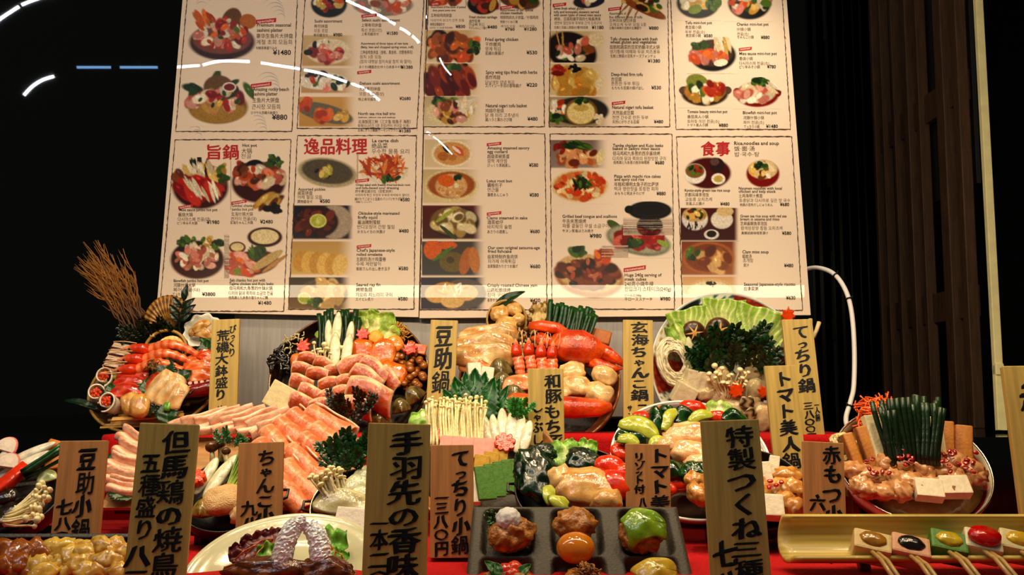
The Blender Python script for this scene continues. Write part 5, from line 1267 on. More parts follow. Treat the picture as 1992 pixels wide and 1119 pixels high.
sl = [ml(PC, slab(122, 46, k, '#c4935a', '#e6cb9c', 0.26, 5, 0.1), 'fish_slice', M_wet()) for k in range(2)]
for i, (x, y, s, r) in enumerate(((950, 656, 0.95, 6), (944, 674, 1.0, 2), (944, 694, 1.0, -2))):
    put('fish_slice', sl[i % 2], PC, x, y, ('upper', 'middle', 'lower')[i] + ' of three overlapping cream fish slices in the crab bowl', 'fish slice', 'cream fish slices in the crab bowl', 22 + 8 * i, (20, 0, r), sc=s)
put('salmon_belly_slice', slab(70, 40, 3, '#c87a3c', '#e8b078', 0.2, 5), PC, 930, 712, 'amber translucent fish slice under the cream slices', 'fish slice', None, 34, (10, 0, -8), M_wet())
for x, y, w, h, r, l in ((923, 732, 26, 48, 6, 'white tofu block at the left rim of the crab bowl'), (947, 736, 24, 40, -6, 'white tofu block beside the clams in the crab bowl')):
    put('tofu_block', tofu(w, h, 22, '#f0e8d4'), PC, x, y, l, 'tofu', 'tofu blocks in the crab bowl', 44, (20, 8, r), M_matte(), smooth=False)
for i, (x, y, w, l) in enumerate(((972, 716, 48, 'upper of three olive clams in the crab bowl'), (976, 742, 46, 'middle of three olive clams in the crab bowl'), (1000, 768, 56, 'lowest striped clam, beside the lower crab leg'))):
    put('clam', clam(w, None, i + 4, '#8a7c50', '#4a4230'), PC, x, y, l, 'clam', 'clams in the crab bowl', 44, (30, 0, (10, -6, 4)[i]), M_wet())
put('pink_fish_fillet', slab(76, 34, 5, '#c8804c', '#e8b488', 0.2, 7), PC, 1016, 748, 'pinkish fish fillet under the prawns', 'fish slice', None, 42, (10, 0, 14), M_wet())
for i, (x, y, w, h, r, c) in enumerate(((1112, 724, 52, 40, 20, '#d8a060'), (1120, 752, 58, 38, -6, '#d09a60'), (1176, 732, 50, 34, -24, '#e0b478'), (1166, 766, 56, 40, -32, '#e2bc84'), (1090, 762, 40, 34, 10, '#c88c50'))):
    put('chicken_piece', chunk(w, h, 30, i + 11, c, '#f0d8a8', 0.18, power=0.7), PC, x, y, 'pale raw chicken piece at the front of the crab bowl', 'chicken piece', 'chicken pieces in the crab bowl', 36, (10, 0, r), M_wet())
greens(PC, 1004, 806, 30, 40, 6, 32, 'bright green parsley sprig over the lower crab leg', lift=84, c='#1e6a1e', c2='#5aae3a', name='parsley_sprig', cat='parsley', spread=80)

# ================================================================ patterned plate of cabbage and fish
PD = Plane(1418, 715, 2.34, 12)
M_porc = mat('painted_porcelain', None, 0.12, var=0.04, spec=0.6, coat=0.3)
def imari(v):
    a = np.degrees(np.arctan2(v[:, 1], v[:, 0])) % 360; r = np.hypot(v[:, 0], v[:, 1]); out = np.tile(C3('#d8d8c4'), (len(v), 1))
    sect = np.floor((a + 8) / 30).astype(int) % 4; w = np.sin(a * 0.35) * 5 + np.sin(a * 0.9) * 3
    for k, (c, d) in enumerate((('#12141c', '#12141c'), ('#dcdcc8', '#b8863c'), ('#7a1c10', '#a83a1c'), ('#dcdcc8', '#2c5a50'))):
        q = (sect == k) & (r > 84); n = np.sin(a * 0.7 + r * 0.19) * np.sin(r * 0.31 - a * 0.25)
        out[q] = np.where((n[q] > 0.25)[:, None], C3(d), C3(c))
    out[r > 147] = C3('#d0d4cc'); out[np.abs(r - 86) < 2.5] = C3('#1c2c3c')
    return out
pl = [(50, -26), (60, -32), (64, -32), (66, -26)] + [(66 + 84 * t, -26 + 24 * t ** 1.5) for t in np.linspace(0.05, 1, 12)] + [(152, 0), (151, 1.5), (149, 1)] + [(149 - 149 * t, 0.5 - 21 * (1 - (1 - t) ** 2)) for t in np.linspace(0.02, 0.995, 40)]
tD = dish('porcelain_plate', PD, 152, 'large painted porcelain plate propped upright with cabbage and mushrooms', pl, M_porc, 'plate', cfn=imari, n=180)
d_ = 'on the patterned plate'
for i, (x, y, w, h, r, l) in enumerate(((1342, 624, 92, 74, 14, 'left of three cut napa cabbage leaves'), (1406, 608, 92, 78, -4, 'middle of three cut napa cabbage leaves, topmost'), (1476, 636, 116, 104, -16, 'right and largest of three cut napa cabbage leaves'))):
    put('cabbage_leaf', napa(w * 0.93, h * 0.86, i + 5), PD, x, y + 7, l + ' ' + d_, 'cabbage', 'cabbage leaves on the patterned plate', 8 + 3 * i, (16, 0, r), M_leaf())
put('cabbage_leaf', cabbage(50, 70, 9, '#d8e0a0', '#96b84e', '#6a983a', 0.05), PD, 1326, 660, 'narrow green cabbage leaf at the rim beside the noodles', 'cabbage', 'cabbage leaves on the patterned plate', 6, (10, 0, 30), M_leaf())
shiitake(PD, 1349, 648, 48, 'left shiitake mushroom cap with a star cut ' + d_, rot=8)
shiitake(PD, 1398, 643, 52, 'right shiitake mushroom cap with a star cut ' + d_, rot=22, lift=18)
greens(PD, 1432, 694, 130, 76, 44, 46, 'dark green chrysanthemum leaf clump ' + d_, lift=16, c='#0a2c10', c2='#1e5420')
greens(PD, 1372, 712, 40, 50, 10, 34, 'small dark green leaf tuft beside the enoki ' + d_, lift=16, c='#0a2c10', c2='#1e5420', spread=60)
put('noodle_coil', strands(70, 100, 100, 2.0, '#ece4cc', '#d4caa8', 3, 1.2, 'nest', 18), PD, 1312, 706, 'coil of pale glass noodles at the left of the patterned plate', 'noodles', None, 10, (0, 0, 14), M_wet())['kind'] = 'stuff'
for x, y, w, h, r in ((1341, 686, 17, 62, 4), (1360, 694, 14, 62, -4), (1348, 706, 16, 50, 8)):
    put('leek_slice', negi(w, h, 4, '#dedcba', '#a8ae7c'), PD, x, y, 'pale leek slice between noodles and dark greens', 'leek', 'leek slices on the patterned plate', 26, (14, 0, r), M_wet())
enoki(PD, 1414, 772, 76, 66, 30, 'white enoki mushroom cluster with round caps ' + d_, lift=20, e=(35, 0, 0), cap=5.4, fan=26, var=0.6, r=1.6, capc='#f8eec8', c='#ecdfb0')
for x, y, w, h, r, l in ((1358, 744, 54, 44, -12, 'upper white tofu block ' + d_), (1330, 768, 42, 40, -30, 'lower white tofu block ' + d_)):
    put('tofu_block', tofu(w, h, 26, '#e4dcbc'), PD, x, y, l, 'tofu', 'tofu blocks on the patterned plate', 26, (16, 12, r), M_matte(), smooth=False)
for i, (x, y, w, h, r, c) in enumerate(((1397, 742, 34, 66, -24, '#b8a078'), (1402, 776, 50, 36, 10, '#c8b08c'), (1432, 764, 44, 44, 0, '#a88860'), (1462, 716, 44, 60, -14, '#a8946c'), (1470, 758, 46, 40, 20, '#b09c74'), (1426, 796, 48, 36, -8, '#c4ac84'), (1462, 786, 40, 36, 24, '#c8a878'), (1484, 812, 40, 54, 4, '#d0b080'), (1376, 766, 44, 26, 30, '#c4a878'), (1500, 740, 40, 44, -20, '#a88450'))):
    put('blowfish_piece', chunk(w, h, 20, i + 21, c, '#e0d2ae', 0.22), PD, x, y, 'translucent raw blowfish piece in the lower part of the patterned plate', 'fish piece', 'blowfish pieces on the patterned plate', 18 + (i % 3) * 4, (14, 0, r), M_wet())
for i, (x, y) in enumerate(((1452, 782), (1456, 806), (1430, 812))):
    put('blowfish_skin', slab(26, 22, i, '#2c241c', '#c8b48c', 0.2, 4), PD, x, y, 'dark spotted strip of fish skin beside the tomato pot', 'fish skin', 'fish skin strips on the patterned plate', 36, (20, 0, 40 * i), M_wet())
for x, y, w, r, l in ((1431, 760, 34, 10, 'orange carrot maple leaf below the enoki ' + d_), (1532, 614, 32, -4, 'orange carrot maple leaf above the てっちり鍋 sign'), (1484, 762, 26, 20, 'orange carrot maple leaf half behind the トマト美人鍋 sign')):
    put('carrot_cutout', carrot(w), PD, x, y, l, 'carrot', 'carrot cutouts on the patterned plate', 40, (16, 0, r), M_wet(), smooth=False)
put('shiitake_piece', chunk(40, 34, 20, 4, '#2e1c10', '#5c3c20', 0.15), PD, 1512, 692, 'dark mushroom piece beside the tilted てっちり鍋 sign', 'mushroom', None, 20, (0, 0, 0), M_wet())
for x, y, l, r, k in ((1584, 640, 40, -6, 'upright'), (1596, 642, 34, -24, 'leaning')):
    put('white_stick', tube([(0, -l / 2, 0), (0.5, 0, 1), (0, l / 2, 0)], [3.6, 4, 4.2], 8, '#e0d0a8'), PD, x - 8, y, k + ' cream root stick jutting out behind the tilted てっちり鍋 sign', 'root stick', 'root sticks behind the tilted sign', 6, (0, 0, r), M_matte())

# ================================================================ sashimi platter at the left
PA = Plane(300, 752, 2.28, 44)
M_bamboo = mat('bamboo', None, 0.4, var=0.2, scale=12, stretch=(1, 1, 5))
tA = thing('sashimi_platter', 'round woven bamboo platter carrying the sashimi', 'platter', PA.mat(PA.c))
kid('base', lathe([(0.1, -26), (96, -26), (118, -8), (124, 0), (120, 3), (112, -6), (92, -18), (0.1, -20)], 56, '#4a3014'), PA, tA, M_tub)
kid('rim', ring(121, 3, 64, '#9a7434', 2), PA, tA, M_bamboo)
for i in range(9):
    kid('bamboo_strip', rbox(150 - 6 * i, 5, 3, 0.2, '#c49a50' if i % 2 else '#a87c38').rot(4).move(4 + 5 * (i % 3), -104 + 6 * i, 3), PA, tA, M_bamboo)
a_ = 'on the sashimi platter'
put('ice_mound', blob(92, 70, 26, 0.1, 1.6, 3, 3, '#20200f'), PA, 305, 738, 'dark seaweed mound under the sashimi', 'seaweed', None, -4, (0, 0, 0), M_wet())['kind'] = 'stuff'
PT = Plane(270, 630, 2.38, 4)
t = root('twig_bundle', PT, 272, 640, 'bundle of dry brown twigs fanning up over the sashimi platter', 'twigs', None, 0)
tw = []
for k in range(6):
    r_ = random.Random(k); L = 150; pts = [(0, 0, 0)]
    for i in range(1, 10): pts.append((r_.uniform(-3, 3) + 3 * math.sin(i + k), L * i / 9, r_.uniform(-3, 3)))
    g = tube(pts, [2.3 - 0.19 * i for i in range(10)], 5, cfn=lambda q: mixc('#4a2c10', '#b07c38', q))
    for j in (4, 5, 6, 7):
        b = pts[j]; s = r_.choice((-1, 1)); g = g + tube([b, (b[0] + s * 7, b[1] + 16, b[2] + 3), (b[0] + s * 10, b[1] + 34, b[2] + 4)], [1.0, 0.7, 0.25], 4, '#b08040')
    tw.append(ml(PT, g, 'twig', M_matte()))
for i in range(58):
    q = (i + 0.5) / 58 - 0.5; an = 33 + q * 24 + rnd.uniform(-4, 4); s = rnd.uniform(0.72, 1.22)
    kid('twig', tw[i % 6], PT, t, None, T((rnd.uniform(-22, 14), rnd.uniform(-12, 20), rnd.uniform(-10, 12))) @ Matrix.Rotation(math.radians(an), 4, 'Z') @ Matrix.Rotation(math.radians(rnd.uniform(-8, 8)), 4, 'X') @ Matrix.Diagonal((1, s, 1, 1)))
for i, (x, an, s) in enumerate(((4, 17, 0.98), (8, 13, 0.7), (10, 24, 0.8))):
    kid('twig', tw[i], PT, t, None, T((x, 4, 8)) @ Matrix.Rotation(math.radians(an), 4, 'Z') @ Matrix.Diagonal((0.7, s, 0.7, 1)))
PS = Plane(325, 610, 2.36, 8)
def fan(u, v):
    a = np.pi * (0.12 + 0.76 * u); r = 0.1 + 0.9 * v; rr = r * (1 + 0.04 * v * np.abs(np.sin(u * 14 * np.pi)))
    return 52 * rr * np.cos(a), 66 * rr * np.sin(a) - 30, 10 * np.sin(np.pi * v * 0.9) + 2.2 * v * np.cos(u * 28 * np.pi)
def fanc(u, v, top): return mixc('#5c3412', '#c89a52', np.clip(0.35 + 0.35 * np.cos(u * 28 * np.pi) + 0.25 * np.sin(v * 22), 0, 1))
put('scallop_shell', sheet(85, 14, fan, 2, fanc), PS, 328, 612, 'brown ribbed scallop shell standing behind the sashimi', 'shell', None, 0, (0, 0, 12), M_food())
t = root('leaf_sprig', PS, 347, 640, 'dark green sprig with pointed leaves in front of the scallop shell', 'leaf sprig', None, 26, (0, 0, -4))
kid('stem', tube([(0, 0, 0), (1, 26, 1), (3, 52, 0), (5, 62, 0)], [1.4, 1.2, 1, 0.6], 6, '#20301a'), PS, t, M_leaf())
lf = ml(PS, leaf(12, 30, 0, '#0c2410', '#1e4a1e', 0).move(0, 15, 0), 'leaf', M_leaf())
for x, y, an, s in ((4, 54, -6, 1.1), (2, 40, 42, 0.95), (3, 40, -46, 1.0), (1, 26, 50, 1.0), (2, 28, -52, 1.1), (0, 12, 46, 0.9), (1, 14, -48, 0.9)):
    kid('leaf', lf, PS, t, None, T((x, y, 1)) @ Matrix.Rotation(math.radians(an), 4, 'Z') @ Matrix.Scale(s, 4))
greens(PS, 300, 652, 100, 40, 26, 34, 'dark green fern bed under the twigs and the scallop shell', lift=16, c='#0a1c0c', c2='#1c3c1a', name='fern_bed', cat='fern', spread=140, wid=0.26)
PW = Plane(393, 643, 2.34, 25)
def scal(u, v):
    a = 2 * np.pi * u; r = v * (1 + 0.07 * v * np.cos(9 * a)); return 36 * r * np.cos(a), 36 * r * np.sin(a), 16 * v ** 2.2 - 16
put('scalloped_dish', sheet(73, 10, scal, 2.2, lambda u, v, t: mixc('#cfd0bc', '#e6e4d4', v)), PW, 393, 643, 'small white dish with a wavy rim behind the sashimi', 'dish', None, 0, (0, 0, 0), M_porc)
for i, (x, y, r) in enumerate(((386, 644, 20), (398, 650, -10), (392, 636, 40))):
    put('shellfish_slice', slab(34, 18, i, '#b8884c', '#e0bc80', 0.3, 5), PW, x, y, 'tan shellfish slice in the wavy white dish', 'shellfish', 'shellfish slices in the wavy white dish', 2 + 3 * i, (10, 0, r), M_wet())
put('shiso_leaf', leaf(30, 34, 2, '#2a6a1e', '#5aa040', 8), PW, 408, 662, 'bright green shiso leaf in the wavy white dish', 'leaf', None, 4, (10, 0, -30), M_leaf())
PL = Plane(322, 676, 2.30, 14)
t = root('bamboo_ring', PL, 322, 680, 'bent bamboo ring standing behind the red prawns', 'bamboo ring', None, 0)
kid('ring', ring(40, 3.4, 48, '#a87c30').scale(1, 0.95, 1), PL, t, M_bamboo)
kid('binding', rbox(9, 6, 9, 0.2, '#c8a050').move(-28, 27, 0), PL, t, M_bamboo)
put('lemon_slice', prism([(26 * math.cos(k * math.pi / 16), 22 * math.sin(k * math.pi / 16)) for k in range(17)], 0, 6, '#d8b42c', 1.5), PL, 332, 676, 'yellow lemon slice inside the bamboo ring', 'lemon', None, 4, (0, 0, 14), M_wet(), smooth=False)
for x, y, r, s in ((318, 690, 10, 1), (346, 684, -40, .8)): put('shiso_leaf', leaf(36, 44, 3, '#123814', '#2c6428', 8), PL, x, y, 'dark shiso leaf lining the bamboo ring', 'leaf', 'shiso leaves in the bamboo ring', -2, (0, 0, r), M_leaf(), s)
for i, (x, y, L, r, l) in enumerate(((318, 686, 140, -96, 'topmost red sweet prawn'), (306, 704, 134, -92, 'middle red sweet prawn'), (292, 722, 124, -88, 'lowest red sweet prawn'))):
    t = root('sweet_prawn', PA, x, y, l + ' lying ' + a_, 'prawn', 'sweet prawns on the sashimi platter', 44 - 4 * i, (0, 0, r + 180))
    prawn(PA, t, L, 22, i, '#d8602c', '#f4a070')
for i, (x, y) in enumerate(((238, 678), (232, 690), (226, 702), (222, 714))):
    t = root('mackerel_slice', PA, x, y, 'white fish slice with dark skin edge at the back of the sashimi', 'fish slice', 'white fish slices with dark skin', 30 - 2 * i, (0, 0, -14))
    kid('flesh', rbox(40, 15, 14, 0.25, '#e6d2bc'), PA, t, M_wet()); kid('skin', rbox(40, 4, 14.6, 0.25, '#5c2018').move(0, -8, 0), PA, t, M_wet())
for i, (x, y, r) in enumerate(((206, 735, 0), (189, 768, 20), (214, 784, -20))):
    t = root('squid_roll', PA, x, y, ('upper', 'left', 'front')[i] + ' white squid roll filled with orange roe', 'squid roll', 'squid rolls with roe', 20 + 4 * i, (30, 0, r))
    kid('squid', roll(30, 20, i, '#e8dcc4', '#f4ecdc', 1.1).rot(90, 'Y'), PA, t, M_wet())
    rm = ml(PA, blob(3.4, 3.4, 3.4, 0, sub=2, c='#e05a28'), 'roe', M_wet())
    for j in range(14): kid('roe', rm, PA, t, None, T((9 * math.cos(j * 2.4) * math.sqrt(j / 14), 9 * math.sin(j * 2.4) * math.sqrt(j / 14), 14 + 2 * math.sin(j))))
put('wasabi_lump', chunk(24, 26, 20, 2, '#8a8a2c', '#b8b048', 0.25, power=None), PA, 232, 733, 'yellow green wasabi lump beside the squid rolls', 'wasabi', None, 24, (0, 0, 0), M_matte())
for i, (x, y, w, h, r) in enumerate(((262, 734, 58, 26, -4), (252, 748, 56, 24, 4), (248, 764, 58, 26, 6), (302, 756, 44, 24, -20), (312, 742, 40, 22, -14))):
    put('tuna_slice', slab(w, h, i, '#b83420', '#dc6444', 0.22, 9), PA, x, y, 'deep red tuna slice ' + a_, 'tuna slice', 'tuna slices on the sashimi platter', 28 + 3 * i, (16, 0, r), M_wet())
for i, (x, y) in enumerate(((392, 704), (394, 718), (390, 733))):
    put('salmon_slice', slab(60, 26, i, '#dc6a30', '#f4a878', 0.22, 9), PA, x, y, ('top', 'middle', 'bottom')[i] + ' of three orange salmon slices beside the 荒磯 sign', 'salmon slice', 'salmon slices on the sashimi platter', 34 + 2 * i, (16, 0, 12), M_wet())
t = root('octopus_arm', PA, 388, 760, 'dark red octopus arm with white suckers beside the 荒磯 sign', 'octopus', None, 34, (10, 0, 8))
kid('arm', tube([(-34, -6, 0), (-12, -2, 3), (14, 0, 4), (40, 4, 2)], [8, 13, 14, 14], 12, '#8a2c2c'), PA, t, M_wet())
sk = ml(PA, lathe([(0.1, 0.6), (1.6, 0.8), (3.6, 2.0), (4.2, 0), (3.4, -1.6)], 12, '#e8b8b0'), 'sucker', M_wet())
for i in range(12): kid('sucker', sk, PA, t, None, T((-26 + 11 * (i // 2), 7 - 10 * (i % 2) + 2, 13.2)) @ Matrix.Rotation(math.radians(-14 + 24 * (i % 2)), 4, 'X'))
for i, (x, y, w, h, r) in enumerate(((316, 756, 34, 66, -34), (334, 764, 36, 66, -28), (346, 774, 30, 50, -22))):
    put('whitefish_slab', slab(w, h, i, '#d0a470', '#ecd2a4', 0.16, 12, 0.05), PA, x, y, 'thick cream whitefish slab at the front of the sashimi', 'fish slice', 'cream whitefish slabs on the sashimi platter', 44, (24, 0, r), M_wet())
for i, (x, y, r) in enumerate(((256, 786, 30), (272, 790, 10))):
    put('scallop_slice', chunk(38, 48, 20, i + 3, '#b8843c', '#e0b878', 0.12), PA, x, y, ('left', 'right')[i] + ' of two tan scallop slices at the front of the sashimi', 'scallop', 'scallop slices on the sashimi platter', 36 + 4 * i, (20, 0, r), M_wet())
for i, (x, y, w, h, r, c) in enumerate(((322, 728, 44, 62, -6, '#12381a'), (352, 742, 44, 52, -50, '#12381a'), (290, 762, 34, 56, 10, '#2c5a24'), (276, 766, 30, 48, 50, '#2c5a24'), (352, 776, 30, 60, -64, '#1c3014'), (300, 792, 30, 48, -40, '#0e1e10'), (404, 690, 40, 60, 10, '#123c18'), (326, 806, 36, 46, 10, '#1a4a20'), (218, 764, 26, 36, 20, '#2a5020'))):
    put('shiso_leaf', leaf(w, h, i, c, '#3f7434', 9), PA, x, y, 'toothed green shiso leaf tucked between the sashimi pieces', 'leaf', 'shiso leaves on the sashimi platter', 40 if i < 2 else 34, (20, 0, r), M_leaf())
put('lime_wedge', chunk(18, 26, 16, 6, '#4a8a2c', '#8cb850', 0.15, power=None), PA, 328, 790, 'small green lime wedge at the front of the sashimi', 'lime', None, 44, (0, 0, 0), M_wet())
put('seaweed_tuft', strands(70, 40, 46, 1.4, '#1c1c10', '#4a3c18', 8, kind='pile', d=12), PA, 312, 792, 'tuft of dark seaweed at the front of the sashimi', 'seaweed', None, 30, (0, 0, 0), M_wet())['kind'] = 'stuff'
put('dried_seaweed_net', strands(34, 50, 40, 1.0, '#6a4c1c', '#a07830', 9, kind='pile', d=8), PA, 296, 716, 'brown netted seaweed draped over the prawns', 'seaweed', None, 60, (0, 0, 0), M_matte())['kind'] = 'stuff'
put('long_leaf', leaf(16, 80, 4, '#0c2c10', '#2a6024', 0), PA, 160, 790, 'long pointed green leaf sticking out left of the sashimi platter', 'leaf', None, 2, (0, 0, 74), M_leaf())
put('wooden_slip', rbox(130, 8, 3, 0.1, '#c89a4c'), PA, 288, 812, 'pale wooden slip along the front edge of the sashimi platter', 'wooden slip', None, 22, (0, 0, 5), M_bamboo, smooth=False)
# ================================================================ middle row: meat platter on a wooden board
M_board = mat('warm_wood_board', None, 0.42, var=0.28, scale=6, stretch=(1, 14, 6))
PE = Plane(465, 905, 1.93, 46)
tE = thing('wooden_meat_board', 'wide wooden board under the pink slices and rolled meat', 'board', PE.mat(PE.c))
kid('top', rbox(470, 190, 8, 0.15, '#a8743a').move(0, -6, -14), PE, tE, M_board, smooth=False)
kid('foot', rbox(440, 16, 22, 0.1, '#20140a').move(0, -80, -30), PE, tE, M_board, smooth=False)
kid('foot', rbox(440, 16, 22, 0.1, '#20140a').move(0, 70, -30), PE, tE, M_board, smooth=False)
def pork(w, h, seed):
    """slice folded into a ridge with fat stripes running along it"""
    def fn(u, v):
        a = u - 0.5; return w * a, h * (v - 0.5) + 0.04 * h * np.sin(u * 9 + seed), 0.34 * h * np.abs(np.sin(v * np.pi * 1.5 + 0.3)) + 0.03 * w * np.sin(u * 5 + seed)
    def cf(u, v, top): return mixc('#e4a684', '#f8e2ca', np.clip(0.5 + 0.5 * np.sin(v * 17 + seed + 1.5 * np.sin(u * 4)), 0, 1) * 0.8 + 0.25 * sm(0.9, 1, v))
    return sheet(14, 18, fn, 2.4, cf)
ps = [ml(PE, pork(92, 40, k), 'pork_slice') for k in range(3)]
for i, (x, y, r) in enumerate(((378, 832, 26), (402, 824, 26), (428, 822, 28), (454, 820, 30), (478, 822, 31), (502, 824, 32), (526, 826, 33), (548, 832, 33))):
    put('pork_slice', ps[i % 3], PE, x, y, 'pale pink folded pork slice in the row behind the ちゃんこ小鍋 sign', 'pork slice', 'pork slices in the back row of the board', 10 + 2 * (i % 2), (24, 0, r))
for i, (x, y) in enumerate(((262, 858), (258, 884), (248, 908), (238, 934), (252, 950))):
    put('pork_slice', ps[i % 3], PE, x, y, 'pale pink folded pork slice stacked beside the 但馬鶏 sign', 'pork slice', 'pork slices stacked at the left end', 22 - 3 * i, (20, 0, -34 + 6 * i), sc=0.85)
for i, (x, y, w, h, r) in enumerate(((222, 900, 24, 70, 78), (236, 962, 40, 60, 60), (520, 836, 40, 70, -60))):
    put('shiso_leaf', leaf(w, h, i, '#16481c', '#347a30', 10), PE, x, y, 'green leaf tucked under the pork slices', 'leaf', 'green leaves under the pork slices', 2, (0, 0, r), M_leaf())
for i, (x0, y0, x1, y1) in enumerate(((600, 804, 682, 842), (566, 808, 622, 842), (612, 836, 672, 872), (540, 824, 596, 862), (588, 856, 650, 896), (516, 842, 566, 884), (562, 880, 632, 928), (500, 868, 560, 918), (552, 912, 626, 966), (530, 930, 594, 984))):
    dx, dy = x1 - x0, (y0 - y1) / math.cos(math.radians(46)); L = math.hypot(dx, dy)
    put('meat_roll', roll(L * 1.12, 24, i, ('#dc8a60', '#d88258', '#e09468')[i % 3], '#f8dcc0'), PE, (x0 + x1) / 2, (y0 + y1) / 2, 'rolled coral meat slice with white fat lines', 'meat roll', 'meat rolls on the wooden board', 24, (0, 4, math.degrees(math.atan2(dy, dx))))

# ---------------------------------------------------------------- small black pots: shared builder
M_iron = mat('black_iron', None, 0.38, var=0.2, scale=60, bump=0.2, bscale=200)
M_tin = mat('polished_rim', None, 0.2, metal=1.0, var=0.05)
def small_pot(px, py, Y, phi, R, depth, label, short, stand=True, rimc=None, handles=True, c='#0a0908', name='iron_pot', zb=None):
    P = Plane(px, py, Y, phi)
    t = thing(name, label, 'pot', P.mat(P.c))
    kid('body', lathe(bowl_prof(R, depth, 0.55, 4, 5), 56, c), P, t, M_iron)
    kid('rim', ring(R - 2, 2.0, 56, rimc or '#1c1a18', 1), P, t, M_tin if rimc else M_iron)
    kid('bed', lathe([(0.1, -6), (R * 0.6, -9), (R * 0.86, -16), (R * 0.7, -26), (0.1, -30)], 32, '#2a1c10'), P, t, M_matte())
    if handles:
        for s in (-1, 1): kid('handle', tube([(s * R * 0.97, 14, -2), (s * (R + 12), 10, 2), (s * (R + 12), -10, 2), (s * R * 0.97, -14, -2)], 3, 8, '#141210'), P, t, M_iron)
    if stand:
        z = (ZF if zb is None else zb)
        w = R * P.s * 1.5; c0 = P.c - P.n * (depth * P.s)
        o = thing('lacquer_stand', 'black lacquer stand under the ' + short, 'stand', T((c0.x, c0.y + 0.02, z)))
        top = max(c0.z - 0.055, z + 0.03)
        obj('top_plate', rbox(w, w * 0.8, 0.012, 0.2).move(0, 0, top - z - 0.006), M_black, o, smooth=False)
        for sx in (-1, 1): obj('side_panel', rbox(0.012, w * 0.7, top - z - 0.012, 0.1).move(sx * w * 0.42, 0, (top - z - 0.012) / 2), M_black, o, smooth=False)
    return P
# chanko pot behind the 但馬鶏 sign
PK = small_pot(448, 962, 1.74, 44, 98, 52, 'small black pot of chicken and leeks behind the ちゃんこ小鍋 sign', 'small pot of chicken and leeks')
k_ = 'in the small pot behind the ちゃんこ小鍋 sign'
for i, (x, y, w, h, r) in enumerate(((402, 926, 26, 86, -20), (424, 932, 28, 96, -26), (440, 912, 22, 70, -30))):
    put('leek_slice', negi(w, h, 6, '#e4e0c4', '#a8b080'), PK, x, y, 'long pale leek slice ' + k_, 'leek', 'leek slices in the chanko pot', 20 + 4 * i, (16, 0, r), M_wet())
chives(PK, 440, 968, 30, 92, 12, 'yellow green mizuna stems leaning ' + k_, lift=24, e=(18, 0, -22), fan=8, base=0.6, r=2.2, c='#b8c458', c2='#5a8a2a', cat='mizuna', name='mizuna_bundle')
greens(PK, 452, 866, 40, 26, 7, 24, 'green mizuna leaf tips above the ちゃんこ小鍋 sign', lift=46, c='#1a4a1c', c2='#3c8030', name='mizuna_leaves', cat='mizuna')
for i, (x, y, r) in enumerate(((412, 870, 13), (428, 864, 11), (440, 878, 9))):
    t = root('shimeji_mushroom', PK, x, y, ('biggest', 'middle', 'smallest')[i] + ' dark capped mushroom ' + k_, 'mushroom', 'dark mushrooms in the chanko pot', 34, (20, 0, 10))
    kid('cap', blob(r, r * 0.8, r, 0.08, 2, i, 3, cfn=lambda v: mixc('#3c2814', '#7a5830', sm(-0.5, 1, v[:, 2]))), PK, t); kid('stem', tube([(0, -34, -10), (0, -16, -5), (0, 0, -2)], [6, 5, 4], 8, '#d8c898'), PK, t)
put('chicken_thigh', chunk(84, 58, 40, 31, '#c89a60', '#ead0a0', 0.12, power=0.75), PK, 436, 974, 'pale plump chicken piece with pimply skin ' + k_, 'chicken piece', None, 26, (10, 0, 14), mat('chicken_skin', None, 0.3, var=0.15, scale=60, bump=0.6, bscale=420))
put('clam', clam(44, 38, 2, '#a89048', '#5c4c24'), PK, 394, 990, 'golden clam at the front of the small pot beside the 但馬鶏 sign', 'clam', None, 26, (30, 0, 0), M_wet())
put('carrot_cutout', carrot(34, 'plum', 14), PK, 386, 934, 'orange carrot round beside the 但馬鶏 sign', 'carrot', None, 22, (10, 0, 0), M_wet(), smooth=False)
for i, (x, y, w, h) in enumerate(((486, 944, 54, 48), (510, 976, 50, 44), (474, 996, 54, 40), (512, 926, 40, 40))):
    put('chicken_piece', chunk(w, h, 30, i + 141, '#c8a070', '#ead4a8', 0.28), PK, x, y, 'pale chicken piece hidden behind the ちゃんこ小鍋 sign', 'chicken piece', 'chicken pieces in the chanko pot', 18, (10, 0, 30 * i), M_wet())
put('fried_tofu', rbox(40, 30, 16, 0.2, '#c88a4c', amp=0.03), PK, 458, 954, 'tan fried tofu piece half behind the ちゃんこ小鍋 sign', 'fried tofu', None, 26, (10, 0, 20), M_matte())

# ================================================================ shabu-shabu boat in the centre
PF = Plane(945, 908, 1.92, 42)
tF = thing('wooden_boat_dish', 'round wooden dish with shabu-shabu vegetables and coloured gluten cakes', 'dish', PF.mat(PF.c))
kid('body', lathe(bowl_prof(148, 40, 0.5, 6, 8), 56, '#8a5626'), PF, tF, M_board)
kid('bed', lathe([(0.1, -4), (90, -8), (132, -18), (100, -30), (0.1, -34)], 32, '#3c2a14'), PF, tF, M_matte())
f_ = 'on the shabu-shabu dish'
for i, (x, y, w, h, r) in enumerate(((824, 822, 60, 46, 10), (836, 840, 56, 44, -10))):
    put('cabbage_leaf', cabbage(w, h, i + 3, '#dfe8b8', '#a4cc6a', '#80b04a', 0.07), PF, x, y, 'light green cabbage leaf left of the big enoki bundle', 'cabbage', 'cabbage leaves on the shabu-shabu dish', 4, (20, 0, r), M_leaf())
enoki(PF, 886, 878, 112, 104, 92, 'thick upright enoki bundle with small caps in front of the shiso leaves', lift=14, e=(22, 0, 0), cap=4.3, fan=4, var=0.22, r=2.5, base=0.9, rows=6, c='#f2e6b8', capc='#f8eec0')
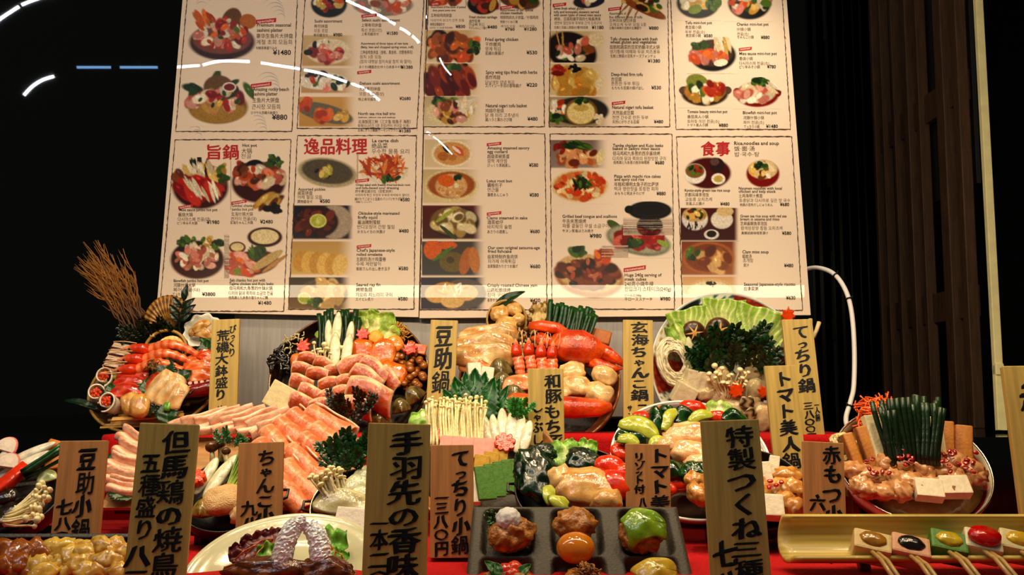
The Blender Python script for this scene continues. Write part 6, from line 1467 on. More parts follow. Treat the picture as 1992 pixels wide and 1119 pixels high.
for i, (x, y, w, h, r) in enumerate(((898, 796, 56, 128, 16), (922, 786, 58, 140, -2), (946, 796, 52, 126, -18), (884, 808, 40, 110, 30), (966, 802, 36, 110, -30), (910, 782, 40, 120, 6), (936, 780, 40, 116, -10), (956, 788, 34, 110, -22), (874, 820, 32, 90, 42))):
    put('shiso_leaf', leaf(w, h, i, '#14581e', '#2f8a32', 11, 0.08), PF, x, y, 'big bright green toothed shiso leaf standing behind the enoki', 'leaf', 'standing shiso leaves on the shabu-shabu dish', 10 + 3 * (i % 3), (34, 0, r), M_leaf())
for i, (x, y, w, h, r) in enumerate(((948, 842, 22, 80, 14), (962, 838, 20, 72, 8), (978, 834, 24, 90, 2), (994, 838, 24, 86, -4), (1010, 844, 24, 84, -10), (1024, 850, 22, 72, -14))):
    put('leek_slice', negi(w, h, 5, '#e6e2cc', '#c0c498'), PF, x, y, 'white pointed leek slice fanned beside the 和豚 sign', 'leek', 'leek slices on the shabu-shabu dish', 22 + 2 * (i % 2), (20, 0, r), M_wet())
greens(PF, 1004, 812, 34, 36, 7, 30, 'bright parsley sprig above the leek slices ' + f_, lift=30, c='#1a6420', c2='#4ea03a', name='parsley_sprig', cat='parsley', spread=80)
put('carrot_cutout', carrot(42, 'plum', 10), PF, 982, 864, 'orange carrot blossom in front of the white leek slices', 'carrot', None, 44, (16, 0, 10), M_wet(), smooth=False)
put('carrot_cutout', carrot(34, 'maple', 9), PF, 846, 850, 'orange red carrot leaf between the 手羽先 sign and the enoki', 'carrot', None, 32, (16, 0, 10), M_wet(), smooth=False)
for i, (x, y, w, h) in enumerate(((902, 876, 50, 44), (934, 880, 30, 48), (955, 880, 28, 46), (872, 872, 34, 40))):
    put('pink_fishcake', rbox(w, h, 30, 0.12, '#dd9a90'), PF, x, y, 'pale pink fishcake block above the てっちり小鍋 sign', 'fishcake', 'pink fishcakes on the shabu-shabu dish', 26, (8, 4, -4), M_matte(), smooth=False)
for i, (x, y) in enumerate(((936, 908), (954, 902), (972, 897))):
    put('yellow_gluten_cake', rbox(28, 44, 8, 0.14, '#c8a23a', amp=0.015, seed=i), PF, x, y, ('left', 'middle', 'right')[i] + ' of three mustard yellow gluten cake slices ' + f_, 'gluten cake', 'yellow gluten cakes', 40 - 3 * i, (24, 14, -6), M_matte(), smooth=False)
for i, (x, y) in enumerate(((944, 940), (962, 935), (980, 930), (996, 926))):
    put('green_gluten_cake', rbox(34, 62, 9, 0.14, '#5a8a2a', amp=0.015, seed=i), PF, x, y, ('first', 'second', 'third', 'fourth')[i] + ' green gluten cake slice from the てっちり小鍋 sign', 'gluten cake', 'green gluten cakes', 60 - 3 * i, (26, 14, 10), M_matte(), smooth=False)
put('tofu_block', tofu(22, 60, 20, '#efe6d2'), PF, 924, 950, 'white tofu block between sign and green gluten cakes', 'tofu', None, 40, (20, 0, 0), M_matte(), smooth=False)

# ================================================================ tomato pot with white rim
PG = Plane(1343, 892, 1.86, 42)
M_enam = mat('white_enamel', None, 0.15, var=0.03, coat=0.3)
tG = thing('enamel_pan', 'large enamel pan with a white rim, full of tomatoes, zucchini and chicken', 'pan', PG.mat(PG.c))
kid('body', lathe(bowl_prof(152, 58, 0.6, 6, 6), 72, cfn=lambda v: np.where((v[:, 2] > -9)[:, None], C3('#e0dcd4'), C3('#1a1412'))), PG, tG, M_enam)
kid('rim', ring(151, 3.0, 80, '#efece6', 2), PG, tG, M_enam)
kid('bed', lathe([(0.1, -6), (100, -9), (136, -18), (100, -36), (0.1, -40)], 32, '#5c3a1c'), PG, tG, M_matte())
g_l = 'in the white rimmed pan'
def tomato(w, h, seed, c='#cc2c10'): return blob(w / 2, h / 2, w * 0.3, 0.08, 1.6, seed, 3, cfn=lambda v: mixc(c, '#ec5c28', np.clip(0.5 + 0.7 * nzs(v, 2, seed), 0, 1)), power=0.85)
for i, (x, y, w, h, r) in enumerate(((1247, 816, 40, 36, 10), (1294, 806, 46, 34, -10), (1346, 796, 56, 34, -6), (1396, 812, 40, 28, 0), (1206, 880, 36, 40, 20), (1322, 938, 46, 40, 0), (1300, 950, 36, 30, 20), (1222, 870, 30, 30, 0))):
    put('tomato_wedge', tomato(w, h, i), PG, x, y, 'shiny red tomato wedge ' + g_l, 'tomato', 'tomato wedges in the enamel pan', 22, (10, 0, r), M_wet())
def zucchini(w, h, seed):
    def fn(u, v):
        a = u - 0.5; return w * a, h * (v - 0.5) * (1 - (2 * a) ** 4 * 0.7) + 0.22 * h * np.cos(a * 3), 0.18 * h * np.cos((v - 0.5) * 2.8) + 0.12 * w * np.cos(a * 3)
    return sheet(16, 10, fn, 6, lambda u, v, t: mixc(mixc('#d4d068', '#a4b440', 0.5 + 0.5 * np.sin(u * 12)).mean((0, 1)).tolist(), '#2c5c18', sm(0.72, 0.95, np.abs(v - 0.5) * 2)) if t else mixc('#2c5a1c', '#3c7a24', u))
for i, (x, y, w, h, r) in enumerate(((1242, 840, 78, 38, -28), (1302, 820, 62, 22, 62), (1362, 816, 50, 22, 24), (1222, 862, 40, 22, -20), (1280, 866, 36, 24, 30), (1290, 922, 34, 24, 10))):
    put('zucchini_slice', zucchini(w, h, i), PG, x, y, 'bright yellow green zucchini slice ' + g_l, 'zucchini', 'zucchini slices in the enamel pan', 36 + 3 * (i % 2), (14, 0, r), M_wet())
for i, (x, y, w, h, r) in enumerate(((1228, 854, 56, 30, -16), (1276, 824, 28, 52, 8), (1328, 812, 46, 34, 20), (1428, 812, 46, 24, -10), (1310, 920, 50, 36, 0), (1296, 800, 26, 20, 0), (1344, 925, 40, 40, 10))):
    put('spinach_leaf', slab(w, h, i, '#0e3012', '#2a5c20', 0.35, 4, 0.3, 0.08), PG, x, y, 'glossy dark green leaf ' + g_l, 'greens', 'dark greens in the enamel pan', 30, (14, 0, r), M_wet())
for i, (x, y, w, h, r, c) in enumerate(((1334, 846, 96, 52, 8, '#d09460'), (1344, 880, 80, 44, -6, '#d8a470'), (1296, 868, 46, 34, 20, '#c88c54'), (1360, 905, 60, 34, 10, '#e0b88c'))):
    put('chicken_piece', chunk(w, h, 32, i + 41, c, '#f0d0a4', 0.24, power=0.75), PG, x, y, 'golden pink chicken piece ' + g_l, 'chicken piece', 'chicken pieces in the enamel pan', 30 + 2 * i, (10, 0, r), M_wet())
put('cabbage_leaf', cabbage(56, 40, 2, '#e2e6bc', '#a8c46a', '#84ac4a', 0.08), PG, 1398, 800, 'pale cabbage leaf at the back of the white rimmed pan', 'cabbage', None, 16, (16, 0, -10), M_leaf())
put('leek_slice', negi(26, 70, 6), PG, 1478, 905, 'pale leek slice at the edge of the pan beside the tall つくね sign', 'leek', None, 20, (20, 0, -8), M_wet())

# ================================================================ small tomato pot with dark leaves
PH = small_pot(1120, 950, 1.70, 46, 118, 60, 'small black pot of tomato, chicken and dark leaves behind the stone tray', 'small tomato pot')
h_ = 'in the small tomato pot'
def wetleaf(w, h, seed, c, c2): return blob(w / 2, h / 2, w * 0.22, 0.3, 1.8, seed, 4, cfn=lambda v: np.clip(mixc(c, c2, np.clip(0.35 + 0.9 * nzs(v, 2.4, seed), 0, 1)), 0, 1))
for i, (x, y, w, h, r) in enumerate(((1042, 922, 80, 122, 10), (1130, 898, 64, 66, -10), (1060, 880, 46, 40, 20))):
    put('dark_green_leaf', wetleaf(w, h, i + 2, '#062010', '#164a1e'), PH, x, y, ('big crumpled dark green leaf at the left of the small tomato pot', 'crumpled dark green leaf above the chicken in the small tomato pot', 'small folded dark leaf behind the big crumpled one')[i], 'leaf', 'dark leaves in the small tomato pot', 24, (10, 0, r), mat('wet_leaf', None, 0.2, var=0.3, scale=50, bump=0.2, bscale=60))
for i, (x, y, w, h, r) in enumerate(((1100, 884, 70, 56, 20), (1140, 876, 46, 40, -20))):
    put('cabbage_leaf', cabbage(w, h, i + 12, '#d8e2a4', '#8cb84e', '#5c9034', 0.08), PH, x, y, ('left', 'right')[i] + ' pale green cabbage leaf behind the dark leaves ' + h_, 'cabbage', 'cabbage leaves in the small tomato pot', 14, (20, 0, r), M_leaf())
for i, (x, y, w, h, r, c) in enumerate(((1142, 950, 128, 86, -10, '#b87c34'), (1092, 934, 50, 56, 20, '#d8b484'), (1180, 976, 60, 40, 0, '#c08840'))):
    put('chicken_piece', chunk(w, h, 44, i + 51, c, '#e8c68c', 0.2, power=0.8), PH, x, y, ('large glossy tan chicken piece ', 'whitish chicken piece next to the big leaf ', 'small tan chicken piece under the tomato ')[i] + h_, 'chicken piece', 'chicken pieces in the small tomato pot', 26, (10, 0, r), M_wet())
for i, (x, y, w, h, r) in enumerate(((1186, 908, 60, 44, -10), (1200, 944, 76, 60, -14), (1216, 920, 50, 40, 0))):
    put('tomato_wedge', tomato(w, h, i + 20), PH, x, y, ('upper', 'large lower', 'half hidden')[i] + ' red tomato wedge beside the トマト美 sign', 'tomato', 'tomato wedges in the small tomato pot', 28, (10, 0, r), M_wet())
for x, y, w, h, r in ((1070, 968, 26, 44, 10), (1092, 984, 40, 24, 0)):
    put('zucchini_slice', zucchini(h * 1.1, w, 3), PH, x, y, 'yellow zucchini slice at the front of the small tomato pot', 'zucchini', 'zucchini slices in the small tomato pot', 40, (20, 0, 80 + r), M_wet())

# ================================================================ small motsu pot behind the tall つくね sign
PI = small_pot(1466, 950, 1.72, 44, 106, 56, 'small black pot of motsu stew behind the tall つくね sign', 'small motsu pot')
i_ = 'in the small motsu pot'
for x, y, r in ((1504, 918, -14), (1492, 930, 4)):
    put('radish_stick', rbox(20, 62, 16, 0.15, '#e6dcc4'), PI, x, y, 'white radish stick standing ' + i_, 'radish', 'radish sticks in the small motsu pot', 24, (24, 0, r), M_matte(), smooth=False)
for i, (x, y, w, h) in enumerate(((1530, 928, 54, 44), (1516, 952, 56, 40), (1546, 952, 40, 44), (1524, 976, 60, 40), (1544, 986, 40, 36), (1360, 960, 50, 44), (1352, 936, 40, 40), (1400, 950, 60, 50), (1440, 944, 60, 50), (1476, 950, 54, 48), (1410, 986, 60, 46), (1456, 988, 60, 46), (1420, 916, 56, 44), (1464, 914, 50, 44))):
    put('motsu_piece', chunk(w, h, 30, i + 61, '#b8742c', '#e6bc7c', 0.42, power=0.9, freq=2.4), PI, x, y, 'glazed tan offal piece ' + i_, 'motsu', 'motsu pieces in the small pot', 24, (10, 0, 20 * i), M_wet())
for i, (x, y) in enumerate(((1498, 936), (1510, 944), (1520, 938), (1496, 948))):
    put('chili_ring', chunk(12, 9, 6, i, '#a8140c', '#d8301c', 0.2, 2, None), PI, x, y, 'red chili bit ' + i_, 'chili', 'chili bits in the small motsu pot', 44, (0, 0, 30 * i), M_wet())
put('tofu_block', tofu(36, 44, 26, '#e6dcc8'), PI, 1504, 988, 'white tofu block at the front of the small motsu pot', 'tofu', None, 30, (16, 0, -4), M_matte(), smooth=False)
put('green_leaf', wetleaf(40, 40, 7, '#123a16', '#2c6428'), PI, 1352, 912, 'dark green leaf between the tall つくね sign and トマト美 sign', 'leaf', None, 20, (0, 0, 0), M_wet())

# ================================================================ large motsu pot at the right
PJ = Plane(1776, 904, 1.90, 42, 0, -5)
tJ = thing('motsu_pot', 'large pot with a thin bright rim, heaped with motsu, chives and carrot', 'pot', PJ.mat(PJ.c))
kid('body', lathe(bowl_prof(146, 62, 0.55, 4, 5), 72, cfn=lambda v: np.where((np.hypot(v[:, 0], v[:, 1])[:, None] > 120) & (v[:, 2][:, None] > -12), C3('#d8ccae'), C3('#7a1410'))), PJ, tJ, M_enam)
kid('rim', ring(145, 2.4, 80, '#e0d8cc', 1), PJ, tJ, M_tin)
kid('bed', lathe([(0.1, 0), (90, -4), (132, -14), (100, -36), (0.1, -40)], 32, '#a88c5c'), PJ, tJ, M_wet())
j_ = 'in the large motsu pot'
put('shredded_carrot', strands(112, 124, 300, 1.7, '#d8581c', '#e8803c', 2, kind='pile', d=40), PJ, 1712, 824, 'mound of thin shredded carrot at the back of the large motsu pot', 'carrot shreds', None, 22, (14, 0, 0), M_wet())['kind'] = 'stuff'
put('carrot_heart', blob(44, 48, 36, 0.1, 2, 1, 3, '#c4501a'), PJ, 1712, 826, 'packed lower layer of the shredded carrot mound', 'carrot shreds', None, 16)['kind'] = 'stuff'
chives(PJ, 1758, 908, 78, 118, 30, 'tall dark green chive bunch standing ' + j_, lift=20, e=(34, 0, 10), fan=2, base=0.8, r=5.4, c='#0a220c', c2='#173c16')
chives(PJ, 1800, 906, 52, 122, 18, 'second dark chive bunch leaning beside the taller one', lift=26, e=(34, 0, -2), fan=3, base=0.8, r=5.4, c='#0a220c', c2='#1c4218')
for x, y, w, h, r, l in ((1710, 866, 36, 118, 16, 'wide white tofu slab left of the chives ' + j_), (1824, 862, 24, 96, 4, 'narrow white tofu slab right of the chives ' + j_)):
    put('tofu_slab', tofu(w, h, 14, '#e2d8b4'), PJ, x, y, l, 'tofu', 'tofu slabs in the large motsu pot', 30, (30, 10, r), M_matte(), smooth=False)
fc = lambda v: mixc('#c89048', '#9a5c20', sm(0.25, 0.5, np.abs(v[:, 0]) / np.abs(v[:, 0]).max() * 0.5))
for i, (x, y, w, h, r) in enumerate(((1660, 884, 22, 84, 22), (1688, 872, 28, 88, 20), (1844, 862, 24, 84, -2), (1874, 872, 34, 88, -4))):
    put('fried_tofu', rbox(w, h, 18, 0.25, cfn=fc, amp=0.02, seed=i, cuts=1), PJ, x, y, ('leftmost', 'second from left', 'narrow', 'wide rightmost')[i] + ' browned fried tofu stick ' + j_, 'fried tofu', 'fried tofu sticks in the large motsu pot', 26, (30, 0, r), M_matte())
for i in range(22):
    a, b = divmod(i, 8); x = 1662 + 32 * b + 12 * a; y = 906 + 22 * a + 9 * math.sin(i * 1.9) + (10 if b < 2 else 0) - (10 if b in (4, 5) else 0)
    put('motsu_piece', chunk(rnd.uniform(40, 56), rnd.uniform(34, 48), 30, i + 71, '#b07848', '#e4bc90', 0.42, power=0.9, freq=2.4), PJ, min(x, 1898), min(y, 964 - abs(x - 1780) * 0.12), 'pinkish tan offal piece ' + j_, 'motsu', 'motsu pieces in the large pot', 20 + 4 * (a == 0), (10, 0, rnd.uniform(0, 180)), M_wet())
def chili(r):
    return tube([(r * math.cos(t), r * math.sin(t), 0) for t in np.linspace(0, 5.4, 12)], r * 0.42, 6, '#a8120c')
ch = [ml(PJ, chili(4.2), 'chili_ring', M_wet()), ml(PJ, chunk(12, 8, 6, 3, '#8c0e0a', '#b82018', 0.2, 2, None), 'chili_ring', M_wet())]
for i in range(44):
    x = rnd.uniform(1672, 1900); y = 890 + rnd.gauss(0, 14) + (18 if x < 1720 else 4)
    if 1740 < x < 1850: y -= 8
    put('chili_ring', ch[i % 2], PJ, x, y, 'small red chili ring scattered over the large motsu pot', 'chili', 'chili rings on the large motsu pot', rnd.uniform(40, 48), (rnd.uniform(-20, 20), 0, rnd.uniform(0, 180)))
for x, y, w, r, l in ((1806, 954, 50, -2, 'left of two white tofu blocks at the front of the large motsu pot'), (1856, 948, 54, 6, 'right of two white tofu blocks at the front of the large motsu pot')):
    put('tofu_block', tofu(w, 40, 22, '#ded4bc'), PJ, x, y, l, 'tofu', 'tofu blocks in the large motsu pot', 26, (6, 0, r), M_matte(), smooth=False)
for i, (x, y) in enumerate(((1640, 862), (1652, 906), (1646, 884))):
    put('noodle_tangle', strands(50, 46, 26, 2.4, '#d8c898', '#b8a470', i, 1.2, 'nest', 10), PJ, x, y, ('back', 'front', 'middle')[i] + ' tangle of pale noodles at the left rim of the large motsu pot', 'noodles', 'noodle tangles in the large motsu pot', 8, (0, 0, 0), M_wet())['kind'] = 'stuff'
cc_ = PJ.c - PJ.n * (62 * PJ.s)
o = thing('lacquer_stand', 'dark red lacquer stand under the large motsu pot', 'stand', T((cc_.x, cc_.y + 0.03, ZF)))
M_dred = mat('dark_red_lacquer', '#4a0a08', 0.3, var=0.1)
obj('top_plate', rbox(0.26, 0.2, 0.014, 0.2).move(0, 0, 0.075), M_dred, o, smooth=False)
for sx in (-1, 1): obj('side_panel', rbox(0.014, 0.17, 0.068, 0.1).move(sx * 0.11, 0, 0.034), M_dred, o, smooth=False)

# ================================================================ small pot at the far left
PM = small_pot(8, 962, 1.68, 44, 112, 56, 'small black pot of leeks, enoki and carrot at the left edge', 'left edge pot')
m_ = 'in the left edge pot'
for i, (x, y, w, h, r) in enumerate(((56, 884, 26, 110, -66), (44, 906, 30, 120, -62), (6, 892, 24, 60, -16))):
    put('leek_slice', negi(w, h, 7, '#e6dfd0', '#b8bc98'), PM, x, y, ('upper long white leek slice ', 'lower long white leek slice ', 'short white leek slice ')[i] + m_, 'leek', 'leek slices in the left edge pot', 24 + 4 * i, (12, 0, r), M_wet())
for x, y, r, l in ((8, 880, -20, 'upper'), (12, 912, -10, 'lower')):
    t = root('fishcake_slice', PM, x, y, l + ' white fishcake slice with a pink edge at the left edge', 'fishcake', 'fishcake slices in the left edge pot', 36, (16, 0, r))
    kid('slice', prism([(24 * math.cos(k * math.pi / 14), 30 * math.sin(k * math.pi / 14)) for k in range(15)], 0, 8, '#eadccc', 1), PM, t, M_matte(), None, False)
    kid('pink_edge', tube([(24.5 * math.cos(k * math.pi / 14), 30.5 * math.sin(k * math.pi / 14), 4) for k in range(15)], 2.6, 6, '#d88478'), PM, t, M_matte())
chives(PM, 46, 926, 24, 88, 7, 'dark green chive bundle lying across the left edge pot', lift=40, e=(10, 0, -52), fan=2, base=0.8, r=4.5, c='#0e3c1a', c2='#1e6428')
put('carrot_stick', rbox(26, 74, 18, 0.2, '#d8461c'), PM, 22, 932, 'orange red carrot stick in the left edge pot', 'carrot', None, 36, (10, 0, -38), M_wet())
enoki(PM, 28, 1010, 60, 74, 20, 'upper enoki bundle with big round caps in the left edge pot', lift=30, e=(16, 0, -58), cap=6.4, fan=18, var=0.4, r=2.2)
enoki(PM, 12, 1016, 46, 72, 12, 'lower enoki bundle lying flat at the front of the left edge pot', lift=40, e=(8, 0, -84), cap=6.6, fan=18, var=0.3, r=2.2)
for i, (x, y) in enumerate(((12, 966), (20, 994), (4, 1010))):
    put('wood_ear_piece', chunk(38, 36, 20, i, '#1a120c', '#4a3420', 0.2), PM, x, y, 'dark glossy wood ear mushroom piece at the left edge', 'mushroom', 'wood ear pieces in the left edge pot', 26, (0, 0, 30 * i), M_wet())
for i, (x, y, r) in enumerate(((104, 874, -20), (106, 900, 10))):
    put('fried_tofu', rbox(34, 36, 14, 0.25, '#c8842c', amp=0.03, seed=i), PM, x, y, ('upper', 'lower')[i] + ' orange fried tofu piece beside the 豆助小鍋 sign', 'fried tofu', 'fried tofu in the left edge pot', 20, (16, 0, r), M_matte())
put('mizuna_piece', slab(34, 26, 2, '#a8b878', '#d8dcb0', 0.2, 4), PM, 92, 930, 'pale green stem piece beside the 豆助小鍋 sign', 'greens', None, 30, (10, 0, 20), M_wet())

# ================================================================ small blowfish pot left of the 手羽先 sign
PP = small_pot(700, 985, 1.66, 40, 96, 56, 'small metal pot of blowfish and enoki left of the 手羽先 sign', 'small blowfish pot', rimc='#c8b890')
p_ = 'in the small blowfish pot'
enoki(PP, 664, 992, 60, 82, 24, 'white enoki bundle with round caps leaning out of the small blowfish pot', lift=26, e=(28, 0, 26), cap=6.4, fan=15, var=0.35, r=2.3, c='#f0e6c0')
greens(PP, 676, 902, 66, 62, 22, 44, 'dark green chrysanthemum clump behind the enoki ' + p_, lift=24, c='#0e3c16', c2='#24682a', spread=120)
for i, (x, y, w, h, r) in enumerate(((690, 950, 50, 66, -20), (704, 930, 40, 60, -30), (700, 966, 44, 46, 10))):
    put('leek_slice', negi(w, h, 7, '#d0d0b0', '#98a078'), PP, x, y, 'round translucent leek slice half behind the 手羽先 sign', 'leek', 'leek slices in the small blowfish pot', 24 + 3 * i, (14, 0, r), M_wet())
put('blowfish_slab', slab(124, 48, 3, '#b8ac84', '#dcd4b0', 0.16, 10), PP, 676, 984, 'large translucent raw blowfish slab ' + p_, 'fish slice', None, 36, (10, 0, -10), M_wet())
for i, (x, y, w, h) in enumerate(((736, 960, 50, 44), (760, 990, 48, 44), (744, 1020, 46, 40), (738, 926, 44, 40))):
    put('blowfish_piece', chunk(w, h, 24, i + 131, '#b8a078', '#e0d2ae', 0.25), PP, x, y, 'translucent raw blowfish piece behind the 手羽先 sign', 'fish piece', 'blowfish pieces in the small blowfish pot', 18, (10, 0, 30 * i), M_wet())
put('tofu_block', tofu(84, 44, 30, '#e6dcd0'), PP, 698, 1016, 'white tofu block at the front of the small blowfish pot', 'tofu', None, 40, (14, 0, -6), M_matte(), smooth=False)
# ================================================================ front row: stone tray of meatballs
PN = Plane(1124, 1066, 1.50, 40)
M_stone = mat('dark_stoneware', None, 0.6, var=0.25, scale=180, bump=0.3, bscale=300)
def traygrid():
    nx, ny = 121, 97; X = np.linspace(-216, 216, nx); Yv = np.linspace(-190, 108, ny)
    x, y = np.meshgrid(X, Yv, indexing='ij'); z = np.zeros_like(x)
    def well(cx, cy):
        d = np.maximum(np.abs(x - cx) - 34, 0) ** 2 + np.maximum(np.abs(y - cy) - 40, 0) ** 2
        return -24 * (1 - sm(8, 20, np.sqrt(d)))
    for cx in (-140, 0, 140):
        for cy in (40, -78): z = np.minimum(z, well(cx, cy))
    e = np.minimum(np.minimum(216 - np.abs(x), y + 190), 108 - y); z = z - 6 * (1 - sm(0, 10, e)) ** 2
    sk = 1 - (y + 190) / 298 * 0.06
    V = np.stack([x * sk, y, z], -1).reshape(-1, 3); f = [(i * ny + j, (i + 1) * ny + j, (i + 1) * ny + j + 1, i * ny + j + 1) for i in range(nx - 1) for j in range(ny - 1)]
    g = G(V, f, '#3c3528'); k = len(V)
    b = G(V * np.array((1, 1, 0)) + np.array((0, 0, -34.0)), [tuple(reversed(q)) for q in f], '#2a251c')
    ed = [(i * ny, (i + 1) * ny) for i in range(nx - 1)] + [((nx - 1) * ny + j, (nx - 1) * ny + j + 1) for j in range(ny - 1)] + [((i + 1) * ny + ny - 1, i * ny + ny - 1) for i in range(nx - 1)] + [(j + 1, j) for j in range(ny - 1)]
    h = g + b; h.f += [(q, p, k + p, k + q) for p, q in ed]
    return h
put('stone_tray', traygrid(), PN, 1124, 1066, 'dark stoneware tray with square wells holding meatballs', 'tray', None, 0, (0, 0, 0), M_stone)
def meatball(w, h, seed): return blob(w / 2, h / 2, min(w, h) * 0.42, 0.26, 2.4, seed, 4, cfn=lambda v: np.clip(mixc('#8a5420', '#d49c54', np.clip(0.45 + 0.9 * nzs(v, 4.5, seed), 0, 1)), 0, 1))
M_ball = mat('fried_meat', None, 0.3, var=0.25, scale=120, bump=0.6, bscale=170)
# daikon meatball
t = root('meatball', PN, 996, 1040, 'browned meatball topped with white grated radish', 'meatball', 'meatballs in the stone tray', 12, (0, 0, 20)); kid('ball', meatball(92, 70, 1), PN, t, M_ball)
put('grated_radish', blob(24, 24, 20, 0.14, 4, 2, 4, '#e4e2dc'), PN, 989, 1010, 'white mound of grated radish on the left meatball', 'grated radish', None, 36, (0, 0, 0), M_matte())
sc_ = ml(PN, tube([(3.4 * math.cos(a), 3.4 * math.sin(a), 0) for a in np.linspace(0, 6.28, 9)], 1.6, 5, '#2c6a24'), 'scallion_ring', M_wet())
for i in range(26):
    put('scallion_ring', sc_, PN, 958 + rnd.uniform(-14, 18), 1016 + rnd.uniform(-22, 24), 'tiny chopped green scallion ring beside the grated radish', 'scallion', 'scallion rings beside the left meatball', rnd.uniform(8, 24), (rnd.uniform(-60, 60), rnd.uniform(-60, 60), 0))
t = root('meatball', PN, 1118, 1022, 'browned meatball behind the raw egg yolk', 'meatball', 'meatballs in the stone tray', 12, (0, 0, -10)); kid('ball', meatball(82, 66, 4), PN, t, M_ball)
put('egg_yolk', blob(36, 32, 26, 0.02, 1, 1, 4, '#d87c0c'), PN, 1120, 1066, 'glossy orange raw egg yolk in front of the middle meatball', 'egg yolk', None, 26, (0, 0, 0), mat('yolk', None, 0.06, var=0.05, spec=0.8, coat=0.5))
t = root('meatball', PN, 1246, 1040, 'browned meatball under a green avocado sauce', 'meatball', 'meatballs in the stone tray', 12, (0, 0, 0)); kid('ball', meatball(84, 72, 7), PN, t, M_ball)
def sauce(w, h, seed, c, c2):
    def fn(u, v):
        a = 2 * np.pi * u; r = v * (0.8 + 0.06 * np.sin(3 * a + seed) + 0.32 * np.exp(-((a - 4.2) / 0.22) ** 2) + 0.25 * np.exp(-((a - 5.6) / 0.25) ** 2) + 0.18 * np.exp(-((a - 2.9) / 0.3) ** 2)); x, y = 0.5 * w * r * np.cos(a), 0.5 * h * r * np.sin(a)
        return x, y, 40 * np.sqrt(np.maximum(0.05, 1 - 0.75 * r ** 2)) + 2 * np.sin(x * 0.13 + 1) * np.cos(y * 0.11)
    return sheet(61, 14, fn, 5, lambda u, v, t: mixc(c, c2, 0.5 + 0.4 * np.sin(u * 6.28 * 2 + v * 5)))
put('avocado_sauce', sauce(96, 84, 2, '#7a9c1c', '#98b838'), PN, 1250, 1036, 'runny yellow green sauce over the right meatball', 'sauce', None, 12, (8, 0, 0), M_wet())
t = root('meatball', PN, 990, 1136, 'meatball topped with red tomato dice and green leaf in the front row', 'meatball', 'meatballs in the stone tray', 10); kid('ball', meatball(90, 70, 9), PN, t, M_ball)
for i, (x, y, c) in enumerate(((985, 1108, '#c82c10'), (1000, 1104, '#d84a1c'), (996, 1116, '#c82c10'))): put('tomato_dice', chunk(28, 24, 18, i, c, '#e8602c', 0.15), PN, x, y, 'red tomato dice on the front left meatball', 'tomato', 'tomato dice on the front left meatball', 34, (0, 0, 20 * i), M_wet())
for x, y, r in ((960, 1110, 50), (1016, 1116, -50), (972, 1118, 20)): put('basil_leaf', leaf(24, 44, 1, '#2c6a1c', '#5c9838', 0), PN, x, y, 'green leaf under the tomato dice', 'leaf', 'green leaves on the front left meatball', 32, (20, 0, r), M_leaf())
t = root('meatball', PN, 1138, 1140, 'dark glazed meatball in the middle of the front row', 'meatball', 'meatballs in the stone tray', 10); kid('ball', meatball(88, 66, 12), PN, t, M_ball)
put('bonito_flakes', strands(50, 34, 40, 1.6, '#6a4c2c', '#c8985c', 5, kind='pile', d=14), PN, 1142, 1113, 'brown shaved flakes on the front middle meatball', 'flakes', None, 34, (0, 0, 0), M_matte())['kind'] = 'stuff'
t = root('meatball', PN, 1276, 1138, 'meatball under a pale yellow sauce in the front row', 'meatball', 'meatballs in the stone tray', 10); kid('ball', meatball(88, 70, 14), PN, t, M_ball)
put('cheese_sauce', sauce(92, 74, 5, '#c8a838', '#e0c860'), PN, 1276, 1130, 'pale yellow sauce over the front right meatball', 'sauce', None, 14, (8, 0, 0), M_wet())

# ================================================================ white plate with foil wrapped wings
PQ = Plane(556, 1128, 1.47, 50)
M_white = mat('ivory_glaze', None, 0.16, var=0.05, coat=0.3, bump=0.08, bscale=60)
qp = [(60, -26), (110, -30), (114, -30), (116, -24)] + [(116 + 82 * t, -24 + 28 * t ** 1.4) for t in np.linspace(0.05, 1, 8)] + [(199, 6), (196, 7)] + [(192 - 190 * t, 4 - 22 * sm(0, 0.42, t)) for t in np.linspace(0, 1, 16)]
tQ = thing('ivory_plate', 'round ivory plate with glazed wings and salad', 'plate', PQ.mat(PQ.c))
kid('body', lathe(qp, 72, '#cfcba4'), PQ, tQ, M_white)
PQF = Plane(590, 1065, 1.45, 8)
M_foil = mat('aluminium_foil', None, 0.34, metal=0.25, var=0.0, bump=0.0, spec=0.9)
def foil(pts, rad, seed):
    g = tube(smooth_path([Vector(p) for p in pts], 40), np.interp(np.linspace(0, 1, 40), np.linspace(0, 1, len(rad)), rad), 36, '#f8fafc')
    n = nzs(g.v, 0.16, seed); k = nzs(g.v, 0.33, seed + 3); g.v = g.v + np.stack([n * 3.4 + k * 2, nzs(g.v, 0.2, seed + 7) * 2.4, k * 3.4], 1); g.flat = True; return g
M_glaze = mat('glazed_chicken', None, 0.2, var=0.35, scale=70, bump=0.5, bscale=120, coat=0.3)
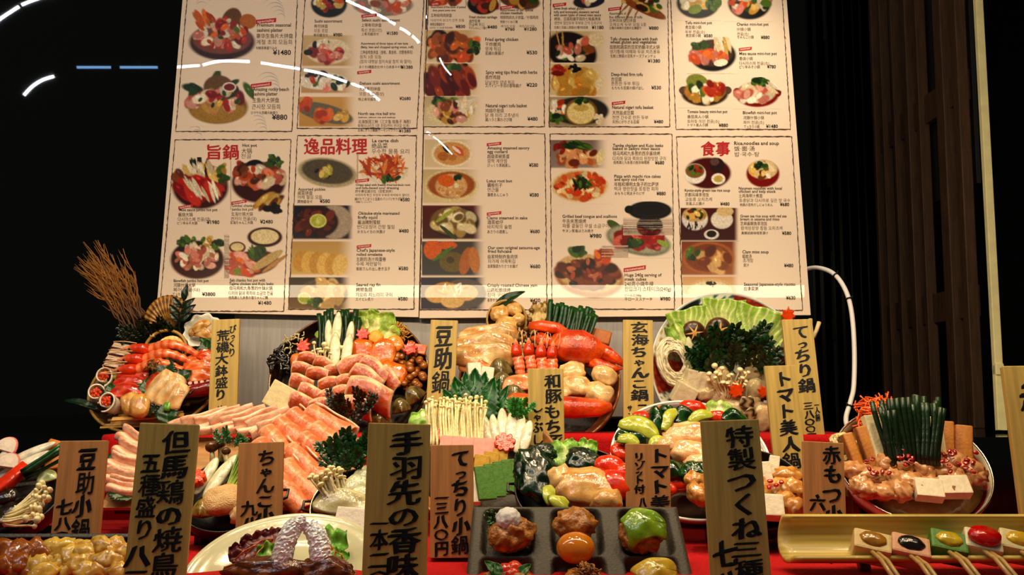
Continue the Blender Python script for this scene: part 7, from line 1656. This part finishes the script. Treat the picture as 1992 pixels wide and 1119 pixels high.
for i, (pts, rad, bx, by, lab) in enumerate((([(-40, -46, 0), (-37, -18, 4), (-31, 12, 4), (-18, 38, 0), (2, 46, -4)], [20, 20, 19, 17, 12], -60, -54, 'left'), ([(38, -44, 0), (35, -16, 4), (27, 14, 2), (8, 38, -4)], [20, 20, 19, 15], 44, -52, 'right'))):
    t = root('chicken_wing', PQF, 590, 1062, lab + ' glazed chicken wing with a crumpled foil grip', 'chicken wing', 'foil wrapped chicken wings', 10 - 4 * i)
    kid('foil_wrap', foil(pts, rad, i), PQF, t, M_foil, None, False)
    kid('meat', blob(88 if i == 0 else 56, 34, 30, 0.2, 2.2, i, 4, cfn=lambda v: np.clip(mixc('#4a1c08', '#9a5a20', np.clip(0.4 + nzs(v, 4, 2), 0, 1)), 0, 1)).move(bx, by, -2), PQF, t, M_glaze)
for i, (x, y, w, h, r) in enumerate(((474, 1078, 60, 44, 30), (500, 1058, 70, 40, 30), (530, 1046, 50, 36, 20))):
    put('red_lettuce_leaf', cabbage(w, h, i, '#8a3438', '#6a1820', '#3c0c14', 0.12), PQ, x, y, 'purple red lettuce leaf on the ivory plate', 'lettuce', 'red lettuce leaves on the ivory plate', 14 + 4 * i, (24, 0, r), M_leaf())
for i, (x, y, w, h, r) in enumerate(((524, 1086, 56, 50, 10), (640, 1062, 70, 70, -10), (650, 1094, 56, 50, -30), (630, 1110, 56, 44, 20))):
    put('green_lettuce_leaf', cabbage(w, h, i + 4, '#bcd88a', '#7cb844', '#4c9a30', 0.13), PQ, x, y, 'ruffled bright green lettuce leaf on the ivory plate', 'lettuce', 'green lettuce leaves on the ivory plate', 16, (26, 0, r), M_leaf())
for i, (x, y, r) in enumerate(((488, 1076, 40), (504, 1066, 50), (516, 1074, 60), (640, 1072, -60), (652, 1084, -40))):
    put('carrot_thread', tube([(-34, 0, 0), (-12, 7, 5), (12, 8, 6), (34, 0, 1)], 1.5, 6, '#c86a20'), PQ, x, y, 'thin orange carrot thread curling over the lettuce', 'carrot thread', 'carrot threads on the ivory plate', 26, (10, 0, r), M_wet())

# ================================================================ black tray of grilled chicken at the left front
PR = Plane(100, 1112, 1.46, 38)
tR = thing('black_tray', 'black rectangular tray with a raised rim at the bottom left corner', 'tray', PR.mat(PR.c))
kid('bottom', rbox(340, 210, 6, 0.2, '#0c0a08').move(-10, -20, -28), PR, tR, M_iron, smooth=False)
for w, h, x, y in ((340, 10, -10, 84), (340, 10, -10, -124), (10, 210, 158, -20), (10, 210, -178, -20)):
    kid('rim', rbox(w, h, 36, 0.2, '#1a1814').move(x, y, -14), PR, tR, M_iron, smooth=False)
yc = ['#a8701c', '#c89a30', '#b87c24', '#8a4c14', '#d0a83c']
spots = [(x_ + 14 * (j_ % 2), y_, k_) for j_, y_ in enumerate((1066, 1080, 1096, 1112)) for x_, k_ in ((14, 3), (42, 3), (70, 3 if j_ < 2 else 4), (96, 4), (122, 4), (148, 1), (174, 2), (200, 0), (222, 2))]
for i, (x, y, k) in enumerate(spots):
    w, h = rnd.uniform(36, 60), rnd.uniform(28, 42)
    put('grilled_chicken_piece', chunk(w, h * 1.2, 30, i + 91, yc[k], '#ecd07a' if k != 3 else '#c07a34', 0.27, power=0.85, freq=2.0), PR, x + rnd.uniform(-6, 6), y + rnd.uniform(-4, 4), ('golden' if k in (1, 4) else 'caramel brown' if k != 3 else 'dark brown') + ' grilled chicken piece in the black corner tray', 'grilled chicken', 'grilled chicken in the black corner tray', rnd.uniform(-4, 10), (10, 0, rnd.uniform(-60, 60)), M_wet())

# ================================================================ bamboo tray with skewered gluten cakes
PO = Plane(1800, 1060, 1.50, 40)
M_bam2 = mat('fresh_bamboo', None, 0.38, var=0.2, scale=5, stretch=(1, 12, 8), coat=0.15)
def halfpipe(u, v):
    a = np.pi * (0.06 + 0.88 * v); x = -262 + 600 * u
    return x - 14 * np.sin(a) * (u < 0.02), 52 * np.cos(a), 34 - 50 * np.sin(a)
tO = thing('bamboo_tray', 'split bamboo tray with skewers at the lower right corner', 'tray', PO.mat(PO.c))
kid('shell', sheet(40, 26, halfpipe, 9, lambda u, v, t: mixc('#b89a3c', '#cdb258', 0.5 + 0.5 * np.sin(v * 60 + np.sin(u * 9)))), PO, tO, M_bam2)
kid('node_wall', sheet(26, 8, lambda u, v: (-192 + 10 * np.sin(np.pi * u) * (1 - v), 51 * np.cos(np.pi * (0.06 + 0.88 * u)) * 1.0, (34 - 50 * np.sin(np.pi * (0.06 + 0.88 * u))) * (1 - v) + v * (8 - 24 * np.sin(np.pi * u))), 4, lambda u, v, t: mixc('#c8b058', '#b89a44', v)), PO, tO, M_bam2)
kid('foot', rbox(20, 80, 16, 0.1, '#6a4c1c').move(-120, 0, -26), PO, tO, M_bam2, smooth=False); kid('foot', rbox(20, 80, 16, 0.1, '#6a4c1c').move(240, 0, -26), PO, tO, M_bam2, smooth=False)
for i, (x, y, w, bc, tc, l, tk) in enumerate(((1694, 1066, 62, '#d8c08c', '#b08430', 'skewered white cake topped with golden miso, leftmost', 0), (1768, 1074, 62, '#d8a888', '#2c1408', 'skewered pinkish cake topped with dark miso', 0), (1842, 1066, 60, '#5c8c24', '#d0b83c', 'skewered green cake topped with yellow paste', 0), (1908, 1064, 60, '#d8d0b0', '#c82010', 'skewered white cake topped with a red tomato slice', 1), (1980, 1066, 66, '#cfc498', '#d8b43c', 'skewered cream cake topped with yellow paste at the right edge', 0))):
    t = root('skewered_cake', PO, x, y, l, 'skewer', 'skewered gluten cakes in the bamboo tray', 13, (-4, 0, -16))
    kid('cake', rbox(w * 1.12, 50, 42, 0.12, bc, amp=0.015, seed=i), PO, t, M_matte(), None, False)
    if tk: kid('tomato_slice', lathe([(0.1, 21), (28, 21), (30, 26), (28, 35), (0.1, 37)], 28, tc).scale(1, 0.72, 1), PO, t, M_wet())
    else: kid('topping', blob(w * 0.4, 18, 8, 0.12, 2.5, i, 3, tc).move(0, 2, 21), PO, t, M_wet())
    for s in (-1, 1): kid('stick', tube([(2 + 5 * s, -18, 10), (16 + 6 * s, -60, 34), (44 + 6 * s, -140, 52)], [4, 4.4, 4.4], 7, '#b89450'), PO, t, M_bam2)

# ---------------------------------------------------------------- alike things few enough to point at: say which one
bpy.context.view_layer.update()
ORD = ['', 'second', 'third', 'fourth', 'fifth', 'sixth', 'seventh', 'eighth', 'ninth', 'tenth', 'eleventh', 'twelfth']
byl = {}
for o in bpy.data.objects:
    if o.parent is None and o.get('category') and o.get('label'): byl.setdefault(o['label'], []).append(o)
def px_of(o):
    d = o.matrix_world.translation - EYE; return d.x / d.y
for lab, os_ in byl.items():
    n = len(os_)
    if 1 < n <= 12 and len(lab.split()) <= 13:
        os_.sort(key=px_of)
        for i, o in enumerate(os_):
            o['label'] = lab + ', ' + ('leftmost' if i == 0 else 'rightmost' if i == n - 1 else ORD[i] + ' from left')
